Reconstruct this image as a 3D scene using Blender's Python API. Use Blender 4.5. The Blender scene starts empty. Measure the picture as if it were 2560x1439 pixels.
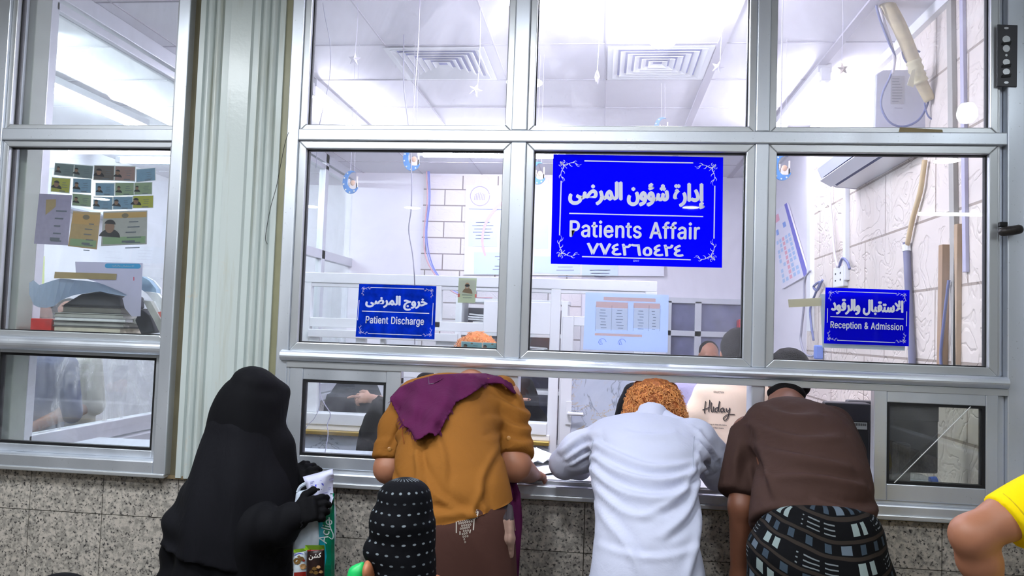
import bpy, bmesh, math, random
import numpy as np
from mathutils import Vector, Matrix, noise
from mathutils.bvhtree import BVHTree

C = bpy.context.scene.collection
SC = bpy.context.scene
random.seed(7)

# ---------------------------------------------------------------- camera
YAW, PITCH, ROLL, FPX = math.radians(6.5), math.radians(3.02), math.radians(1.95), 2000.0
CAM = Vector((0.0, -3.0, 1.62))
def cam_axes():
    cy, sy, cp, sp, cr, sr = math.cos(YAW), math.sin(YAW), math.cos(PITCH), math.sin(PITCH), math.cos(ROLL), math.sin(ROLL)
    right = Vector((cy, sy, 0)); fwd = Vector((-sy*cp, cy*cp, sp)); up = right.cross(fwd)
    return cr*right + sr*up, -sr*right + cr*up, fwd
AX, AU, AF = cam_axes()
cam_data = bpy.data.cameras.new('camera')
cam_data.sensor_width = 36.0
cam_data.lens = 36.0*FPX/2560.0
cam_data.clip_start = 0.05
cam = bpy.data.objects.new('camera', cam_data)
C.objects.link(cam)
cam.matrix_world = Matrix(((AX.x, AU.x, -AF.x, CAM.x), (AX.y, AU.y, -AF.y, CAM.y), (AX.z, AU.z, -AF.z, CAM.z), (0, 0, 0, 1)))
SC.camera = cam

# ---------------------------------------------------------------- view, world, light levels
SC.view_settings.view_transform = 'Standard'
SC.view_settings.look = 'None'
SC.view_settings.gamma = 1.0
SC.view_settings.use_curve_mapping = False
SC.view_settings.exposure = 0.0
try:
    SC.cycles.transparent_max_bounces = 24
    SC.cycles.max_bounces = 8
    SC.cycles.diffuse_bounces = 3
    SC.cycles.glossy_bounces = 3
except Exception:
    pass
world = bpy.data.worlds.new('world'); SC.world = world
world.use_nodes = True
world.node_tree.nodes['Background'].inputs[0].default_value = (0.6, 0.7, 1.0, 1)
world.node_tree.nodes['Background'].inputs[1].default_value = 0.02
HALL_COL, HALL_L = (0.90, 0.95, 1.0), 90.0       # downlights in the waiting hall
ROOM_COL, ROOM_L = (0.85, 0.83, 1.0), 126.0        # tubes in the office
BULB_L = 130.0
HALL_H, ROOM_H = 3.1, 3.1

def ray(px, py):
    return AF + AX*((px-1280.0)/FPX) - AU*((py-719.5)/FPX)
def at(px, py, Y):
    v = ray(px, py); return CAM + v*((Y-CAM.y)/v.y)
def atz(px, py, z):
    v = ray(px, py); return CAM + v*((z-CAM.z)/v.z)
def atx(px, py, x):
    v = ray(px, py); return CAM + v*((x-CAM.x)/v.x)
def mirrored(px, py, z):                       # a lamp of the hall that the glass shows at this place
    p = atz(px, py, z); return Vector((p.x, -p.y, p.z))
def ppm(Y): return FPX/(Y+3.0)

# ---------------------------------------------------------------- materials
def S(r, g, b):
    f = lambda c: (c/255/12.92) if c/255 <= 0.04045 else ((c/255+0.055)/1.055)**2.4
    return (f(r), f(g), f(b), 1.0)
class NT:
    def __init__(s, name):
        s.m = bpy.data.materials.new(name); s.m.use_nodes = True
        s.t = s.m.node_tree; s.t.nodes.clear()
        s.out = s.t.nodes.new('ShaderNodeOutputMaterial')
    def n(s, typ, ins=None, **kw):
        nd = s.t.nodes.new('ShaderNode'+typ)
        for k, v in kw.items(): setattr(nd, k, v)
        for k, v in (ins or {}).items():
            if isinstance(v, bpy.types.NodeSocket): s.t.links.new(v, nd.inputs[k])
            else:
                if isinstance(v, tuple) and len(v) == 3 and nd.inputs[k].type == 'RGBA': v = v+(1,)
                nd.inputs[k].default_value = v
        return nd
    def math(s, op, a, b=0.0, c=0.0):
        nd = s.n('Math', {0: a, 1: b, 2: c}, operation=op); return nd.outputs[0]
    def mix(s, f, a, b, blend='MIX'):
        nd = s.t.nodes.new('ShaderNodeMix'); nd.data_type = 'RGBA'; nd.blend_type = blend
        for i, v in ((0, f), (6, a), (7, b)):
            if isinstance(v, bpy.types.NodeSocket): s.t.links.new(v, nd.inputs[i])
            else: nd.inputs[i].default_value = v
        return nd.outputs[2]
    def ramp(s, f, stops):
        nd = s.n('ValToRGB', {0: f}); cr = nd.color_ramp
        while len(cr.elements) < len(stops): cr.elements.new(0.5)
        for e, (p, c) in zip(cr.elements, stops):
            e.position = p; e.color = c if isinstance(c, tuple) else (c, c, c, 1)
        return nd.outputs[0]
    def co(s, kind='Object', scale=(1, 1, 1)):
        tc = s.n('TexCoord'); mp = s.n('Mapping', {0: tc.outputs[kind], 3: scale}); return mp.outputs[0]
    def noise(s, vec, scale, detail=3.0, rough=0.5, dist=0.0, out=0):
        nd = s.n('TexNoise', {'Vector': vec, 'Scale': scale, 'Detail': detail, 'Roughness': rough, 'Distortion': dist}); return nd.outputs[out]
    def bump(s, h, strength=0.3, dist=0.01):
        return s.n('Bump', {'Height': h, 'Strength': strength, 'Distance': dist}).outputs[0]
    def done(s, sh):
        s.t.links.new(sh, s.out.inputs[0]); return s.m
    def bsdf(s, col, rough=0.5, metal=0.0, normal=None, **kw):
        ins = {'Base Color': col, 'Roughness': rough, 'Metallic': metal}
        if normal is not None: ins['Normal'] = normal
        ins.update(kw)
        return s.n('BsdfPrincipled', ins).outputs[0]
def mat(name, col, rough=0.5, metal=0.0, var=0.0, vscale=8.0, bump=0.0, bscale=40.0, bdist=0.004, stretch=(1, 1, 1), **kw):
    kw.setdefault('Specular IOR Level', .25 if rough > .6 else .5); t = NT(name); v = t.co('Object', stretch); c = col; nrm = None
    if var > 0:
        f = t.noise(v, vscale, 4.0)
        c = t.mix(t.ramp(f, [(0.3, 0.0), (0.7, 1.0)]), tuple(x*(1-var) for x in col[:3])+(1,), tuple(min(1, x*(1+var*0.6)) for x in col[:3])+(1,))
    if bump > 0:
        nrm = t.bump(t.noise(v, bscale, 3.0), bump, bdist)
    return t.done(t.bsdf(c, rough, metal, nrm, **kw))
def emit(name, col, strength):
    t = NT(name); return t.done(t.n('Emission', {0: col+(1,) if len(col) == 3 else col, 1: strength}).outputs[0])
def glass_mat(name, dirt=0.05, dirt_amount=0.25, dscale=2.0, stretch=(1, 1, 1), tint=(0.95, 0.97, 0.97, 1), lo=0.45, hi=0.75, fres=1.5, dist=1.0):
    t = NT(name); v = t.co('Object', stretch)
    tr = t.n('BsdfTransparent', {0: tint}).outputs[0]
    gl = t.n('BsdfGlossy', {0: (1, 1, 1, 1), 1: 0.0}).outputs[0]
    fr = t.math('MULTIPLY', t.math('MULTIPLY', t.n('Fresnel', {0: fres}).outputs[0], 1.8), t.math('SUBTRACT', 1.0, t.n('NewGeometry').outputs['Backfacing'])); fr = t.math('MINIMUM', fr, 1.0)
    g = t.n('MixShader', {0: fr, 1: tr, 2: gl}).outputs[0]
    d1 = t.n('BsdfDiffuse', {0: (0.8, 0.8, 0.82, 1)}).outputs[0]
    d2 = t.n('BsdfTranslucent', {0: (0.8, 0.8, 0.82, 1)}).outputs[0]
    d = t.n('MixShader', {0: 0.6, 1: d1, 2: d2}).outputs[0]
    f = t.ramp(t.noise(v, dscale, 6.0, 0.65, dist), [(lo, 0.0), (hi, 1.0)])
    f2 = t.ramp(t.noise(v, dscale*40, 2.0), [(0.68, 0.0), (0.75, 0.5)])
    fac = t.math('ADD', dirt, t.math('MULTIPLY', t.math('MAXIMUM', f, t.math('MULTIPLY', f2, 0.6)), dirt_amount))
    return t.done(t.n('MixShader', {0: fac, 1: g, 2: d}).outputs[0])

# ---------------------------------------------------------------- mesh helpers
def wloc(o):
    p = Vector((0, 0, 0))
    while o is not None: p += o.location; o = o.parent
    return p
class MB:
    def __init__(s): s.v = []; s.f = []; s.mi = []; s.cur = 0
    def add(s, vs, fs):
        b = len(s.v); s.v += [tuple(p) for p in vs]; s.f += [tuple(i+b for i in f) for f in fs]; s.mi += [s.cur]*len(fs); return s
    def box(s, x0, x1, y0, y1, z0, z1):
        return s.add([(x, y, z) for z in (z0, z1) for y in (y0, y1) for x in (x0, x1)],
                     [(0, 2, 3, 1), (4, 5, 7, 6), (0, 1, 5, 4), (2, 6, 7, 3), (0, 4, 6, 2), (1, 3, 7, 5)])
    def obox(s, c, sx, sy, sz, R=None):
        R = R or Matrix.Identity(3); c = Vector(c)
        vs = [c + R @ Vector((x*sx/2, y*sy/2, z*sz/2)) for z in (-1, 1) for y in (-1, 1) for x in (-1, 1)]
        return s.add(vs, [(0, 2, 3, 1), (4, 5, 7, 6), (0, 1, 5, 4), (2, 6, 7, 3), (0, 4, 6, 2), (1, 3, 7, 5)])
    def prism(s, poly, off):                       # a 3D polygon pushed along off
        n = len(poly); off = Vector(off); a = [Vector(p) for p in poly]
        s.add(a + [p+off for p in a], [tuple(range(n))[::-1], tuple(range(n, 2*n))] + [(i, (i+1) % n, n+(i+1) % n, n+i) for i in range(n)]); return s
    def slab(s, poly, off=(0, 0.0015, 0)): return s.prism(poly, off)
    def tube(s, pts, r, n=8, caps=True, flat=1.0):
        P = [Vector(p) for p in pts]; rs = r if isinstance(r, (list, tuple)) else [r]*len(P)
        vs = []; up = None
        for i, p in enumerate(P):
            d = (P[min(i+1, len(P)-1)]-P[max(i-1, 0)])
            d = d.normalized() if d.length > 1e-9 else Vector((0, 0, 1))
            if up is None: up = d.orthogonal().normalized()
            up = (up - d*up.dot(d)); up = up.normalized() if up.length > 1e-6 else d.orthogonal().normalized()
            w = d.cross(up)
            for k in range(n):
                a = 2*math.pi*k/n
                vs.append(p + up*(math.cos(a)*rs[i]*flat) + w*(math.sin(a)*rs[i]))
        fs = [(i*n+k, i*n+(k+1) % n, (i+1)*n+(k+1) % n, (i+1)*n+k) for i in range(len(P)-1) for k in range(n)]
        if caps: fs += [tuple(range(n))[::-1], tuple(range((len(P)-1)*n, len(P)*n))]
        return s.add(vs, fs)
    def lathe(s, prof, c, n=24, axis=(0, 0, 1), arc=None):
        A = Vector(axis).normalized(); U = A.orthogonal().normalized(); W = A.cross(U); c = Vector(c)
        vs = [c + A*z + U*(r*math.cos(2*math.pi*k/n)) + W*(r*math.sin(2*math.pi*k/n)) for r, z in prof for k in range(n)]
        m = len(prof)
        fs = [(i*n+k, i*n+(k+1) % n, (i+1)*n+(k+1) % n, (i+1)*n+k) for i in range(m-1) for k in range(n)]
        fs += [tuple(range(n))[::-1], tuple(range((m-1)*n, m*n))]
        return s.add(vs, fs)
    def ball(s, c, r, n=16):
        r = r if isinstance(r, (tuple, list)) else (r, r, r); c = Vector(c); m = n//2
        vs = [c+Vector((r[0]*math.sin(math.pi*i/m)*math.cos(2*math.pi*k/n), r[1]*math.sin(math.pi*i/m)*math.sin(2*math.pi*k/n), r[2]*math.cos(math.pi*i/m))) for i in range(m+1) for k in range(n)]
        return s.add(vs, [((i+1)*n+k, (i+1)*n+(k+1) % n, i*n+(k+1) % n, i*n+k) for i in range(m) for k in range(n)])
    def ring(s, x0, x1, z0, z1, w, y0, y1):        # a mitred rectangular frame in the wall plane
        o = [(x0, z0), (x1, z0), (x1, z1), (x0, z1)]; i = [(x0+w, z0+w), (x1-w, z0+w), (x1-w, z1-w), (x0+w, z1-w)]
        for k in range(4):
            a, b, c, d = o[k], o[(k+1) % 4], i[(k+1) % 4], i[k]
            s.prism([(p[0], y0, p[1]) for p in (a, b, c, d)], (0, y1-y0, 0))
        return s
    def build(s, name, m, parent=None, smooth=False, bevel=0.0, sub=0, uv=None):
        me = bpy.data.meshes.new(name); off = wloc(parent)
        me.from_pydata([tuple(Vector(p)-off) for p in s.v], [], s.f)
        ms = m if isinstance(m, (list, tuple)) else [m]
        for x in ms: me.materials.append(x)
        me.polygons.foreach_set('material_index', s.mi if len(ms) > 1 else [0]*len(s.f))
        bm = bmesh.new(); bm.from_mesh(me); bmesh.ops.recalc_face_normals(bm, faces=bm.faces); bm.to_mesh(me); bm.free()
        if smooth: me.polygons.foreach_set('use_smooth', [True]*len(me.polygons))
        if uv is not None:
            l = me.uv_layers.new(name='UVMap'); idx = np.zeros(len(me.loops), int); me.loops.foreach_get('vertex_index', idx)
            l.data.foreach_set('uv', np.asarray(uv, float)[idx].ravel())
        o = bpy.data.objects.new(name, me); C.objects.link(o)
        if parent is not None: o.parent = parent
        if bevel > 0:
            b = o.modifiers.new('bevel', 'BEVEL'); b.width = bevel; b.segments = 2; b.limit_method = 'ANGLE'; b.angle_limit = math.radians(40)
        if sub: 
            d = o.modifiers.new('sub', 'SUBSURF'); d.levels = sub; d.render_levels = sub
        return o
def tag(o, label=None, cat=None, group=None, kind=None):
    if label: o['label'] = label
    if cat: o['category'] = cat
    if group: o['group'] = group
    if kind: o['kind'] = kind
    return o
def thing(name, loc, label, cat, group=None):
    o = bpy.data.objects.new(name, None); C.objects.link(o); o.empty_display_size = 0.1
    o.location = loc; return tag(o, label, cat, group)
def struct(name, loc=(0, 0, 0)):
    o = bpy.data.objects.new(name, None); C.objects.link(o); o.location = loc; o['kind'] = 'structure'; return o
def catmull(P, n=8):
    P = [Vector(p) for p in P]; Q = [P[0]*2-P[1]] + P + [P[-1]*2-P[-2]]; out = []
    for i in range(1, len(Q)-2):
        a, b, c, d = Q[i-1:i+3]
        for k in range(n):
            t = k/n; out.append(0.5*((2*b)+(c-a)*t+(2*a-5*b+4*c-d)*t*t+(3*b-a-3*c+d)*t**3))
    out.append(P[-1]); return out

# flat lettering: a text turned into 2D triangles, bold by offset, scaled to a given width (and height)
_tc = None
def text2d(body, bold=0.0, res=4):
    cu = bpy.data.curves.new('lettering', 'FONT'); cu.body = body; cu.offset = bold; cu.resolution_u = res
    o = bpy.data.objects.new('lettering', cu); C.objects.link(o)
    dg = bpy.context.evaluated_depsgraph_get(); dg.update()
    me = bpy.data.meshes.new_from_object(o.evaluated_get(dg))
    v = np.array([(p.co.x, p.co.y) for p in me.vertices]); f = [tuple(p.vertices) for p in me.polygons]
    bpy.data.objects.remove(o); bpy.data.curves.remove(cu); bpy.data.meshes.remove(me)
    v -= (v.min(0)+v.max(0))/2
    return v, f
def fit2d(vf, w, h=None):
    v, f = vf; s = v.max(0)-v.min(0); k = w/s[0]
    return v*np.array([k, (h/s[1]) if h else k]), f
def stroke2d(pts, w0, w1=None, n=6):
    """a brush stroke as 2D quads"""
    P = [Vector((p[0], p[1], 0)) for p in pts]
    P = catmull(P, n) if len(P) > 2 else P
    w1 = w0 if w1 is None else w1; m = len(P); v = []; f = []
    for i, p in enumerate(P):
        d = (P[min(i+1, m-1)]-P[max(i-1, 0)]).normalized(); nn = Vector((-d.y, d.x, 0)); t = i/(m-1)
        w = w0+(w1-w0)*t
        v += [p+nn*w/2, p-nn*w/2]
    f = [(2*i, 2*i+1, 2*i+3, 2*i+2) for i in range(m-1)]
    return np.array([(p.x, p.y) for p in v]), f
# ================================================================ materials of the setting
def alu_mat():
    t = NT('brushed_aluminium'); v = t.co('Object', (1, 1, 1))
    f = t.noise(t.co('Object', (3, 3, 0.6)), 3.0, 4.0)
    sp = t.ramp(t.noise(v, 120.0, 2.0), [(0.70, 0.0), (0.78, 1.0)])
    c = t.mix(f, S(206, 213, 224), S(234, 238, 246)); c = t.mix(t.math('MULTIPLY', sp, 0.35), c, S(95, 95, 90))
    r = t.ramp(f, [(0.3, 0.34), (0.7, 0.46)])
    return t.done(t.bsdf(c, r, 0.75))
M_ALU = alu_mat()
M_ALU2 = mat('pale_aluminium_bead', S(205, 208, 212), 0.35, 0.6, var=0.06, vscale=5)
M_GASK = mat('black_rubber_gasket', S(14, 14, 18), 0.6)
M_GLASS = glass_mat('window_glass', 0.02, 0.10, 1.6, lo=0.5, hi=0.85)
M_GLASS_UP = glass_mat('dusty_window_glass', 0.05, 0.2, 1.4, (1, 1, 0.7), lo=0.42, hi=0.85)
M_GLASS_SMEAR = glass_mat('smeared_window_glass', 0.03, 0.36, 3.2, (2.2, 1, 0.8), lo=0.5, hi=0.66, dist=2.5)
M_GLASS_LOW = glass_mat('hazy_sliding_glass', 0.012, 0.12, 5.0, lo=0.4, hi=0.8, dist=1.6)
M_GLASS_IN = glass_mat('partition_glass', 0.015, 0.08, 1.5)
def pilaster_mat():
    t = NT('pale_green_paint'); v = t.co('Object'); vs = t.co('Object', (10, 10, 0.7))
    base = t.mix(t.noise(v, 2.2, 4.0), S(186, 196, 194), S(206, 214, 212))
    tc = t.n('TexCoord'); z = t.n('SeparateXYZ', {0: tc.outputs['Object']}).outputs[2]
    low = t.ramp(t.math('MULTIPLY', z, 0.5), [(0.72, 1.0), (1.15, 0.0)])
    rust = t.ramp(t.noise(vs, 2.0, 4.0, 0.6), [(0.52, 0.0), (0.7, 1.0)])
    c = t.mix(t.math('MULTIPLY', rust, 0.35), base, S(150, 140, 92))
    scuff = t.ramp(t.noise(v, 9.0, 5.0, 0.7, 0.6), [(0.62, 0.0), (0.72, 1.0)])
    c = t.mix(t.math('MULTIPLY', t.math('MULTIPLY', scuff, low), 0.6), c, S(214, 190, 160))
    blue = t.ramp(t.noise(v, 14.0, 3.0), [(0.74, 0.0), (0.78, 1.0)])
    c = t.mix(t.math('MULTIPLY', t.math('MULTIPLY', blue, low), 0.6), c, S(110, 165, 205))
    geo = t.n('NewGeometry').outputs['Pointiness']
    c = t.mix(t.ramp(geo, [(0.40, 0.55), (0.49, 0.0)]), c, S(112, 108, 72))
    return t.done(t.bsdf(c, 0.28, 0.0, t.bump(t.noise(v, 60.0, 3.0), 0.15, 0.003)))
M_PIL = pilaster_mat()
def granite_mat():
    t = NT('speckled_granite_tile'); v = t.co('Object')
    n1 = t.noise(v, 110.0, 4.0, 0.6); n2 = t.noise(v, 55.0, 3.0, 0.6); n3 = t.noise(v, 6.0, 3.0)
    c = t.mix(t.ramp(n2, [(0.42, 0.0), (0.62, 1.0)]), S(158, 154, 147), S(208, 200, 190))
    c = t.mix(t.ramp(n1, [(0.36, 1.0), (0.43, 0.0)]), c, S(48, 50, 56))
    c = t.mix(t.ramp(t.noise(v, 80.0, 3.0, 0.5, 0.4), [(0.64, 0.0), (0.70, 0.8)]), c, S(110, 112, 118))
    c = t.mix(t.math('MULTIPLY', n3, 0.3), c, S(140, 128, 118))
    return t.done(t.bsdf(c, 0.22))
M_GRAN = granite_mat()
M_JOINT = mat('dark_grout', S(62, 56, 50), 0.9)
M_WHITE = mat('white_plaster', S(236, 232, 240), 0.7, var=0.03, vscale=2.0, bump=0.1, bscale=30)
M_WHITE2 = mat('white_powder_coated_metal', S(240, 242, 244), 0.35)
def ceil_mat():
    t = NT('ceiling_tile'); v = t.co('Object')
    c = t.mix(t.noise(v, 3.0, 4.0), S(222, 220, 228), S(236, 234, 240))
    st = t.ramp(t.noise(v, 1.1, 3.0), [(0.6, 0.0), (0.8, 0.25)])
    c = t.mix(st, c, S(205, 190, 150))
    return t.done(t.bsdf(c, 0.6))
M_CEIL = ceil_mat()
def stone_mat(name, bw, bh, colr, relief, rot=False, mort=0.006):
    t = NT(name); tc = t.n('TexCoord'); sx = t.n('SeparateXYZ', {0: tc.outputs['Object']})
    u = sx.outputs[1 if rot else 0]; w = sx.outputs[2]
    vec = t.n('CombineXYZ', {0: u, 1: w}).outputs[0]
    br = t.n('TexBrick', {'Vector': vec, 'Scale': 1.0, 'Mortar Size': mort, 'Brick Width': bw, 'Row Height': bh, 'Mortar Smooth': 0.1,
                          'Color1': colr[0], 'Color2': colr[1], 'Mortar': colr[2]})
    n = t.noise(tc.outputs['Object'], 5.5, 2.5, 0.5, 1.6)
    rid = t.math('ABSOLUTE', t.math('SUBTRACT', n, 0.5))
    h = t.ramp(rid, [(0.0, 0.0), (0.045, 1.0)])
    h2 = t.math('SUBTRACT', t.math('MULTIPLY', h, relief), br.outputs['Fac'])
    c = t.mix(t.noise(tc.outputs['Object'], 3.0, 3.0), br.outputs[0], S(214, 200, 186), 'MULTIPLY')
    return t.done(t.bsdf(t.mix(0.35, br.outputs[0], c), 0.55, 0.0, t.bump(h2, 0.55, 0.012)))
M_STONE = stone_mat('relief_stone_tile', 0.62, 0.31, (S(232, 222, 214), S(240, 230, 220), S(170, 156, 144)), 0.7, True)
M_BRICK = stone_mat('white_block_masonry', 0.34, 0.155, (S(236, 230, 236), S(242, 236, 240), S(150, 140, 140)), 0.15)
M_HALLW = mat('hall_wall_paint', S(196, 196, 188), 0.6, var=0.05)
M_FLOOR = mat('hall_floor_tile', S(120, 112, 104), 0.3, var=0.1, vscale=3)
M_WOOD = mat('raw_timber', S(170, 140, 112), 0.7, var=0.15, stretch=(8, 8, 1))
def marble_mat():
    t = NT('white_marble_gold_vein'); v = t.co('Object')
    n = t.noise(v, 2.4, 5.0, 0.6, 1.8); rid = t.math('ABSOLUTE', t.math('SUBTRACT', n, 0.5))
    c = t.mix(t.noise(v, 3.5, 4.0, 0.6, 1.0), S(222, 228, 238), S(178, 190, 208))
    c = t.mix(t.ramp(rid, [(0.0, 0.6), (0.014, 0.0)]), c, S(104, 108, 122))
    n2 = t.noise(v, 1.9, 5.0, 0.65, 2.2); r2 = t.math('ABSOLUTE', t.math('SUBTRACT', n2, 0.47))
    g = t.math('MULTIPLY', t.ramp(r2, [(0.0, 1.0), (0.012, 0.0)]), t.ramp(t.noise(v, 1.7, 2.0), [(0.52, 0.0), (0.62, 1.0)]))
    c = t.mix(g, c, S(206, 170, 80))
    return t.done(t.bsdf(c, 0.15))
M_MARBLE = marble_mat()
M_WTOP = mat('pale_worktop', S(214, 222, 230), 0.2, var=0.05)
M_GOLD = mat('gold_edge_strip', S(208, 176, 96), 0.3, 0.7)
M_DARKGL = mat('dark_room_glass', S(96, 98, 124), 0.1, var=0.25, vscale=6)

# ================================================================ the hall this side of the window wall
def S1(name, m, *boxes, kind='structure', bevel=0.0):
    b = MB()
    for q in boxes: b.box(*q)
    o = b.build(name, m, bevel=bevel); o['kind'] = kind; return o
S1('floor', M_FLOOR, (-7, 5.2, -9, 0.06, -0.1, 0.0), (-4.6, 2.2, 0.06, 6.4, -0.1, 0.0))
S1('ceiling_hall', M_HALLW, (-7, 5.2, -9, -0.12, HALL_H, HALL_H+0.1))
S1('wall_hall_back', M_HALLW, (-7.1, 5.3, -9.1, -9, 0, HALL_H))
S1('wall_hall_left', M_HALLW, (-7.1, -7, -9, 0, 0, HALL_H))
S1('wall_hall_right', M_HALLW, (5.2, 5.3, -9, -1.0, 0, HALL_H))

# tiled granite dado under the windows: tiles with real joints
b = MB(); j = MB()
xs = [-2.86, -2.547, -2.239, -1.931, -1.62, -1.30, -0.985, -0.67, -0.357, -0.044, 0.268, 0.578, 0.889, 1.2, 1.50]
zs = [(0.0, 0.22), (0.22, 0.53), (0.53, None), (None, 1.008)]
for a, c in zip(xs[:-1], xs[1:]):
    zj = 0.845 - (0.03 if -1.5 < a else 0) + (0.02 if a > 0.8 else 0)
    for z0, z1 in ((0.0, 0.225), (0.225, 0.535), (0.535, zj), (zj, 1.008)):
        b.box(a+0.0015, c-0.0015, -0.012, 0.0, z0+0.0015, z1-0.0015)
tiles = b.build('wall_front_tile', M_GRAN); tiles['kind'] = 'structure'
S1('wall_front', M_JOINT, (-2.9, 1.5, -0.0075, 0.11, 0.0, 1.0))
# left of the left window: the wall goes on
S1('wall_front_left', M_HALLW, (-7, -2.56, -0.02, 0.11, 0.0, HALL_H))

# ---------------------------------------------------------------- window wall
ZS0, ZS1, ZL0, ZL1, ZU0, ZU1, ZT = 1.012, 1.075, 1.474, 1.516, 2.332, 2.377, 3.06
W2 = struct('window_2'); W1 = struct('window_1')
def bar(par, name, x0, x1, y0, y1, z0, z1, m=None, bev=0.004):
    return MB().box(x0, x1, y0, y1, z0, z1).build(name, m or M_ALU, par, bevel=bev)
def rail_round(par, x0, x1, z0, z1):
    b = MB(); zc = (z0+z1)/2; h = (z1-z0)/2; n = 10
    prof = [(0.06, z0), (-0.028, z0)] + [(-0.028-0.026*math.sin(math.pi*k/n), zc-h*math.cos(math.pi*k/n)) for k in range(1, n)] + [(-0.028, z1), (0.06, z1)]
    b.prism([(x0, y, z) for y, z in prof], (x1-x0, 0, 0)); return b.build('rail', M_ALU, par, bevel=0.0015)
def pane(par, x0, x1, z0, z1, g=None, w=0.028, yb=-0.018, top=None):
    """glazing bead, rubber gasket and the pane itself"""
    bd = MB().ring(x0, x1, z0, z1, w, yb, 0.03).build('glazing_bead', M_ALU2, par, bevel=0.003)
    MB().ring(x0+w-0.002, x1-w+0.002, z0+w-0.002, z1-w+0.002, 0.006, 0.004, 0.026).build('gasket', M_GASK, par)
    return MB().box(x0+w-0.002, x1-w+0.002, 0.011, 0.017, z0+w-0.002, z1-w+0.002).build('glass_pane', g or M_GLASS, par)
# main window
bar(W2, 'jamb', -1.245, -1.198, -0.03, 0.08, ZS0, ZT)
bar(W2, 'jamb', 1.406, 1.462, -0.03, 0.08, ZS0, ZT)
for x0, x1 in ((-0.360, -0.303), (0.540, 0.588)):
    for z0, z1 in ((ZS1, ZL0), (ZL1, ZU0), (ZU1, ZT)):
        bar(W2, 'mullion', x0, x1, -0.026, 0.07, z0, z1)
bar(W2, 'rail', -1.198, 1.406, -0.03, 0.07, ZU0, ZU1)
bar(W2, 'rail', -1.245, 1.462, -0.03, 0.07, ZT, 3.11)
rail_round(W2, -1.222, 1.405, ZL0, ZL1)
cols = ((-1.198, -0.360), (-0.303, 0.540), (0.588, 1.380))
for i, (x0, x1) in enumerate(cols):
    pane(W2, x0, x1, ZU1-0.006, ZT, M_GLASS_UP, 0.026)
    pane(W2, x0, x1, ZL1, ZU0, M_GLASS, 0.030)
bar(W2, 'stile', 1.380, 1.3905, -0.012, 0.07, ZL1, ZT, M_ALU2)
bar(W2, 'stile', 1.3905, 1.406, 0.006, 0.07, ZL1, ZT, M_ALU)
# sill: front fascia, ledge, twin sliding tracks
bar(W2, 'sill', -1.222, 1.405, -0.05, 0.09, ZS0+0.006, ZS1-0.016, bev=0.006)
bar(W2, 'sill_lip', -1.222, 1.405, -0.058, -0.02, ZS0-0.004, ZS0+0.014, M_ALU2)
bar(W2, 'track', -1.198, 1.406, -0.022, -0.016, ZS1-0.017, ZS1-0.004, M_ALU2, 0.001)
bar(W2, 'track', -1.198, 1.406, 0.016, 0.022, ZS1-0.017, ZS1-0.004, M_ALU2, 0.001)
bar(W2, 'track', -1.198, 1.406, -0.035, 0.05, ZL0-0.024, ZL0, M_ALU2, 0.002)
bar(W2, 'stile', -1.198, -1.186, -0.03, 0.06, ZS1, ZL0-0.024)
bar(W2, 'stile', 1.372, 1.406, -0.01, 0.06, ZS1, ZL0-0.024)
def sash(par, x0, x1, z0, z1, gx0, gx1, gz0, gz1, y0, y1, g):
    s = MB()
    s.box(x0, gx0, y0, y1, z0, z1); s.box(gx1, x1, y0, y1, z0, z1)
    s.box(gx0, gx1, y0+0.002, y1-0.002, gz1, z1); s.box(gx0, gx1, y0+0.002, y1-0.002, z0, gz0)
    o = s.build('sliding_sash', M_ALU, par, bevel=0.003)
    MB().ring(gx0, gx1, gz0, gz1, 0.010, y0+0.006, y1-0.006).build('gasket', M_GASK, o)
    ym = (y0+y1)/2
    MB().box(gx0+0.002, gx1-0.002, ym-0.003, ym+0.003, gz0+0.002, gz1-0.002).build('glass_pane', g, o); return o
s1 = sash(W2, -1.186, -0.748, ZS1-0.004, ZL0-0.012, -1.133, -0.806, 1.118, 1.405, -0.03, 0.008, M_GLASS_LOW)
MB().box(-0.7485, -0.746, -0.024, 0.0, 1.405, 1.425).build('latch_hole', M_GASK, s1)
s2 = sash(W2, 0.962, 1.374, ZS1-0.004, ZL0-0.010, 1.006, 1.334, 1.128, 1.412, -0.034, 0.006, glass_mat('tinted_sliding_glass', 0.03, 0.08, 4.0, tint=(0.62, 0.66, 0.6, 1)))
MB().tube([(1.03, -0.037, 1.133), (1.282, -0.037, 1.409)], 0.0016, 6).build('cord', mat('white_cord', S(235, 235, 235), 0.5), s2)
# left window
bar(W1, 'jamb', -1.706, -1.657, -0.055, 0.08, ZS0, ZT)
bar(W1, 'jamb', -2.53, -2.452, -0.03, 0.08, ZS0, ZT)
bar(W1, 'rail', -2.452, -1.706, -0.03, 0.07, ZU0-0.008, ZU1-0.004)
bar(W1, 'rail', -2.53, -1.657, -0.03, 0.07, ZT, 3.11)
rail_round(W1, -2.53, -1.706, ZL0+0.002, ZL1+0.012)
pane(W1, -2.452, -1.706, ZU1-0.010, ZT, M_GLASS_UP, 0.024)
pane(W1, -2.452, -1.706, ZL1+0.012, ZU0-0.008, M_GLASS, 0.024)
bar(W1, 'sill', -2.53, -1.706, -0.055, 0.09, ZS0+0.006, ZS1-0.006, bev=0.006)
bar(W1, 'sill_lip', -2.53, -1.657, -0.06, -0.02, ZS0-0.006, ZS0+0.010, M_ALU2)
sash(W1, -2.452, -1.70, ZS1-0.006, ZL0+0.004, -2.418, -1.745, 1.10, 1.462, -0.006, 0.03, M_GLASS_LOW)
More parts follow.
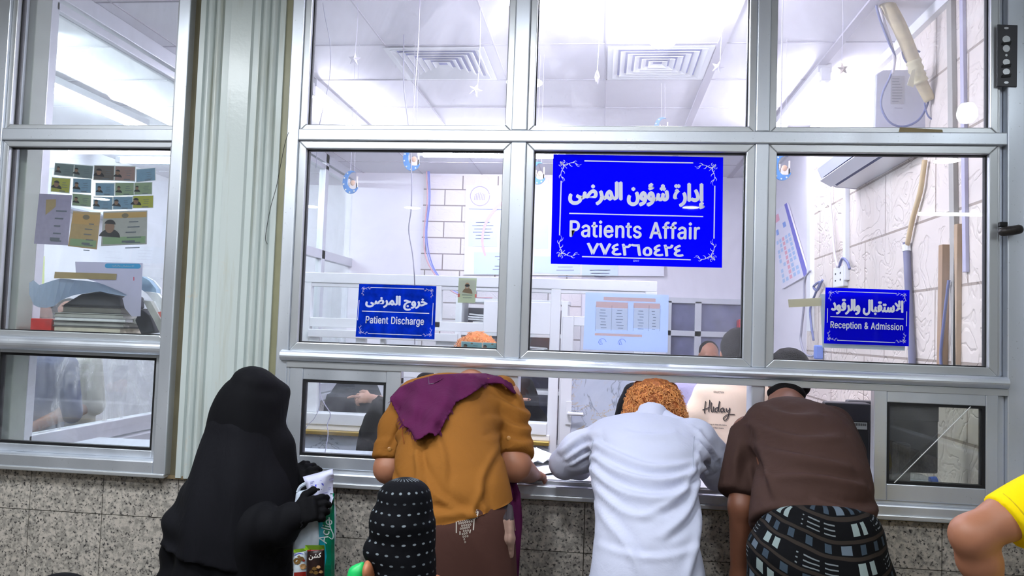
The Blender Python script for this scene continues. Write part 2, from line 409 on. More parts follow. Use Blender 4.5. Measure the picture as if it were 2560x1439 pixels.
# frame return beside the pilaster, ledge under it
S1('trim_1', mat('olive_gap_shade', S(104, 98, 78), 0.7, var=0.2), (-1.657, -1.626, -0.012, 0.06, 1.0, HALL_H))  # first strip: shade of the gap at the frame edge, put into its colour
S1('trim_2', mat('tan_sill_bed', S(128, 112, 84), 0.8, var=0.2), (-2.53, 1.405, -0.026, 0.02, 1.0, 1.012))

# fluted pilaster between the windows
b = MB()
def fl(x0, x1, deep, n=6):                      # a half round flute
    return [(x0+(x1-x0)*k/n, -0.03+deep*math.sin(math.pi*k/n)) for k in range(n+1)]
def bd(x0, x1, out, n=6):
    return [(x0+(x1-x0)*k/n, -0.03-out*math.sin(math.pi*k/n)) for k in range(n+1)]
L0, L1 = -1.626, -1.272
def side(a, sgn):
    p = [(0.0, -0.03), (0.022, -0.03)]
    x = 0.022
    for w, d in ((0.010, 0.012), (0.026, -0.010), (0.008, 0.012), (0.026, -0.010), (0.010, 0.012)):
        p += [(x+w*k/6, -0.03+d*math.sin(math.pi*k/6)) for k in range(1, 7)]; x += w
    p += [(0.104, -0.03), (0.128, -0.028), (0.134, -0.040)]
    return [(a+sgn*u, y) for u, y in p]
prof = side(L0, 1) + side(L1, -1)[::-1]
poly = [(L0, 0.09)] + prof + [(L1, 0.09)]
b.prism([(x, y, 1.006) for x, y in poly], (0, 0, HALL_H-1.006))
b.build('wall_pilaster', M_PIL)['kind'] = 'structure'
S1('trim_3', mat('olive_paint_strip', S(140, 138, 110), 0.4, var=0.15), (-1.272, -1.243, -0.022, 0.08, 1.0, HALL_H))
# a hairline cable hanging down the pilaster edge
tag(MB().tube(catmull([at(722, 330, -0.05), at(712, 360, -0.05), at(700, 420, -0.048), at(690, 470, -0.048), at(676, 520, -0.047), at(664, 590, -0.047), at(668, 610, -0.047)], 6), 0.0011, 5).build('thin_wire', M_GASK), 'thin dark wire straggling down the right edge of the fluted pilaster', 'wire')

# return wall on the right: granite, sill, window frame
b = MB()
for k in range(5):
    for z0, z1 in ((0, 0.225), (0.225, 0.535), (0.535, 0.845), (0.845, 1.09)):
        b.box(1.485, 1.497, -0.05-0.31*(k+1), -0.053-0.31*k, z0+0.002, z1-0.002)
b.build('wall_return_tile', M_GRAN)['kind'] = 'structure'
S1('wall_return', M_JOINT, (1.492, 1.6, -1.6, -0.03, 0, 1.09))
S1('trim_4', M_GRAN, (1.458, 1.6, -1.6, -0.012, 1.094, 1.122), bevel=0.005)
W3 = struct('window_3')
bar(W3, 'jamb', 1.486, 1.56, -0.075, -0.02, 1.122, HALL_H)
bar(W3, 'jamb', 1.486, 1.56, -1.6, -1.53, 1.122, HALL_H)
bar(W3, 'rail', 1.486, 1.55, -1.53, -0.075, 1.122, 1.19)
bar(W3, 'rail', 1.486, 1.55, -1.53, -0.075, 3.0, HALL_H)
MB().box(1.515, 1.521, -1.53, -0.075, 1.19, 3.0).build('glass_pane', M_GLASS, W3)
S1('trim_5', M_ALU, (1.462, 1.486, -0.02, 0.06, 1.0, HALL_H))

# ================================================================ the office behind the glass
XL, XR, YB = -2.45, 1.42, 4.5
S1('ceiling', M_CEIL, (-4.6, XR+0.1, 0.07, 6.4, ROOM_H, ROOM_H+0.1))
S1('wall_back', M_WHITE, (XL-0.06, 1.6, YB, YB+0.1, 0, ROOM_H))
S1('wall_right', M_STONE, (XR, XR+0.1, 0.08, 2.78, 0, ROOM_H))
S1('wall_right_far', M_WHITE, (XR-0.004, XR+0.1, 2.78, YB, 0, ROOM_H))
S1('wall_back_masonry', M_BRICK, (-1.74, -0.2, YB-0.012, YB, 0, 3.08))
# ceiling grid bars
b = MB()
for x in (-2.34, -1.76, -1.18, -0.60, -0.02, 1.13): b.box(x-0.004, x+0.004, 0.08, YB, ROOM_H-0.004, ROOM_H)
for x in (0.56, 1.13): b.box(x-0.022, x+0.022, 0.08, YB, ROOM_H-0.010, ROOM_H)
for k in range(8):
    y = 0.46+0.585*k; b.box(-4.5, XR, y-0.004, y+0.004, ROOM_H-0.004, ROOM_H)
b.build('trim_6', mat('ceiling_grid_bar', S(190, 186, 196), 0.5))['kind'] = 'structure'
b = MB().box(XR-0.03, XR, 0.08, YB, ROOM_H-0.05, ROOM_H)
b.build('trim_7', M_WHITE2)['kind'] = 'structure'

# glazed partition on the left of the office
LP = struct('wall_left')
M_PFR = mat('pale_partition_frame', S(206, 208, 214), 0.35, 0.3)
M_POST = mat('grey_green_post', S(150, 156, 146), 0.5, 0.2, var=0.08)
def pbar(name, y0, y1, z0, z1, m=None, x0=XL-0.03, x1=XL+0.03): return MB().box(x0, x1, y0, y1, z0, z1).build(name, m or M_PFR, LP, bevel=0.004)
pbar('post', 0.08, 0.17, 0.0, ROOM_H, M_POST); pbar('post', 0.17, 0.22, 1.05, ROOM_H)
for y in (1.36, 2.55, 3.7): pbar('post', y-0.04, y+0.04, 0.0, ROOM_H)
pbar('rail', 0.2, YB, 3.02, ROOM_H); pbar('rail', 0.2, YB, 2.96, 3.0)
pbar('rail', 0.2, YB, 1.02, 1.10); pbar('rail', 0.2, YB, 0.96, 1.01, x0=XL-0.06, x1=XL+0.06); pbar('rail', 2.0, YB, 2.18, 2.26)
pbar('panel', 0.2, YB, 0.0, 0.94, M_GRAN)
for y0, y1, g in ((0.22, 1.32, None), (1.40, 2.51, None), (2.59, 3.66, None), (3.74, YB, None)):
    MB().box(XL-0.003, XL+0.003, y0, y1, 1.51, 2.96).build('glass_pane', M_GLASS_IN, LP)
    MB().box(XL-0.003, XL+0.003, y0, y1, 1.10, 1.51).build('glass_pane', M_GLASS_SMEAR, LP)
S1('wall_side_room', M_WHITE, (-4.7, -4.6, 0.1, 6.4, 0, ROOM_H))
S1('wall_side_room_back', M_WHITE, (-4.7, XL-0.06, 5.2, 5.3, 0, ROOM_H))

# inner worktop behind the window
tag(MB().box(XL+0.12, XR, 0.10, 0.55, 1.02, 1.055).build('worktop', M_WTOP, bevel=0.006), 'pale worktop running just inside the main service window', 'worktop')

# the low aluminium counter partition across the office
CP = thing('counter_partition', (-0.8, 2.0, 0), 'white framed glazed counter partition across the middle of the office', 'partition')
def cb(name, p0, p1, y0=1.975, y1=2.035, m=None, bev=0.004):
    """a frame bar between two picture corners, standing in the partition plane"""
    a, c = at(p0[0], p0[1], 2.0), at(p1[0], p1[1], 2.0)
    return MB().box(min(a.x, c.x), max(a.x, c.x), y0, y1, min(a.z, c.z), max(a.z, c.z)).build(name, m or M_WHITE2, CP, bevel=bev)
ZC = 1.95; X0, X1 = -1.96, 0.33
def cbx(name, x0, x1, z0, z1, y0=1.975, y1=2.035, m=None, bev=0.004): return MB().box(x0, x1, y0, y1, z0, z1).build(name, m or M_WHITE2, CP, bevel=bev)
cbx('head_rail', X0, X1, 1.885, ZC); cbx('head_rail', X0, X1, 1.86, 1.885, 1.985, 2.025)
cbx('post', X0, -1.87, 0.95, 1.885); cbx('post', X1-0.07, X1, 0.0, 1.885)
cbx('mullion', -1.075, -1.015, 1.62, 1.885); cbx('mullion', -0.32, -0.26, 0.0, 1.885)
cbx('mid_rail', -1.87, -0.32, 1.60, 1.66); cbx('mid_rail', -1.87, -0.90, 1.535, 1.585, 1.95, 2.0)
cbx('sill_rail', X0, -0.32, 0.985, 1.055, 1.93, 2.06)
cbx('post', -1.87, -1.80, 1.055, 1.55); cbx('mullion', -1.56, -1.50, 1.345, 1.55); cbx('mullion', -1.40, -1.37, 1.345, 1.55); cbx('mid_rail', -1.80, -1.04, 1.30, 1.345)
cbx('mullion', -1.04, -0.90, 1.055, 1.55); cbx('mullion', -0.80, -0.74, 1.055, 1.60)
cbx('fascia', -0.74, -0.32, 1.60, 1.80, 1.965, 1.98, m=M_WHITE2)
cbx('edge_strip', X0, -0.30, 0.925, 0.95, 1.90, 2.05, m=M_GOLD); cbx('panel', X0, -0.30, 0.0, 0.925, 1.95, 2.0, m=M_MARBLE); cbx('apron', X0, -0.30, 0.95, 0.985, 1.94, 2.05)
for x0, x1, z0, z1 in ((-1.87, -1.075, 1.66, 1.86), (-1.015, -0.32, 1.66, 1.86), (-1.80, -1.56, 1.345, 1.535), (-1.37, -1.04, 1.345, 1.535), (-1.80, -1.04, 1.055, 1.30), (-0.74, -0.32, 1.055, 1.60)):
    MB().box(x0, x1, 2.0, 2.006, z0, z1).build('glass_pane', M_GLASS_IN, CP)
# the door in the partition, marble patterned
D3 = struct('door_1')
MB().box(-0.245, -0.175, 1.98, 2.03, 0.02, 1.72).build('door_stile', M_WHITE2, D3, bevel=0.004)
MB().box(0.20, 0.26, 1.98, 2.03, 0.02, 1.72).build('door_stile', M_WHITE2, D3, bevel=0.004)
MB().box(-0.175, 0.20, 1.98, 2.03, 1.66, 1.72).build('door_rail', M_WHITE2, D3, bevel=0.004)
MB().box(-0.175, 0.20, 1.98, 2.03, 1.40, 1.44).build('door_rail', M_WHITE2, D3, bevel=0.004)
MB().box(-0.175, 0.20, 1.995, 2.015, 0.05, 1.40).build('door_panel', M_MARBLE, D3)
MB().box(-0.175, 0.20, 2.0, 2.006, 1.44, 1.66).build('glass_pane', M_GLASS_IN, D3)
h = MB(); c = at(1422, 1032, 1.97)
h.box(c.x-0.018, c.x+0.016, 1.966, 1.98, c.z-0.07, c.z+0.07); h.tube([(c.x, 1.97, c.z), (c.x, 1.935, c.z), (c.x+0.09, 1.935, c.z)], 0.011, 8)
h.build('door_handle', M_WHITE2, D3, smooth=False, bevel=0.003)

# cabinets and inner windows in the far part of the office
cabs = thing('shelf_cabinet', (-0.6, 3.4, 0), 'white shelf cabinet with dark glazed compartments behind the counter', 'cabinet')
a = at(1140, 765, 3.2); c = at(1400, 900, 3.2)
MB().box(a.x, c.x, 3.5, 3.53, 0.0, a.z).build('back_panel', M_DARKGL, cabs)
for z in (0.3, 0.75, 1.16, 1.36, 1.60, 1.86): MB().box(a.x, c.x+0.06, 3.2, 3.5, z-0.03, z).build('shelf', M_WHITE2, cabs, bevel=0.003)
for i, x in enumerate((a.x, -0.75, -0.40, c.x)): MB().box(x, x+0.05, 3.19, 3.5, 0, 1.86).build('upright', M_WHITE2, cabs, bevel=0.003)
bw = struct('window_4')
a = at(1676, 757, 4.49); c = at(1884, 900, 4.49)
MB().box(a.x, c.x, 4.478, 4.496, 1.30, a.z).build('glass_pane', mat('pale_dark_glazing', S(118, 120, 148), 0.15, var=0.45, vscale=4), bw)
for x0, x1 in ((a.x-0.03, a.x+0.01), (0.84, 0.90), (c.x-0.06, c.x)): MB().box(x0, x1, 4.45, 4.499, 1.2, a.z+0.02).build('mullion', M_PFR, bw, bevel=0.003)
for z in (1.28, 1.62, a.z): MB().box(a.x-0.03, c.x, 4.45, 4.499, z, z+0.05).build('rail', M_PFR, bw, bevel=0.003)

# ================================================================ lamps
M_TUBE = emit('tube_glow', ROOM_COL, ROOM_L); M_BULB = emit('bulb_glow', ROOM_COL, BULB_L); M_DL = emit('downlight_glow', HALL_COL, HALL_L)
M_LAMP = mat('white_lamp_housing', S(232, 232, 236), 0.4)
def tube_light(x, y0, y1, z, label, dirx=False, colm=None):
    t = thing('tube_light', ((x[0]+x[1])/2 if dirx else x, (y0 if dirx else (y0+y1)/2), z), label, 'lamp')
    a, c = ((x[0], y0, z), (x[1], y0, z)) if dirx else ((x, y0, z), (x, y1, z))
    a, c = Vector(a), Vector(c); d = (c-a).normalized()
    hh = MB(); w = Vector((0, 0.035, 0)) if dirx else Vector((0.035, 0, 0))
    hh.prism([a+w+Vector((0, 0, 0.035)), a-w+Vector((0, 0, 0.035)), a-w+Vector((0, 0, 0.08)), a+w+Vector((0, 0, 0.08))], c-a)
    hh.build('housing', M_LAMP, t)
    for p in (a, c): MB().obox(p-d*0.0+Vector((0, 0, 0.02)), 0.05, 0.05, 0.07).build('end_cap', M_LAMP, t, bevel=0.004)
    MB().tube([a+d*0.03, c-d*0.03], 0.019, 12).build('tube', colm or M_TUBE, t, smooth=True)
    return t
tube_light(1.145, 1.36, 2.58, 3.015, 'white tube light glowing under the ceiling beside the air conditioner')
tube_light(-1.79, 1.6, 2.82, 3.015, 'white tube light glowing under the ceiling at upper left of the main window')
tube_light((-1.50, -0.30), 3.3, 3.3, 3.015, 'white tube light hung across the ceiling above the counter partition', True)
tube_light(-3.4, 1.3, 2.5, 3.0, 'white tube light seen through the upper pane of the left window', colm=emit('side_tube_glow', (0.84, 0.95, 1.0), 135.0))
tube_light((-4.2, -2.9), 0.75, 0.75, 3.0, 'added tube light brightening the side room close to the left window', True, bpy.data.materials['side_tube_glow'])  # added only to brighten the side room
tube_light((-4.3, -3.1), 3.6, 3.6, 3.0, 'added tube light brightening the far end of the side room', True, bpy.data.materials['side_tube_glow'])  # another added tube, lifts the light at the back of the side room
def bulb(p, r, label, m, cap=0.06):
    t = thing('light_bulb', p, label, 'lamp')
    MB().lathe([(0.001, -r), (r*0.6, -r*0.85), (r*0.95, -r*0.35), (r, 0.05*r), (r*0.9, r*0.6), (r*0.55, r*1.15), (0.001, r*1.2)], p, 24).build('globe', m, t, smooth=True)
    MB().lathe([(r*0.6, r*1.0), (r*0.6, r*1.5), (0.022, r*1.6), (0.022, ROOM_H-p[2])], p, 16).build('socket', M_LAMP, t)
    return t
bulb(Vector((0.235, 0.56, 2.985)), 0.083, 'large round glowing bulb hanging in the upper middle pane', M_BULB)
t = thing('panel_light', (-0.32, 0.36, ROOM_H), 'round glowing ceiling panel at the top between two upper panes', 'lamp')
MB().lathe([(0.19, 0), (0.19, -0.03), (0.17, -0.035)], (-0.32, 0.36, ROOM_H), 32).build('trim_ring', M_LAMP, t)
MB().lathe([(0.168, -0.034), (0.168, -0.037)], (-0.32, 0.36, ROOM_H), 32).build('diffuser', M_BULB, t)
dl = [(310, 243, .10), (250, 322, .085), (250, 495, .10), (775, 514, .10), (1030, 517, .10), (1728, 516, .10), (2055, 520, .085), (2370, 398, .10)]
for i, (px, py, r) in enumerate(dl):
    p = mirrored(px, py, HALL_H)
    t = thing('ceiling_downlight', p, 'round hall ceiling downlight from a set mostly added for top light', 'lamp', 'downlights in the hall ceiling')
    MB().lathe([(r+0.02, 0.0), (r+0.02, -0.006), (r, -0.008)], p, 24).build('trim_ring', M_LAMP, t)
    MB().lathe([(r*0.98, -0.007), (r*0.98, -0.010)], p, 24).build('diffuser', M_DL, t)
M_DL2 = emit('downlight_and_fill_glow', HALL_COL, 230.0)
for px, py in ((1100, 348), (1600, 350), (2110, 358), (905, 232), (610, 190), (1310, 200)):  # added for light from above, mirrored onto rails and posts; one matches a glow
    p = mirrored(px, py, HALL_H); r = 0.11
    t = thing('ceiling_downlight', p, 'round hall ceiling downlight from a set mostly added for top light', 'lamp', 'downlights in the hall ceiling')
    MB().lathe([(r+0.02, 0.0), (r+0.02, -0.006), (r, -0.008)], p, 24).build('trim_ring', M_LAMP, t)
    MB().lathe([(r*0.98, -0.007), (r*0.98, -0.010)], p, 24).build('diffuser', M_DL2, t)
p = mirrored(2423, 282, 2.7)
bulb(p, 0.045, 'small bulb hanging in the hall, mirrored in the upper right pane', emit('hall_bulb_glow', HALL_COL, 60.0))
a = mirrored(2290, 533, HALL_H-0.06); c = mirrored(2500, 540, HALL_H-0.06)
tube_light((a.x, c.x), a.y, a.y, HALL_H-0.06, 'nearer tube light in the hall, mirrored in the right pane', True, emit('hall_tube_glow', HALL_COL, 60.0))
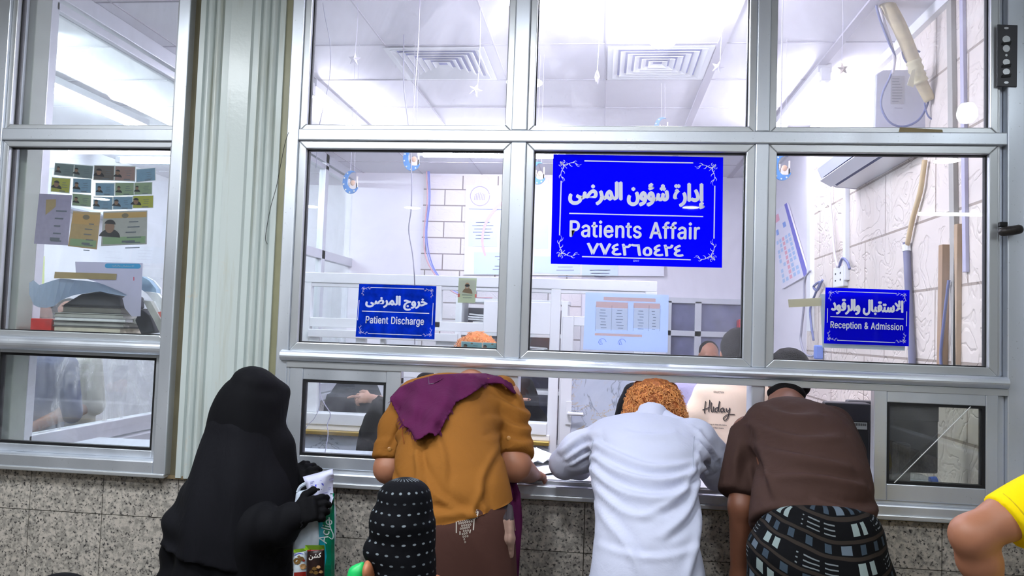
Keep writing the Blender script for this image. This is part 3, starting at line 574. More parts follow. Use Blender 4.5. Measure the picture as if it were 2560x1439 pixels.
# ================================================================ outlines of the latin letters on the signs (advance, points, triangles)
GLYPH = {'&':(447,[197,-7,165,-5,136,1,110,12,88,26,69,42,54,62,43,84,36,108,34,133,36,154,40,173,47,189,58,205,70,220,85,235,101,249,120,264,140,279,216,335,223,340,230,346,237,352,243,359,249,367,255,375,259,384,261,394,262,405,260,420,255,434,245,445,233,454,219,459,201,461,189,460,178,457,168,453,159,447,151,440,145,431,141,421,138,411,137,399,138,386,141,375,145,363,152,352,159,340,169,327,179,314,191,300,204,284,438,0,364,0,171,231,153,254,136,274,121,293,108,310,96,327,87,344,81,361,77,379,75,398,77,420,82,440,91,458,102,474,117,488,134,499,154,507,176,512,200,513,224,512,246,507,266,499,283,488,297,475,308,459,317,442,322,424,324,404,323,389,320,375,315,362,309,349,301,336,291,325,281,314,269,303,256,293,154,217,135,202,121,188,110,174,103,161,98,146,97,131,98,115,102,101,109,87,118,76,130,66,143,57,158,51,175,48,193,46,213,48,232,52,251,59,269,69,286,81,301,95,315,112,327,131,336,151,343,174,348,198,349,224,408,224,406,194,403,167,397,144,389,124,380,107,371,92,361,80,353,70,345,62,333,47,315,30,294,17,271,7,246,-1,221,-5],[72,74,73,71,74,72,71,75,74,70,75,71,70,76,75,69,76,70,69,77,76,69,78,77,68,78,69,68,79,78,67,34,68,34,79,68,67,35,34,33,79,34,67,36,35,33,80,79,32,80,33,66,36,67,66,37,36,31,80,32,66,38,37,66,39,38,30,80,31,30,81,80,65,39,66,65,40,39,29,81,30,65,41,40,29,82,81,65,42,41,28,82,29,64,42,65,64,43,42,27,82,28,27,83,82,64,44,43,63,44,64,26,83,27,26,84,83,63,45,44,25,84,26,62,45,63,25,85,84,24,85,25,62,46,45,23,85,24,62,47,46,23,86,85,61,47,62,22,86,23,21,86,22,61,48,47,21,87,86,20,87,21,60,48,61,19,87,20,60,49,48,19,88,87,18,51,19,51,88,19,60,50,49,59,50,60,51,89,88,59,51,50,51,90,89,58,51,59,51,91,90,58,18,51,18,52,51,57,18,58,18,115,52,115,53,52,17,57,18,57,115,18,17,56,57,16,56,17,16,55,56,15,55,16,14,55,15,14,92,55,92,54,55,118,120,119,118,121,120,13,92,14,13,93,92,12,93,13,12,94,93,117,121,118,117,122,121,11,94,12,11,95,94,11,96,95,116,122,117,10,96,11,116,123,122,10,97,96,9,97,10,115,123,116,9,98,97,115,124,123,8,98,9,8,99,98,114,127,115,127,53,115,53,126,115,126,124,115,126,125,124,8,100,99,113,127,114,7,100,8,7,101,100,112,127,113,127,53,126,7,102,101,6,102,7,111,127,112,111,128,127,6,103,102,111,129,128,110,129,111,6,104,103,110,130,129,5,104,6,109,130,110,5,105,104,108,130,109,5,106,105,107,130,108,5,107,106,107,131,130,5,131,107,4,131,5,4,132,131,3,132,4,3,133,132,2,133,3,2,134,133,1,134,2,1,135,134,0,135,1],3),'A':(479,[16,0,201,509,276,509,463,0,395,0,287,302,280,323,272,346,264,372,255,402,244,438,232,478,245,478,233,437,222,402,213,371,204,345,197,322,191,302,85,0,110,142,110,199,370,199,370,142],[0,11,1,11,2,1,11,12,2,12,3,2,0,21,11,21,13,11,13,10,11,13,10,12,10,22,12,22,3,12,9,22,10,21,14,13,8,22,9,21,15,14,7,22,8,21,16,15,6,22,7,21,17,16,5,22,6,21,18,17,21,20,18,20,19,18,4,23,5,23,22,5,0,20,21,20,22,21,20,23,22,23,3,22,0,19,20,4,3,23],3),'D':(502,[219,0,96,0,96,57,215,57,254,60,288,68,318,81,343,99,363,122,379,149,390,181,397,216,399,255,397,294,390,329,379,361,364,388,344,410,320,428,291,441,258,449,221,452,93,452,93,509,225,509,273,505,315,495,353,478,385,455,412,426,433,391,449,351,458,306,462,255,458,205,449,159,433,119,411,83,384,54,351,31,312,14,268,3,125,509,125,0,60,0,60,509],[44,23,45,23,42,45,44,22,23,42,24,23,43,24,42,43,21,24,21,25,24,21,26,25,21,27,26,21,28,27,21,20,28,20,29,28,44,21,22,44,2,21,2,43,21,19,29,20,18,29,19,17,29,18,17,30,29,16,30,17,16,31,30,15,31,16,14,31,15,14,32,31,13,32,14,13,33,32,12,33,13,11,33,12,11,34,33,10,34,11,10,35,34,9,35,10,9,36,35,8,36,9,7,36,8,7,37,36,6,37,7,6,38,37,5,38,6,4,38,5,3,38,4,44,1,2,43,3,2,43,38,3,43,39,38,43,40,39,43,41,40,43,0,41,1,43,44,43,0,1],3),'P':(444,[60,0,60,509,235,509,272,506,305,499,332,487,356,471,375,452,390,430,400,404,407,377,409,348,407,318,400,291,390,265,375,243,356,223,332,207,305,195,272,188,235,186,109,186,109,242,233,242,257,244,279,248,297,256,312,266,324,279,333,294,339,310,343,328,344,348,343,367,339,385,333,402,324,416,312,428,297,439,279,446,257,451,232,452,125,452,125,0],[0,42,1,42,2,1,42,3,2,42,4,3,42,5,4,42,6,5,42,7,6,42,41,7,41,40,7,40,8,7,0,22,42,22,43,42,39,8,40,38,8,39,37,8,38,37,9,8,36,9,37,35,9,36,35,10,9,34,10,35,33,10,34,33,11,10,32,11,33,31,11,32,31,12,11,30,12,31,30,13,12,29,13,30,28,13,29,28,14,13,27,14,28,26,14,27,26,15,14,25,15,26,24,15,25,23,15,24,23,16,15,0,21,22,43,23,22,43,20,23,20,16,23,20,17,16,20,18,17,20,19,18,0,20,21,0,43,20],3),'R':(449,[60,0,60,509,236,509,273,506,305,500,333,489,356,473,376,455,390,433,401,408,407,381,409,352,407,323,401,296,390,271,376,250,356,232,333,217,305,206,273,200,236,198,96,198,96,255,234,255,258,256,280,260,298,267,313,276,325,287,334,300,340,316,344,333,345,352,344,371,340,389,334,405,325,419,313,430,298,440,279,446,258,451,233,452,125,452,125,0,353,0,230,229,303,229,428,0],[0,22,1,22,42,1,42,2,1,42,3,2,42,4,3,42,5,4,42,6,5,42,7,6,42,41,7,41,40,7,40,8,7,22,43,42,39,8,40,38,8,39,37,8,38,37,9,8,36,9,37,35,9,36,35,10,9,34,10,35,33,10,34,33,11,10,32,11,33,31,11,32,31,12,11,30,12,31,30,13,12,29,13,30,28,13,29,28,14,13,27,14,28,26,14,27,26,15,14,25,15,26,24,15,25,23,15,24,0,21,22,43,23,22,43,45,23,45,15,23,45,16,15,45,46,16,46,17,16,43,20,45,20,44,45,47,17,46,18,47,17,19,47,18,20,47,19,0,20,21,0,43,20,44,47,20],3),'a':(389,[160,-9,137,-7,115,-3,94,5,76,15,60,29,48,45,38,63,32,84,30,108,32,128,36,146,43,161,53,174,64,184,78,193,92,200,108,206,125,211,143,214,161,217,178,220,200,223,218,225,234,227,247,229,257,231,265,235,271,240,274,246,276,255,276,257,275,272,272,285,267,297,260,307,251,315,240,322,227,327,212,330,196,331,178,330,163,327,149,322,137,316,127,309,118,301,110,292,104,283,100,274,41,291,51,313,64,331,79,346,95,358,114,368,133,375,153,380,173,383,194,384,208,384,223,382,239,379,255,375,271,369,286,360,300,350,312,336,322,320,330,301,335,278,337,251,337,0,277,0,277,52,272,52,267,43,260,34,252,25,242,16,229,8,215,1,199,-4,181,-7,170,45,192,47,211,51,228,59,242,68,254,80,263,93,270,108,274,122,276,138,276,190,272,187,267,184,259,182,251,180,241,178,231,176,221,174,210,173,200,171,191,170,182,169,175,168,161,166,147,163,134,159,122,153,112,147,103,139,97,130,93,118,92,105,93,93,96,82,102,72,109,64,119,57,130,52,142,48,156,46],[58,60,59,58,61,60,57,61,58,57,62,61,56,62,57,56,63,62,55,63,56,55,64,63,55,65,64,54,65,55,54,66,65,53,66,54,53,67,66,52,67,53,52,40,67,40,39,67,39,68,67,51,41,52,41,40,52,51,42,41,38,68,39,51,43,42,37,68,38,51,44,43,36,68,37,36,69,68,51,45,44,35,69,36,50,45,51,50,46,45,34,69,35,34,70,69,50,47,46,33,70,34,50,48,47,49,48,50,32,70,33,32,71,70,31,71,32,30,71,31,29,71,30,29,72,71,28,72,29,27,72,28,26,94,27,94,72,27,25,94,26,24,94,25,23,94,24,22,94,23,21,94,22,20,94,21,19,94,20,18,94,19,17,94,18,16,94,17,15,94,16,14,94,15,14,95,94,93,72,94,14,96,95,14,97,96,13,97,14,13,98,97,13,99,98,13,100,99,13,101,100,13,102,101,12,102,13,12,103,102,12,104,103,12,105,104,12,106,105,12,107,106,12,108,107,12,109,108,11,109,12,11,110,109,11,111,110,11,112,111,10,112,11,10,113,112,92,72,93,10,114,113,9,114,10,91,72,92,9,115,114,8,115,9,90,72,91,8,116,115,89,72,90,8,117,116,7,117,8,7,118,117,88,74,89,74,72,89,7,119,118,87,74,88,7,120,119,6,120,7,86,75,87,75,74,87,6,121,120,6,122,121,86,76,75,73,72,74,85,76,86,6,123,122,84,76,85,6,84,123,6,76,84,5,76,6,5,77,76,5,78,77,4,78,5,4,79,78,4,80,79,3,80,4,3,81,80,2,81,3,2,82,81,1,82,2,1,83,82,0,83,1],3),'c':(395,[207,-8,174,-5,144,3,117,16,93,35,72,58,56,85,44,116,37,150,34,187,37,225,44,260,56,291,72,318,93,341,117,360,144,374,174,382,207,384,226,384,243,381,260,377,276,371,291,364,305,356,318,346,330,335,340,322,349,308,356,293,362,277,303,262,300,272,295,281,290,289,284,297,278,304,270,311,261,316,252,321,242,325,231,328,220,329,207,330,184,328,163,321,145,310,130,296,118,278,108,258,102,236,98,212,96,187,98,163,102,139,108,117,118,97,130,80,145,66,163,55,184,49,207,46,220,47,232,49,243,52,253,55,262,60,271,66,279,73,285,80,292,89,297,98,301,107,304,117,363,102,357,86,350,70,341,56,331,43,319,32,306,21,292,12,277,5,261,-1,244,-5,226,-7],[17,19,18,17,20,19,16,20,17,16,21,20,16,22,21,15,22,16,15,23,22,15,24,23,14,24,15,14,25,24,14,26,25,13,43,14,43,26,14,43,42,26,42,27,26,13,44,43,41,27,42,13,45,44,40,27,41,39,27,40,39,28,27,13,46,45,38,28,39,12,46,13,37,28,38,36,28,37,12,47,46,36,29,28,35,29,36,34,29,35,12,48,47,34,30,29,11,48,12,33,30,34,32,30,33,11,49,48,32,31,30,10,49,11,10,50,49,10,51,50,9,51,10,9,52,51,8,52,9,8,53,52,8,54,53,7,54,8,7,55,54,7,56,55,72,74,73,6,56,7,71,74,72,71,75,74,70,75,71,6,57,56,69,75,70,69,76,75,5,57,6,5,58,57,68,76,69,67,76,68,67,77,76,66,77,67,5,59,58,65,77,66,4,59,5,65,78,77,64,78,65,4,60,59,63,78,64,62,78,63,4,61,60,61,78,62,4,78,61,4,79,78,3,79,4,3,80,79,3,81,80,2,81,3,2,82,81,2,83,82,1,83,2,1,84,83,1,85,84,0,85,1],3),'d':(424,[195,-8,165,-6,137,3,111,16,89,34,70,57,55,84,43,116,36,151,34,189,36,227,43,261,55,293,70,320,89,342,112,361,137,374,165,382,196,384,218,383,237,379,253,373,267,364,278,355,287,346,295,336,301,327,306,319,311,319,311,509,372,509,372,0,313,0,313,59,307,59,301,50,295,41,287,31,277,21,266,12,252,4,236,-3,217,-7,205,47,226,49,246,55,263,65,278,78,290,95,299,115,306,138,310,162,312,189,310,216,306,241,300,263,290,282,278,299,263,312,246,322,227,328,205,330,182,328,162,322,145,311,130,298,118,281,108,261,102,239,98,215,96,189,98,163,102,139,109,117,118,97,130,80,145,66,162,55,182,49],[28,30,29,28,31,30,17,19,18,17,20,19,16,20,17,16,21,20,15,21,16,15,22,21,15,23,22,14,23,15,14,24,23,14,25,24,13,61,14,61,25,14,61,26,25,13,62,61,60,26,61,59,26,60,13,63,62,59,27,26,58,27,59,13,64,63,12,64,13,58,28,27,58,57,28,57,56,28,56,55,28,55,54,28,54,31,28,12,65,64,12,66,65,11,66,12,11,67,66,10,67,11,10,68,67,53,31,54,10,69,68,9,69,10,52,31,53,9,70,69,9,71,70,51,31,52,8,71,9,8,72,71,50,31,51,7,72,8,7,73,72,49,31,50,7,74,73,6,74,7,48,31,49,6,75,74,47,33,48,33,31,48,5,75,6,5,76,75,46,33,47,5,77,76,45,34,46,34,33,46,45,35,34,32,31,33,4,77,5,4,78,77,44,35,45,44,36,35,4,43,78,43,36,44,4,36,43,4,37,36,3,37,4,3,38,37,3,39,38,2,39,3,2,40,39,2,41,40,1,41,2,1,42,41,0,42,1],3),'e':(404,[212,-8,177,-5,145,3,117,16,92,35,72,58,56,85,44,116,37,150,34,187,36,224,44,258,55,290,71,317,91,340,115,359,142,373,172,382,205,384,226,383,246,380,266,374,285,366,303,355,319,341,334,324,347,305,357,282,365,256,370,227,371,194,371,169,75,169,75,221,338,221,310,202,308,226,304,248,298,269,288,286,277,301,263,314,246,323,227,328,205,330,183,328,164,323,146,313,131,301,119,286,109,270,102,251,97,231,96,211,96,178,98,151,102,127,110,106,121,88,135,73,151,61,169,53,190,48,212,46,227,47,241,49,254,53,265,58,276,65,285,73,294,82,300,93,306,105,365,91,358,72,348,55,335,39,320,26,302,14,283,4,261,-3,237,-7],[17,19,18,17,20,19,16,20,17,16,21,20,16,22,21,15,22,16,15,23,22,14,23,15,14,24,23,14,25,24,13,45,14,45,44,14,44,25,14,43,25,44,42,25,43,13,46,45,42,26,25,41,26,42,13,47,46,12,47,13,40,26,41,12,48,47,40,27,26,39,27,40,12,49,48,11,49,12,11,50,49,38,27,39,38,28,27,11,51,50,37,28,38,10,51,11,37,29,28,10,52,51,36,29,37,10,33,52,33,53,52,36,34,29,34,30,29,35,34,36,9,33,10,9,32,33,53,34,33,53,30,34,54,30,53,54,31,30,8,32,9,55,31,54,8,31,32,8,55,31,8,56,55,7,56,8,7,57,56,6,57,7,6,58,57,71,73,72,70,73,71,70,74,73,6,59,58,5,59,6,69,74,70,5,60,59,68,74,69,68,75,74,67,75,68,5,61,60,66,75,67,4,61,5,66,76,75,4,62,61,65,76,66,64,76,65,4,63,62,63,76,64,4,76,63,4,77,76,3,77,4,3,78,77,2,78,3,2,79,78,2,80,79,1,80,2,1,81,80,0,81,1],3),'f':(253,[228,379,228,327,6,327,6,379,81,0,81,432,82,452,87,470,96,486,107,499,120,510,135,519,152,525,169,529,187,530,201,530,212,529,222,527,231,525,238,523,243,521,227,468,224,470,220,471,215,472,209,473,202,474,195,474,178,472,164,468,154,460,147,449,143,435,142,419,142,0],[13,15,14,13,16,15,12,16,13,12,17,16,12,18,17,11,18,12,11,19,18,11,20,19,11,21,20,10,21,11,9,23,10,23,22,10,22,21,10,8,25,9,25,24,9,24,23,9,7,27,8,27,26,8,26,25,8,7,28,27,7,29,28,6,29,7,6,30,29,6,31,30,5,31,6,5,32,31,5,33,32,4,33,5,4,34,33,2,0,3,2,1,0],3),'g':(425,[207,-151,180,-149,156,-146,134,-140,114,-132,97,-122,82,-110,70,-97,59,-84,51,-69,101,-41,107,-49,114,-57,122,-66,131,-74,142,-82,154,-88,169,-93,187,-96,207,-97,236,-95,261,-87,282,-75,298,-58,308,-34,311,-6,311,68,306,68,301,60,294,51,287,41,277,32,266,23,252,16,236,10,217,6,195,5,165,7,138,14,113,27,90,43,71,65,55,90,43,120,36,154,34,191,36,229,43,263,55,293,71,320,90,342,112,361,138,374,166,382,196,384,218,383,237,379,253,373,267,365,279,356,288,346,296,336,302,327,308,319,313,319,313,379,372,379,372,-9,370,-40,363,-67,350,-90,334,-109,314,-124,291,-136,265,-144,237,-149,205,59,227,61,246,66,264,75,278,87,290,103,300,121,307,142,311,166,312,193,311,219,307,242,300,264,291,283,279,299,264,312,247,322,227,328,205,330,182,328,163,322,145,312,130,298,118,282,109,262,102,241,98,218,96,193,98,167,102,144,109,123,118,104,131,88,145,76,163,66,183,61],[53,55,54,53,56,55,52,56,53,64,66,65,64,67,66,52,57,56,51,57,52,51,58,57,51,59,58,50,59,51,50,60,59,50,61,60,49,94,50,94,61,50,94,62,61,49,95,94,93,62,94,92,62,93,49,96,95,92,63,62,91,63,92,49,97,96,48,97,49,91,64,63,91,90,64,90,89,64,89,88,64,88,87,64,87,67,64,48,98,97,48,99,98,47,99,48,47,100,99,46,100,47,46,101,100,86,67,87,46,102,101,45,102,46,85,67,86,45,103,102,45,104,103,84,67,85,44,104,45,44,105,104,83,67,84,43,105,44,43,106,105,82,67,83,43,107,106,81,67,82,42,107,43,42,108,107,80,26,81,26,67,81,41,108,42,41,109,108,79,26,80,41,110,109,78,27,79,27,26,79,78,28,27,25,67,26,41,111,110,77,28,78,40,111,41,40,76,111,76,28,77,76,29,28,40,29,76,40,30,29,39,30,40,39,31,30,39,32,31,38,32,39,38,33,32,38,34,33,37,34,38,37,35,34,36,35,37,24,67,25,24,68,67,23,68,24,23,69,68,9,11,10,9,12,11,9,13,12,22,69,23,9,14,13,22,70,69,8,14,9,8,15,14,21,70,22,8,16,15,7,16,8,20,70,21,7,17,16,20,71,70,7,18,17,19,71,20,7,19,18,7,71,19,6,71,7,6,72,71,5,72,6,4,72,5,4,73,72,3,73,4,3,74,73,2,74,3,2,75,74,1,75,2,1,0,75],3),'h':(410,[114,227,114,0,53,0,53,509,114,509,114,287,102,287,116,319,132,344,152,362,175,374,200,382,227,384,252,383,275,377,295,369,313,356,328,340,341,321,350,298,355,271,357,240,357,0,296,0,296,235,293,263,286,286,273,304,256,318,235,326,210,329,192,328,176,324,161,317,147,308,136,297,126,283,119,266,115,248],[2,4,3,2,6,4,6,5,4,11,13,12,11,14,13,10,14,11,10,15,14,9,15,10,9,16,15,8,16,9,8,17,16,7,31,8,31,17,8,31,30,17,30,18,17,29,18,30,7,32,31,28,18,29,7,33,32,28,19,18,6,33,7,27,19,28,6,34,33,6,35,34,26,19,27,26,20,19,6,36,35,2,37,6,37,36,6,25,20,26,25,21,20,2,38,37,24,21,25,2,0,38,24,22,21,23,22,24,2,1,0],3),'i':(166,[84,443,73,444,63,448,54,455,47,463,43,472,41,483,43,494,47,504,54,512,63,518,73,522,84,524,95,522,105,518,114,512,121,504,125,494,126,483,125,472,121,463,114,455,105,448,95,444,53,0,53,379,114,379,114,0],[24,26,25,24,27,26,11,13,12,10,13,11,10,14,13,9,14,10,9,15,14,8,15,9,8,16,15,7,16,8,7,17,16,6,17,7,6,18,17,5,18,6,5,19,18,4,19,5,4,20,19,3,20,4,3,21,20,2,21,3,2,22,21,1,22,2,1,23,22,0,23,1],3),'m':(609,[53,0,53,379,112,379,112,295,108,295,114,314,122,331,132,346,144,358,158,368,172,376,187,382,203,385,219,386,245,383,268,375,287,361,303,342,314,320,321,295,312,295,318,312,326,329,337,343,350,356,364,366,381,375,398,381,417,385,437,386,458,385,478,380,497,372,514,361,529,346,541,328,550,307,555,283,557,255,557,0,496,0,496,254,493,279,485,298,473,313,456,323,438,329,419,330,402,329,387,326,374,320,363,312,353,302,345,290,340,277,336,263,335,247,335,0,274,0,274,260,272,280,265,297,253,311,238,322,220,328,199,330,185,329,171,326,158,320,145,312,135,302,126,289,119,274,115,257,114,238,114,0],[12,14,13,28,30,29,11,14,12,27,30,28,27,31,30,11,15,14,10,15,11,26,31,27,26,32,31,0,2,1,0,4,2,4,3,2,9,15,10,25,32,26,9,16,15,25,33,32,8,16,9,24,33,25,8,17,16,24,34,33,7,17,8,23,34,24,23,35,34,6,17,7,22,47,23,47,35,23,6,65,17,65,18,17,5,66,6,66,65,6,64,18,65,22,48,47,46,35,47,5,67,66,22,49,48,21,49,22,45,35,46,45,36,35,63,18,64,5,68,67,21,50,49,44,36,45,62,18,63,5,69,68,62,19,18,21,51,50,4,69,5,43,36,44,20,51,21,4,70,69,20,52,51,61,19,62,43,37,36,20,53,52,4,71,70,42,37,43,60,20,61,20,19,61,0,72,4,72,71,4,60,53,20,60,54,53,42,38,37,59,54,60,41,38,42,59,55,54,0,73,72,59,56,55,58,56,59,0,74,73,41,39,38,40,39,41,58,57,56,0,75,74],3),'n':(409,[114,227,114,0,53,0,53,379,112,379,112,287,102,287,116,319,132,344,152,362,175,374,200,382,227,384,252,383,275,377,295,369,313,356,328,340,341,321,350,298,355,271,357,240,357,0,296,0,296,235,293,263,286,286,273,304,256,318,235,326,210,329,192,328,176,324,161,317,147,308,136,297,126,283,119,266,115,248],[11,13,12,11,14,13,10,14,11,2,4,3,2,6,4,6,5,4,10,15,14,9,15,10,9,16,15,8,16,9,8,17,16,7,31,8,31,17,8,31,30,17,30,18,17,29,18,30,7,32,31,28,18,29,7,33,32,28,19,18,6,33,7,27,19,28,6,34,33,6,35,34,26,19,27,26,20,19,6,36,35,2,37,6,37,36,6,25,20,26,25,21,20,2,38,37,24,21,25,2,0,38,24,22,21,23,22,24,2,1,0],3),'o':(415,[207,-8,174,-5,144,3,117,16,93,35,72,58,56,85,44,116,37,150,34,187,37,225,44,260,56,291,72,318,93,341,117,360,144,374,174,382,207,384,241,382,271,374,299,360,323,341,343,318,359,291,371,260,379,225,381,187,379,150,371,116,359,85,343,58,323,35,299,16,271,3,241,-5,207,46,231,49,252,55,270,66,285,80,298,97,307,117,314,139,318,163,319,187,318,212,314,236,307,258,298,278,285,296,270,310,252,321,231,328,207,330,184,328,163,321,145,310,130,296,118,278,108,258,102,236,98,212,96,187,98,163,102,139,108,117,118,97,130,80,145,66,163,55,184,49],[17,19,18,16,19,17,16,20,19,15,20,16,15,21,20,14,21,15,14,22,21,13,22,14,13,54,22,54,23,22,13,55,54,53,23,54,13,56,55,52,23,53,13,57,56,51,23,52,12,57,13,51,24,23,12,58,57,50,24,51,12,59,58,49,24,50,11,59,12,49,25,24,11,60,59,48,25,49,10,60,11,48,26,25,10,61,60,47,26,48,10,62,61,46,26,47,46,27,26,9,62,10,9,63,62,45,27,46,8,63,9,8,64,63,44,27,45,44,28,27,8,65,64,43,28,44,43,29,28,7,65,8,7,66,65,42,29,43,7,67,66,41,29,42,6,67,7,41,30,29,6,68,67,40,30,41,5,68,6,40,31,30,5,69,68,39,31,40,5,70,69,38,31,39,4,70,5,38,32,31,4,71,70,37,32,38,4,36,71,36,32,37,4,32,36,3,32,4,3,33,32,2,33,3,2,34,33,1,34,2,1,35,34,0,35,1],3),'p':(424,[53,-143,53,379,112,379,112,319,118,319,123,327,130,336,137,346,147,355,158,364,171,373,188,379,207,383,229,384,259,382,287,374,313,361,335,342,354,320,370,293,381,261,388,227,390,189,388,151,381,116,370,84,355,57,336,34,313,16,288,3,260,-6,229,-8,208,-7,189,-3,173,4,159,12,147,21,138,31,130,41,124,50,118,59,114,59,114,-143,220,47,242,49,262,55,279,66,294,80,306,97,316,117,323,139,327,163,328,189,327,215,323,239,316,261,307,281,295,298,280,311,262,322,243,328,220,330,198,328,178,322,161,312,147,299,134,282,125,263,118,241,114,216,113,189,114,162,118,138,125,115,135,95,147,78,162,65,179,55,198,49],[12,14,13,11,14,12,11,15,14,0,2,1,0,3,2,10,15,11,10,16,15,9,16,10,8,16,9,8,17,16,7,17,8,6,17,7,6,61,17,61,18,17,5,61,6,5,62,61,60,18,61,5,63,62,59,18,60,4,63,5,4,64,63,58,18,59,58,19,18,0,4,3,0,68,4,68,67,4,67,66,4,66,65,4,65,64,4,57,19,58,56,19,57,56,20,19,55,20,56,55,21,20,54,21,55,0,69,68,53,21,54,53,22,21,0,70,69,52,22,53,0,71,70,51,22,52,51,23,22,50,23,51,0,72,71,50,24,23,49,24,50,0,73,72,48,24,49,48,25,24,0,41,73,41,74,73,47,25,48,41,75,74,47,26,25,46,26,47,41,76,75,45,26,46,41,40,76,40,77,76,0,42,41,39,77,40,45,27,26,44,27,45,39,78,77,38,78,39,43,27,44,38,43,78,38,27,43,37,27,38,37,28,27,36,28,37,35,28,36,35,29,28,34,29,35,33,29,34,33,30,29,32,30,33,32,31,30],3),'r':(259,[53,0,53,379,112,379,112,321,115,321,124,339,137,354,152,367,171,377,191,383,213,385,218,385,223,385,229,384,235,384,240,384,243,384,243,322,241,323,236,324,230,324,223,325,215,326,207,326,190,324,174,321,159,315,146,306,135,296,126,284,119,269,115,254,114,237,114,0],[9,11,10,9,12,11,9,13,12,9,14,13,9,15,14,9,16,15,9,17,16,8,17,9,0,2,1,0,3,2,7,17,8,6,17,7,5,19,6,19,18,6,18,17,6,4,23,5,23,22,5,22,21,5,21,20,5,20,19,5,4,24,23,4,25,24,0,4,3,0,31,4,31,30,4,30,29,4,29,28,4,28,27,4,27,26,4,26,25,4,0,32,31,0,33,32],3),'s':(365,[182,-8,157,-7,133,-3,112,3,93,12,76,24,62,38,50,54,41,73,36,94,94,107,101,87,111,72,124,60,141,52,160,47,181,45,206,47,227,53,244,62,258,74,265,88,268,103,266,115,262,126,254,136,243,144,229,150,212,155,149,170,118,180,92,192,72,208,58,227,50,249,47,274,49,295,55,314,65,332,79,347,95,360,115,370,137,378,161,383,187,384,212,383,234,379,254,372,271,363,286,352,299,339,309,324,318,308,324,290,268,277,262,291,254,304,243,316,228,325,210,331,187,333,166,331,147,326,131,317,119,305,111,292,109,277,110,264,115,253,124,243,136,235,152,229,172,223,229,209,261,200,287,187,306,171,320,153,328,131,331,107,329,85,323,65,312,47,298,31,281,18,260,6,236,-2,210,-7],[43,45,44,43,46,45,42,46,43,42,47,46,41,47,42,41,48,47,40,48,41,40,49,48,39,49,40,39,50,49,38,50,39,38,60,50,60,51,50,38,61,60,59,51,60,37,61,38,37,62,61,58,51,59,37,63,62,57,51,58,57,52,51,37,64,63,56,52,57,36,64,37,56,53,52,36,65,64,55,53,56,35,65,36,35,66,65,54,53,55,35,67,66,34,67,35,34,68,67,34,69,68,33,69,34,33,70,69,33,71,70,33,72,71,32,72,33,32,73,72,32,74,73,31,74,32,31,75,74,30,75,31,30,76,75,29,76,30,29,77,76,28,77,29,27,77,28,27,78,77,26,78,27,25,78,26,24,78,25,24,79,78,23,79,24,22,79,23,9,11,10,22,80,79,21,80,22,8,11,9,20,80,21,8,12,11,20,81,80,19,81,20,7,12,8,7,13,12,19,82,81,18,82,19,7,14,13,6,14,7,17,82,18,6,15,14,16,82,17,16,83,82,6,16,15,6,83,16,5,83,6,5,84,83,4,84,5,4,85,84,3,85,4,3,86,85,2,86,3,2,87,86,1,87,2,1,0,87],3),'t':(227,[204,379,204,327,6,327,6,379,65,471,126,471,126,98,127,83,130,70,136,61,144,55,156,51,170,50,175,50,180,50,185,51,191,52,197,53,202,54,213,2,207,0,200,-2,192,-3,184,-3,176,-4,168,-4,138,-1,113,7,92,21,77,41,68,64,65,93],[31,5,4,31,6,5,2,0,3,2,1,0,31,7,6,30,7,31,30,8,7,30,9,8,29,9,30,29,10,9,29,11,10,17,19,18,16,19,17,15,19,16,29,12,11,14,19,15,13,19,14,12,19,13,29,19,12,28,19,29,27,19,28,26,19,27,26,20,19,26,21,20,25,21,26,25,22,21,25,23,22,25,24,23],3)}
def latin2d(body, bold=22):
    """the outline as thin layers printed a little to each side, which makes it bold"""
    out = []
    for dx, dy in ((0, 0), (-bold, 0), (bold, 0), (0, -bold*.6), (0, bold*.6)):
        x = 0; V = []; F = []
        for ch in body:
            if ch == ' ': x += 260; continue
            adv, p, t, _ = GLYPH[ch]; b = len(V); V += [(p[i]+x+dx, p[i+1]+dy) for i in range(0, len(p), 2)]; F += [(t[i]+b, t[i+1]+b, t[i+2]+b) for i in range(0, len(t), 3)]; x += adv+bold*1.1
        out.append((np.array(V, float), F))
    o = np.vstack([v for v, f in out]); lo, hi = o.min(0), o.max(0)
    return [((v-(lo+hi)/2)/(hi-lo), f) for v, f in out]
# ================================================================ signs, papers and cards on the glass
def sheet_mat(name, col, trans=0.45, rough=0.5, var=0.0, vscale=20.0):
    t = NT(name); c = col
    if var: c = t.mix(t.noise(t.co('Object'), vscale, 4.0), tuple(x*(1-var) for x in col[:3])+(1,), col)
    a = t.bsdf(c, rough); b = t.n('BsdfTranslucent', {0: c}).outputs[0]
    return t.done(t.n('MixShader', {0: trans, 1: a, 2: b}).outputs[0])
M_BLUE = sheet_mat('royal_blue_sign_film', (0.003, 0.003, 0.95, 1), 0.7, 0.015)
M_BLUE2 = sheet_mat('mottled_blue_sign_film', (0.004, 0.10, 0.98, 1), 0.65, 0.015, 0.8, 26.0)
M_LETTER = sheet_mat('pale_lettering', S(236, 238, 255), 0.0, 0.5)
M_LETTER2 = sheet_mat('grey_lettering', S(208, 216, 236), 0.0, 0.5)
AR = {'affairs': '\uFE87\uFEA9\uFE8D\uFEAD\uFE93 \uFEB7\uFE86\uFEED\uFEE5 \uFE8D\uFEDF\uFEE4\uFEAE\uFEBF\uFEF0'[::-1],
      'discharge': '\uFEA7\uFEAE\uFEED\uFE9D \uFE8D\uFEDF\uFEE4\uFEAE\uFEBF\uFEF0'[::-1],
      'reception': '\uFE8D\uFEFB\uFEB3\uFE98\uFED8\uFE92\uFE8E\uFEDD \uFEED\uFE8D\uFEDF\uFEAE\uFED7\uFEEE\uFEA9'[::-1],
      'snack': '\uFEDB\uFEB8\uFEE6'[::-1]}
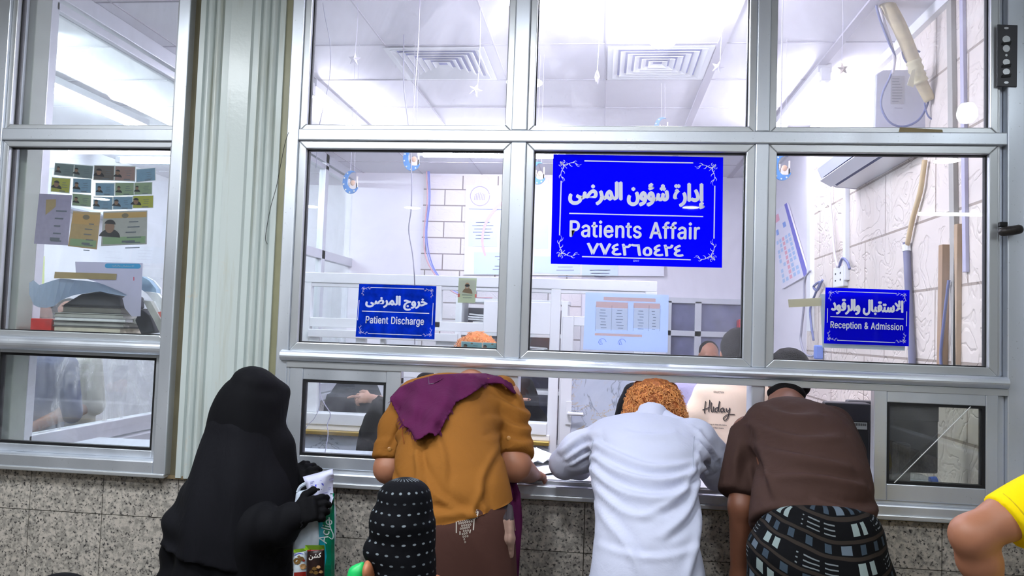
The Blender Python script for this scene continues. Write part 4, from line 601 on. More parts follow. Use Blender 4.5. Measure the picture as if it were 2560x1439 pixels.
class Film:
    """flat things stuck on a plane of constant Y: picture corners give its place, size and tilt on that plane"""
    def __init__(s, c, Y):
        s.c = c; s.Y = Y
        (ax, ay), (bx, by), (cx, cy), (dx, dy) = c
        s.u = Vector((bx-ax+cx-dx, by-ay+cy-dy)).normalized(); s.v = Vector((ax-dx+bx-cx, ay-dy+by-cy)).normalized()
    def put(s, vf, cx, cy, lift=0.0008):
        v, f = vf; vs = [at(cx+s.u.x*p[0]+s.v.x*p[1], cy+s.u.y*p[0]+s.v.y*p[1], s.Y-lift) for p in v]; return vs, f
    def quad(s, pts, lift=0.0008): return [at(x, y, s.Y-lift) for x, y in pts], [tuple(range(len(pts)))]
def flourish():
    parts = []
    def sp(cx, cy, r, a0, a1, w): parts.append(stroke2d([(cx+r*(1-0.75*k/9)*math.cos(a0+(a1-a0)*k/9), cy+r*(1-0.75*k/9)*math.sin(a0+(a1-a0)*k/9)) for k in range(10)], w, w*0.7, 3))
    def leaf(pts, w):
        n = len(pts); v, f = stroke2d(pts, w, w*0.25, 5); parts.append((v, f))
    for m in (0, 1):
        q = []; parts_before = len(parts)
        sp(0.20, 0.07, 0.075, -1.6, 4.2, 0.022); sp(0.34, 0.14, 0.06, 2.6, -3.0, 0.02)
        leaf([(0.12, 0.12), (0.30, 0.22), (0.48, 0.12), (0.70, 0.10), (0.88, 0.20), (1.0, 0.16)], 0.035)
        leaf([(0.45, 0.13), (0.52, 0.24), (0.60, 0.26)], 0.04); leaf([(0.62, 0.10), (0.72, 0.02), (0.80, 0.03)], 0.04)
        leaf([(0.74, 0.13), (0.82, 0.24), (0.92, 0.27)], 0.035)
        if m: parts[parts_before:] = [(v[:, ::-1].copy(), f) for v, f in parts[parts_before:]]
    leaf([(0.06, 0.06), (0.2, 0.2), (0.36, 0.36)], 0.05); sp(0.09, 0.09, 0.05, 0.8, 6.5, 0.02)
    V = []; F = []; o = 0
    for v, f in parts:
        V.append(v); F += [tuple(i+o for i in q) for q in f]; o += len(v)
    return np.vstack(V), F
FLO = flourish()
def sign(c, Y, board_m, let_m, label, texts, lines, fsize, orn_m=None):
    F_ = Film(c, Y); cw = at(sum(p[0] for p in c)/4, sum(p[1] for p in c)/4, Y)
    t = thing('window_sign', cw, label, 'sign')
    MB().slab([at(x, y, Y) for x, y in c]).build('board', board_m, t)
    for body, cx, cy, w, h, bold in texts:
        b = MB()
        if bold is None:
            for q, (v, f) in enumerate(latin2d(body)): b.add(*F_.put((v*np.array([w, h]), f), cx, cy, .0008+.00025*q))
        else:
            v, f = fit2d(text2d(body, .010), w*(1-bold*.35), h*(1-bold)); o_ = h*bold*.62
            for q, (dx, dy) in enumerate(((0, 0), (-o_, 0), (o_, 0), (0, -o_*.7), (0, o_*.7))): b.add(*F_.put((v+np.array([dx, dy]), f), cx, cy, .0008+.00025*q))
        b.build('lettering', let_m, t)
    b = MB()
    for (x0, y0, x1, y1, w) in lines: b.add(*F_.put(stroke2d([(0, 0), (1, 0)], 0.0), 0, 0)) if False else b.add([at(*p, Y-0.0008) for p in ((x0-(w/2 if abs(y1-y0) > abs(x1-x0) else 0), y0-(w/2 if abs(x1-x0) > abs(y1-y0) else 0)), (x1-(w/2 if abs(y1-y0) > abs(x1-x0) else 0), y1-(w/2 if abs(x1-x0) > abs(y1-y0) else 0)), (x1+(w/2 if abs(y1-y0) > abs(x1-x0) else 0), y1+(w/2 if abs(x1-x0) > abs(y1-y0) else 0)), (x0+(w/2 if abs(y1-y0) > abs(x1-x0) else 0), y0+(w/2 if abs(x1-x0) > abs(y1-y0) else 0)))], [(0, 1, 2, 3)])
    b.build('border_line', let_m, t)
    for k, (sx, sy) in enumerate(((1, -1), (-1, -1), (-1, 1), (1, 1))):
        v, f = FLO; v2 = v*np.array([sx, sy])*fsize
        m = 0.035*math.dist(c[0], c[1]); px, py = c[k]
        px += sx*m*F_.u.x - (-sy)*m*F_.v.x*-1*-1; py += sx*m*F_.u.y
        px = c[k][0]+sx*m*F_.u.x+sy*m*F_.v.x; py = c[k][1]+sx*m*F_.u.y+sy*m*F_.v.y
        b = MB(); b.add(*F_.put((v2, f), px, py)); b.build('corner_flourish', orn_m or let_m, t)
    return t
YF_ = 0.0092
sg = sign([(1383, 385), (1808, 393), (1805, 669), (1377, 659)], YF_, M_BLUE, M_LETTER, 'large royal blue Patients Affair sign on the middle window pane',
     [(AR['affairs'], 1592, 487, 345, 66, 0.06), ('Patients Affair', 1587, 574, 326, 44, None), ('\u0667\u0667\u0664\u0662\u0666\u0665\u0664\u0662\u0664', 1588, 624, 246, 31, 0.06)],
     [(1423, 533, 1758, 541, 3), (1461, 402, 1733, 407, 3), (1455, 641, 1727, 649, 3), (1403, 452, 1399, 588, 3), (1787, 464, 1785, 596, 3)], 56)
b = MB(); b.add(*Film([(1383, 385), (1808, 393), (1805, 669), (1377, 659)], YF_).put(fit2d(text2d('22/9/17', 0.0), 15, 5), 1590, 652)); b.build('printer_mark', M_LETTER2, sg)
sign([(898, 709), (1091, 715), (1086, 848), (889, 841)], YF_, M_BLUE2, M_LETTER2, 'small mottled blue Patient Discharge sign on the left main pane',
     [(AR['discharge'], 991, 757, 156, 37, 0.06), ('Patient Discharge', 987, 803, 146, 24, None)],
     [(905, 777, 1073, 783, 2), (926, 718, 1060, 722, 1.6), (920, 833, 1054, 838, 1.6), (898, 750, 894, 800, 1.6), (1083, 757, 1080, 812, 1.6)], 24)
sign([(2064, 718), (2274, 725), (2272, 865), (2060, 858)], YF_, M_BLUE, M_LETTER, 'small royal blue Reception & Admission sign on the right pane',
     [(AR['reception'], 2168, 768, 182, 41, 0.06), ('Reception & Admission', 2167, 816, 182, 22, None)],
     [(2076, 791, 2259, 797, 2), (2094, 728, 2242, 733, 1.8), (2093, 850, 2238, 856, 1.8), (2069, 770, 2068, 806, 1.8), (2267, 778, 2266, 815, 1.8)], 27)
YS = 0.0195
# the sheet stuck behind the reception sign
tag(MB().slab([at(x, y, 0.024) for x, y in ((2050, 735), (2268, 734), (2262, 876), (2056, 868))]).build('backing_sheet', sheet_mat('pale_backing_paper', S(214, 224, 226))), 'pale paper sheet showing behind the Reception & Admission sign', 'paper')
M_TAPE = sheet_mat('old_brown_tape', S(196, 176, 132), 0.4, 0.5, 0.3, 30)
tag(MB().slab([at(x, y, 0.0185) for x, y in ((1970, 748), (2054, 744), (2054, 764), (1972, 768))], (0, .0005, 0)).build('tape_strip', sheet_mat('yellowed_tape', S(222, 218, 196), 0.6)), 'yellowed tape strip left of the Reception & Admission sign', 'tape')
tag(MB().slab([at(x, y, -0.0195) for x, y in ((2250, 318), (2356, 324), (2360, 343), (2244, 340))], (0, .0005, 0)).build('tape_strip', M_TAPE), 'wide brown tape strip on the bottom bead of the upper right pane', 'tape')

# the timetable sheet (printed side away from us, ink showing through)
c = [(1464, 730), (1672, 737), (1669, 881), (1458, 873)]
F_ = Film(c, YS); t = thing('printed_sheet', at(1566, 805, YS), 'light blue printed timetable sheet on the middle pane, under the big sign', 'paper')
M_PAPER_B = sheet_mat('light_blue_paper', S(214, 226, 248), 0.85)
def film_mat(name, col, f):
    t = NT(name); return t.done(t.n('MixShader', {0: f, 1: t.n('BsdfTransparent').outputs[0], 2: t.n('BsdfDiffuse', {0: col}).outputs[0]}).outputs[0])
M_INK = film_mat('faint_grey_ink', S(90, 100, 130), .6); M_ORANGE = film_mat('washed_orange_print', S(252, 184, 140), .65); M_CREAM = film_mat('cream_table_print', S(232, 226, 216), .5)
MB().slab([at(x, y, YS) for x, y in c]).build('sheet', M_PAPER_B, t)
def q4(x, y, w, h, lift=0.0006): return F_.put((np.array([(-w/2, -h/2), (w/2, -h/2), (w/2, h/2), (-w/2, h/2)]), [(0, 1, 2, 3)]), x, y, lift)
for q_ in ((1574, 748, 130, 9), (1530, 762, 80, 15), (1617, 764, 66, 13), (1546, 837, 118, 6)): MB().add(*q4(*q_)).build('orange_band', M_ORANGE, t)
for q_ in ((1529, 797, 80, 54), (1617, 796, 66, 50)): MB().add(*q4(*q_)).build('table', M_CREAM, t)
b = MB()
for r in range(7):
    for x, w in ((1508, 20), (1549, 20), (1602, 16), (1635, 10)): b.add(*q4(x+random.uniform(-2, 2), 776+7.4*r+(x-1560)*0.03, w*random.uniform(.6, 1), 1.6, 0.0011))
for x in (1489, 1529, 1569, 1584, 1622, 1650): b.add(*q4(x, 795, 0.8, 64, 0.0011))
b.build('table_text', M_INK, t)
for cx, cy in ((1502, 855), (1551, 856)):
    b = MB()
    b.add(*F_.put(stroke2d([(-10*math.cos(a*0.35), 12*math.sin(a*0.35)) for a in range(0, 9)], 1.2), cx+4, cy+3))
    b.add(*F_.put(stroke2d([(-3, -5), (0, 6), (4, -5), (-3, -5)], 1.6, None, 1), cx, cy))
    b.build('pen_lettering', sheet_mat('blue_pen', S(110, 140, 226)), t)

# little cards: identity papers taped on the glass
M_CARDS = {k: sheet_mat('card_'+k, v, 0.4, 0.4, 0.25, 60) for k, v in dict(grey=S(132, 146, 150), blue=S(140, 172, 198), yellow=S(190, 190, 92), green=S(160, 178, 150), tan=S(196, 172, 128), pink=S(170, 140, 138), lilac=S(178, 172, 196), pale=S(190, 190, 186), dark=S(120, 112, 110), teal=S(150, 196, 206)).items()}
M_FACE = sheet_mat('card_photo_skin', S(150, 118, 100), 0.3); M_HAIRP = sheet_mat('card_photo_dark', S(44, 44, 52), 0.3); M_CINK = sheet_mat('card_ink', S(112, 120, 132), 0.4); M_CWHITE = sheet_mat('card_white_edge', S(206, 210, 208), 0.4)
M_SEAL = sheet_mat('card_seal', S(130, 120, 100), 0.3); M_GREENBAND = sheet_mat('card_green_band', S(150, 178, 140), 0.4); M_ORBAND = sheet_mat('card_orange_band', S(206, 170, 112), 0.4)
def ell2(rx, ry, n=14, a0=0, a1=2*math.pi): return np.array([(rx*math.cos(a0+(a1-a0)*k/n), ry*math.sin(a0+(a1-a0)*k/n)) for k in range(n)]), [tuple(range(n))]
def card(c, col, label, group, photo=None, text=3, seal=False, band=None, Y=YS, name='identity_card', cat='card', edge=True, dark=False):
    F2 = Film(c, Y); (ax, ay) = c[0]
    cx = sum(p[0] for p in c)/4; cy = sum(p[1] for p in c)/4; W = math.dist(c[0], c[1]); H = math.dist(c[0], c[3])
    t = thing(name, at(cx, cy, Y), label, cat, group)
    MB().slab([at(x, y, Y) for x, y in c], (0, 0.001, 0)).build('card_sheet', M_CWHITE if edge else M_CARDS[col], t)
    def Q(x, y, w, h, lift): return F2.put((np.array([(-w/2, -h/2), (w/2, -h/2), (w/2, h/2), (-w/2, h/2)]), [(0, 1, 2, 3)]), cx+F2.u.x*x*W/2+F2.v.x*y*H/2, cy+F2.u.y*x*W/2+F2.v.y*y*H/2, lift)
    def P2(vf, x, y, lift): return F2.put(vf, cx+F2.u.x*x*W/2+F2.v.x*y*H/2, cy+F2.u.y*x*W/2+F2.v.y*y*H/2, lift)
    if edge: b = MB(); b.add(*Q(0, 0, W-3, H-3, 0.0005)); b.build('printed_face', M_CARDS[col], t)
    if band:
        for m, y, h in band: b = MB(); b.add(*Q(0, y, W-3, h*H, 0.0007)); b.build('colour_band', m, t)
    if photo is not None:
        px, sc = photo; r = H*0.15*sc
        b = MB(); b.cur = 0; b.add(*P2(ell2(r*0.85, r*1.1), px, 0.1, 0.0013)); b.cur = 1
        b.add(*P2(ell2(r*1.0, r*0.9, 12, 0.0, math.pi), px, 0.22, 0.0016)); b.add(*P2(ell2(r*1.9, r*1.6, 12, 0.0, math.pi), px, -0.55, 0.0011))
        b.build('portrait', [M_FACE, M_HAIRP], t)
    b = MB()
    text = max(text, 3)
    for k in range(text):
        w = W*random.uniform(0.18, 0.36); b.add(*Q((0.35 if (photo and photo[0] < 0) or photo is None else -0.35)+random.uniform(-.1, .1), 0.35-0.3*k, w, max(1.0, H*0.03), 0.0012))
    if text: b.add(*Q(0.2, -0.78, W*0.3, max(1.5, H*0.06), 0.0012)); b.build('print_lettering', M_CINK, t)
    if seal: b = MB(); b.add(*P2(ell2(H*0.10, H*0.07), 0.0, 0.72, 0.0012)); b.build('seal', M_SEAL, t)
    return t
def L(*p): return [(x/2.569, 340+y/2.569) for x, y in p]
G = 'identity cards taped on the left window'
card(L((352, 170), (478, 180), (472, 264), (345, 250)), 'grey', 'grey card, first of the top row of cards on the left window', G, (-0.6, 0.9))
card(L((478, 180), (600, 190), (592, 276), (472, 264)), 'grey', 'grey card with two faces, second of the top row on the left window', G, (-0.75, 1.0))
card(L((604, 186), (738, 188), (733, 287), (598, 282)), 'dark', 'dark faded photo card, middle of the top row on the left window', G, (-0.5, 1.3), 1)
card(L((738, 190), (872, 192), (868, 292), (733, 287)), 'pink', 'pinkish card with a rose stain, fourth of the top row on the left window', G, (-0.7, 1.0))
card(L((874, 212), (999, 203), (1000, 284), (873, 297)), 'blue', 'tilted blue card ending the top row of cards on the left window', G, None, 4)
card(L((333, 262), (455, 270), (447, 369), (323, 357)), 'yellow', 'yellow card at the left of the middle row on the left window', G, (-0.45, 1.3))
card(L((469, 271), (588, 276), (584, 366), (466, 362)), 'blue', 'blue card right of the yellow one on the left window', G, (-0.6, 1.0))
card(L((613, 299), (737, 300), (735, 385), (612, 382)), 'blue', 'blue card above the white lamp reflection on the left window', G, (-0.6, 1.0))
card(L((738, 298), (862, 300), (861, 378), (737, 384)), 'green', 'greenish card near the right of the middle row on the left window', G, (-0.6, 0.9))
card(L((863, 298), (979, 294), (977, 375), (862, 378)), 'green', 'greenish card ending the middle row on the left window', G, (-0.7, 0.9))
card(L((465, 367), (587, 377), (584, 456), (462, 446)), 'green', 'half blue half yellow card starting the bottom row on the left window', G, (-0.6, 1.0))
card(L((600, 387), (725, 390), (722, 474), (598, 471)), 'blue', 'blue card with a red corner in the bottom row on the left window', G, (-0.7, 1.0))
card(L((726, 387), (853, 388), (850, 470), (724, 472)), 'blue', 'blue card with a dark portrait in the bottom row on the left window', G, (-0.65, 1.2))
card(L((854, 382), (987, 380), (985, 461), (851, 464)), 'yellow', 'yellow card with a veiled portrait, last of the bottom row on the left window', G, (-0.7, 1.5), 2)
G2 = 'old certificates taped on the left window'
t = card(L((252, 370), (462, 378), (436, 702), (218, 690)), 'lilac', 'lilac certificate with a torn hole at the left of the two tan papers', G2, None, 5, False, None, YS+0.003, 'certificate', 'paper', False)
b = MB(); b.add([at(*p, YS+0.002) for p in L((296, 408), (360, 405), (358, 452), (322, 482), (292, 506))], [(0, 1, 2, 3, 4)]); b.build('torn_patch', M_CARDS['tan'], t)
card(L((470, 482), (646, 490), (622, 728), (436, 706)), 'tan', 'yellowed certificate in the middle of three on the left window', G2, None, 6, True, [(M_ORBAND, 0.6, 0.3), (M_GREENBAND, -0.75, 0.2)], YS+0.0015, 'certificate', 'paper', False)
card(L((664, 484), (946, 477), (942, 694), (648, 706)), 'pale', 'tan certificate with a grey portrait at the right on the left window', G2, (-0.68, 1.1), 6, True, [(M_ORBAND, 0.75, 0.16), (M_GREENBAND, -0.7, 0.2)], YS+0.0015, 'certificate', 'paper', False)
G = 'identity cards at the bottom of the left main pane'
card([(1153, 852), (1206, 856), (1205, 884), (1152, 881)], 'teal', 'pale blue identity card, left of the pair at the corner of the left main pane', G, (-0.6, 1.2), 2, True)
card([(1207, 855), (1255, 858), (1254, 885), (1206, 884)], 'teal', 'pale blue identity card, right of the pair at the corner of the left main pane', G, (-0.75, 1.2), 2, True)
# portrait card stuck on the left main pane
c = [(1147, 694), (1192, 695), (1188, 757), (1144, 756)]; F_ = Film(c, 0.0195)
t = thing('photo_card', at(1167, 725, YS), 'small green memorial card with a man\'s portrait on the left main pane', 'card')
MB().slab([at(x, y, YS) for x, y in c], (0, .002, 0)).build('card_sheet', sheet_mat('sage_green_card', S(204, 212, 190), 0.5), t)
def q4b(x, y, w, h, l=0.0008): return F_.put((np.array([(-w/2, -h/2), (w/2, -h/2), (w/2, h/2), (-w/2, h/2)]), [(0, 1, 2, 3)]), x, y, l)
b = MB(); b.cur = 0; b.add(*q4b(1168, 717, 40, 34, 0.0006)); b.cur = 1; b.add(*F_.put(ell2(13, 15, 14, 0, math.pi), 1168, 734, 0.001)); b.cur = 2; b.add(*F_.put(ell2(6, 8), 1168, 714, 0.0014))
b.cur = 3; b.add(*F_.put(ell2(6.5, 5.5, 12, 0, math.pi), 1168, 715, 0.0018)); b.add(*F_.put(ell2(5.0, 4.2, 12, math.pi, 2*math.pi), 1168, 713, 0.0016)); b.cur = 4; b.add(*F_.put(ell2(3, 1.0), 1168, 717.5, 0.002))
b.build('portrait', [sheet_mat('pale_photo_ground', S(214, 214, 206), 0.4), sheet_mat('brown_jacket_print', S(150, 120, 96), 0.3), sheet_mat('portrait_skin', S(206, 160, 136), 0.3), M_HAIRP, M_CWHITE], t)
b = MB(); b.add(*q4b(1168, 737, 26, 1.6)); b.add(*q4b(1168, 744, 22, 1.2)); b.build('print_line', M_CINK, t)
b = MB(); b.add(*q4b(1147, 738, 5, 8)); b.add(*q4b(1189, 739, 4, 8)); b.build('red_pattern', sheet_mat('card_red', S(214, 110, 100), 0.4), t)
# torn poster and tape on the left window
poly = [(188, 654), (357, 657), (355, 700), (351, 790), (330, 791), (312, 770), (306, 745), (318, 737), (300, 728), (262, 712), (228, 700), (190, 690)]
t = thing('torn_poster', at(270, 700, YS+.006), 'lilac torn poster with a turquoise title pill low on the left window', 'poster')
MB().slab([at(x, y, YS+.008) for x, y in poly], (0, .001, 0)).build('sheet', sheet_mat('lilac_paper', S(206, 204, 220), 0.5), t)
F_ = Film([(188, 654), (357, 657), (351, 790), (188, 788)], YS+.008)
pill = [(268+6*math.cos(a), 664+6*math.sin(a)) for a in np.linspace(math.pi/2, 1.5*math.pi, 7)] + [(346+6*math.cos(a), 665+6*math.sin(a)) for a in np.linspace(-math.pi/2, math.pi/2, 7)]
MB().add(*F_.quad(pill)).build('title_pill', sheet_mat('turquoise_print', S(70, 170, 216), 0.4), t)
MB().add(*F_.put(fit2d(text2d(AR['reception'], 0.0), 56, 5), 307, 664.5, 0.0014)).build('lettering', M_CWHITE, t)
MB().add(*F_.quad([(333, 692), (336, 692), (336, 701), (333, 701)])).build('red_mark', sheet_mat('poster_red', S(220, 120, 140), 0.4), t)
tag(MB().slab([at(x, y, YS+.004) for x, y in ((137, 679), (292, 684), (290, 699), (135, 695))], (0, .0006, 0)).build('tape_strip', M_TAPE), 'wide brown tape across the torn poster on the left window', 'tape')
# torn curled blue-white sheet hanging behind the left window
def curl_sheet(pts, Y0, amp, thick=0.0012):
    b = MB(); n = len(pts)
    for k in range(n-1):
        (x0, yt0, yb0), (x1, yt1, yb1) = pts[k], pts[k+1]
        f0, f1 = amp*math.sin(math.pi*k/(n-1)), amp*math.sin(math.pi*(k+1)/(n-1))
        q = [at(x0, yt0, Y0), at(x1, yt1, Y0), at(x1, yb1, Y0+f1), at(x0, yb0, Y0+f0)]
        b.prism(q, (0, thick, 0))
    return b
cs = curl_sheet([(73, 706, 735), (84, 700, 762), (98, 712, 768), (116, 706, 769), (134, 700, 765), (150, 696, 752), (168, 697, 743), (186, 699, 737), (206, 701, 734), (226, 703, 731), (250, 706, 728), (276, 712, 734), (300, 724, 738), (318, 735, 742)], 0.034, 0.05)
tag(cs.build('torn_sheet', sheet_mat('blue_white_paper', S(196, 212, 230), 0.4, 0.5, 0.2, 14)), 'torn blue-white sheet curling under the brown tape on the left window', 'paper')
# ================================================================ papers and files on the ledge behind the left window
M_PAP = [mat('file_paper_'+n, c, 0.7, var=0.12, vscale=30) for n, c in (('white', S(226, 228, 230)), ('grey', S(170, 170, 164)), ('cream', S(206, 198, 178)), ('dim', S(112, 110, 104)), ('dark', S(58, 60, 66)), ('blue', S(150, 176, 196)))]
M_SHELF = mat('pale_shelf_board', S(196, 194, 188), 0.5)
tag(MB().box(XL+0.03, -1.66, 0.075, 0.36, 1.49, 1.515).build('ledge_shelf', M_SHELF, bevel=0.002), 'shelf behind the left window carrying books and loose files', 'shelf')
def book(px0, px1, pyb, Y, h, depth, mcov, mpag, label, group='old ledgers stacked behind the left window', z0=None):
    a = at(px0, pyb, Y); c = at(px1, pyb, Y); z = a.z if z0 is None else z0
    t = thing('ledger', ((a.x+c.x)/2, Y+depth/2, z), label, 'book', group)
    MB().box(a.x+0.004, c.x-0.004, Y+0.004, Y+depth, z+0.003, z+h-0.003).build('page_block', mpag, t)
    b = MB(); b.box(a.x, c.x, Y, Y+depth, z, z+0.003); b.box(a.x, c.x, Y, Y+depth, z+h-0.003, z+h); b.build('cover', mcov, t); return z+h
z = 1.515
labs = ['bottom grey ledger of the pile behind the left window', 'second ledger from the bottom of the pile, with worn cream edge', 'third ledger from the bottom of the pile behind the left window', 'fourth ledger from the bottom, thin and pale', 'fifth ledger from the bottom, thin and grey', 'top dark ledger of the pile behind the left window']
for i, (x0, x1, h, m, p) in enumerate([(131, 316, .030, 3, 1), (131, 300, .030, 3, 2), (129, 308, .022, 4, 1), (131, 312, .018, 1, 0), (130, 306, .016, 1, 1), (150, 300, .028, 4, 3)]):
    z = book(x0, x1, 835, 0.10+0.004*(i % 3), h, 0.2, M_PAP[m], M_PAP[p], labs[i], z0=z)
tag(MB().prism([(at(150, 800, .11).x, .11, z), (at(300, 800, .11).x, .11, z), (at(296, 800, .11).x, .11, z+.05), (at(250, 800, .11).x, .11, z+.068), (at(196, 800, .11).x, .11, z+.05)], (0, .18, 0)).build('black_bag', M_PAP[4], bevel=0.008), 'crumpled black bag lying on top of the ledger pile', 'bag')
a = at(75, 822, .10); c = at(127, 822, .10)
t = thing('red_box', ((a.x+c.x)/2, .16, 1.515), 'red box beside the ledger pile behind the left window', 'box')
MB().box(a.x, c.x, .10, .24, 1.530, 1.602).build('body', mat('red_card', S(196, 40, 36), 0.5, var=0.25, vscale=25), t, bevel=0.003)
MB().box(a.x-.002, c.x+.002, .098, .242, 1.515, 1.531).build('base_tray', M_PAP[1], t, bevel=0.002)
tag(MB().obox(at(58, 830, .11)+Vector((0, 0, .002)), .03, .03, .012).build('glue_stick', mat('red_orange_plastic', S(230, 90, 60), 0.4), bevel=0.003), 'small red-orange stick left of the red box', 'stick')
def folder(poly, Y, depth, m, label, name='paper_file'):
    t = thing(name, at(*poly[0], Y), label, 'file', 'loose files leaning in the left window')
    P = [at(x, y, Y) for x, y in poly]
    MB().prism(P, (0, depth, 0)).build('cover', m, t, bevel=0.001)
    Q = [p+Vector((0.004, depth, 0)) for p in P]
    MB().prism(Q, (0, 0.012, 0)).build('page_block', M_PAP[0], t); return t
folder([(354, 690), (372, 700), (390, 722), (392, 742), (372, 736), (354, 724)], .13, .03, M_PAP[5], 'blue-grey crumpled file topmost at the right of the left window')
folder([(362, 728), (392, 732), (418, 760), (420, 800), (398, 770)], .10, .02, M_PAP[0], 'white file slanting under the blue-grey one')
folder([(356, 750), (376, 752), (414, 820), (418, 846), (404, 842), (384, 800)], .07, .02, M_PAP[1], 'grey file with red edge leaning against the window frame')
b = MB().prism([at(x, y, .066) for x, y in ((394, 780), (402, 778), (416, 806), (412, 812))], (0, .002, 0)); tag(b.build('red_file_tab', mat('faded_red_paper', S(222, 120, 112), 0.6)), 'faded red tab sticking out of the leaning files', 'tab')
tag(MB().prism([at(x, y, .10) for x, y in ((336, 800), (352, 772), (372, 788), (388, 830), (352, 836))], (0, .05, 0)).build('dark_pouch', M_PAP[4], bevel=0.006), 'dark pouch between the ledgers and the leaning files', 'pouch')
tag(MB().prism([at(x, y, .16) for x, y in ((300, 790), (318, 798), (352, 792), (374, 800), (356, 812), (322, 808))], (0, .08, 0)).build('paper_wad', M_PAP[1], bevel=0.002), 'grey torn paper wad sticking out of the ledger pile', 'paper')

# ================================================================ things on the inner worktop
M_BCAP = mat('blue_bottle_cap', S(40, 110, 226), 0.35)
M_PET = glass_mat('clear_plastic', 0.10, 0.1, 6.0, tint=(0.85, 0.9, 0.95, 1))
def bottle(name, base, label, lying=None, r=0.032, h=0.2):
    t = thing(name, base, label, 'bottle'); ax = Vector(lying).normalized() if lying else Vector((0, 0, 1)); b0 = Vector(base)+(Vector((0, 0, r)) if lying else Vector((0, 0, 0)))
    MB().lathe([(0.004, 0.0), (r*.9, 0.002), (r, .01), (r, h*.25), (r*.93, h*.3), (r, h*.35), (r, h*.62), (r*.8, h*.78), (r*.42, h*.9), (r*.42, h*.94)], b0, 20, ax).build('body', M_PET, t, smooth=True)
    MB().lathe([(r*.46, h*.92), (r*.46, h*1.02), (r*.3, h*1.03)], b0, 16, ax).build('cap', M_BCAP, t); return t
WT = 1.056
p = at(1568, 1090, 0.42); bottle('water_bottle', (p.x, p.y, WT), 'upright water bottle with blue cap, behind the bent old man\'s head')
p = atz(2248, 1205, 1.11); bottle('water_bottle', (1.03, 0.16, WT), 'clear water bottle with blue cap lying inside the right sliding pane', (1.0, 0.06, 0.10), 0.036, 0.22)
p = at(1480, 1105, 0.40)
tag(MB().box(p.x-.011, p.x+.011, .39, .41, WT, at(1480, 1078, .4).z).build('orange_box', mat('orange_wood', S(206, 108, 40), 0.5, var=0.2), bevel=0.003), 'small orange upright box on the inner worktop left of the old man', 'box')
# crumpled papers on the worktop
def rumpled(poly, z, amp, label, m, seed, name='crumpled_paper'):
    rnd = random.Random(seed); b = MB(); n = 9
    P = [atz(x, y, z) for x, y in poly]; vs = []
    for j in range(n):
        for i in range(n):
            u, v = i/(n-1), j/(n-1)
            p = (P[0]*(1-u)+P[1]*u)*(1-v)+(P[3]*(1-u)+P[2]*u)*v
            vs.append((p.x, p.y, z+amp*(0.2+rnd.random())*(0.3+math.sin(math.pi*u))))
    b.add(vs, [(j*n+i, j*n+i+1, (j+1)*n+i+1, (j+1)*n+i) for j in range(n-1) for i in range(n-1)])
    o = b.build(name, m, smooth=False); md = o.modifiers.new('solid', 'SOLIDIFY'); md.thickness = 0.0012; md.offset = 1
    return tag(o, label, 'paper')
rumpled([(1305, 1128), (1345, 1124), (1420, 1152), (1318, 1166)], WT+.004, .018, 'crumpled white paper on the worktop beside the mustard shirted man', M_PAP[0], 3)
rumpled([(1334, 1172), (1392, 1164), (1400, 1184), (1340, 1188)], WT+.001, .005, 'flat paper slip on the worktop in front of the old man\'s elbow', M_PAP[0], 5)
# monitors seen from behind
M_BLK = mat('black_plastic', S(34, 35, 40), 0.4); M_BLK2 = mat('dark_grey_plastic', S(58, 58, 64), 0.45)
def monitor(x0, x1, z0, z1, Y, label, lab=None, cloth=False):
    t = thing('computer_monitor', ((x0+x1)/2, Y+.05, WT), label, 'monitor')
    MB().box(x0, x1, Y, Y+.045, z0, z1).build('casing', M_BLK, t, bevel=.008)
    MB().box(x0, x1, Y-.004, Y+.03, z1-.07, z1-.002).build('rear_band', M_BLK2, t, bevel=.004)
    MB().box(x0+.01, x1-.01, Y+.045, Y+.05, z0+.012, z1-.012).build('screen', M_DARKGL, t)
    MB().lathe([(.02, 0), (.02, z0+.05-WT)], ((x0+x1)/2, Y+.06, WT), 12).build('stand', M_BLK2, t)
    MB().lathe([(.085, 0), (.085, .008), (.02, .014)], ((x0+x1)/2, Y+.06, WT), 24).build('base', M_BLK2, t)
    if lab:
        c = at(*lab, Y-.006); MB().box(c.x-.026, c.x+.026, Y-.0065, Y-.003, c.z-.013, c.z+.013).build('sticker', M_CWHITE, t)
        b = MB()
        for k in range(16): b.box(c.x-.022+.0028*k, c.x-.022+.0028*k+(.0012 if k % 3 else .002), Y-.0072, Y-.0066, c.z, c.z+.010)
        b.build('barcode', M_GASK, t)
a = at(2062, 1003, .22); c = at(2175, 1190, .22)
monitor(a.x, c.x, 1.10, a.z, .22, 'black monitor back with barcode sticker beside the brown shirted man', (2150, 1064))
a = at(2214, 1010, .30); c = at(2346, 1190, .30)
monitor(c.x-.34, c.x, 1.12, a.z+.01, .30, 'dark monitor back seen through the right sliding pane')
tag(MB().box(1.13, 1.18, .22, .28, WT, 1.24).build('black_case', M_BLK, bevel=.006), 'small black case low behind the right sliding pane', 'case')
tag(MB().lathe([(.11, 0), (.10, .03), (.05, .04)], (1.30, .22, WT), 24).build('dark_bowl', M_BLK2, smooth=True), 'dark round dish at the corner behind the right sliding pane', 'dish')
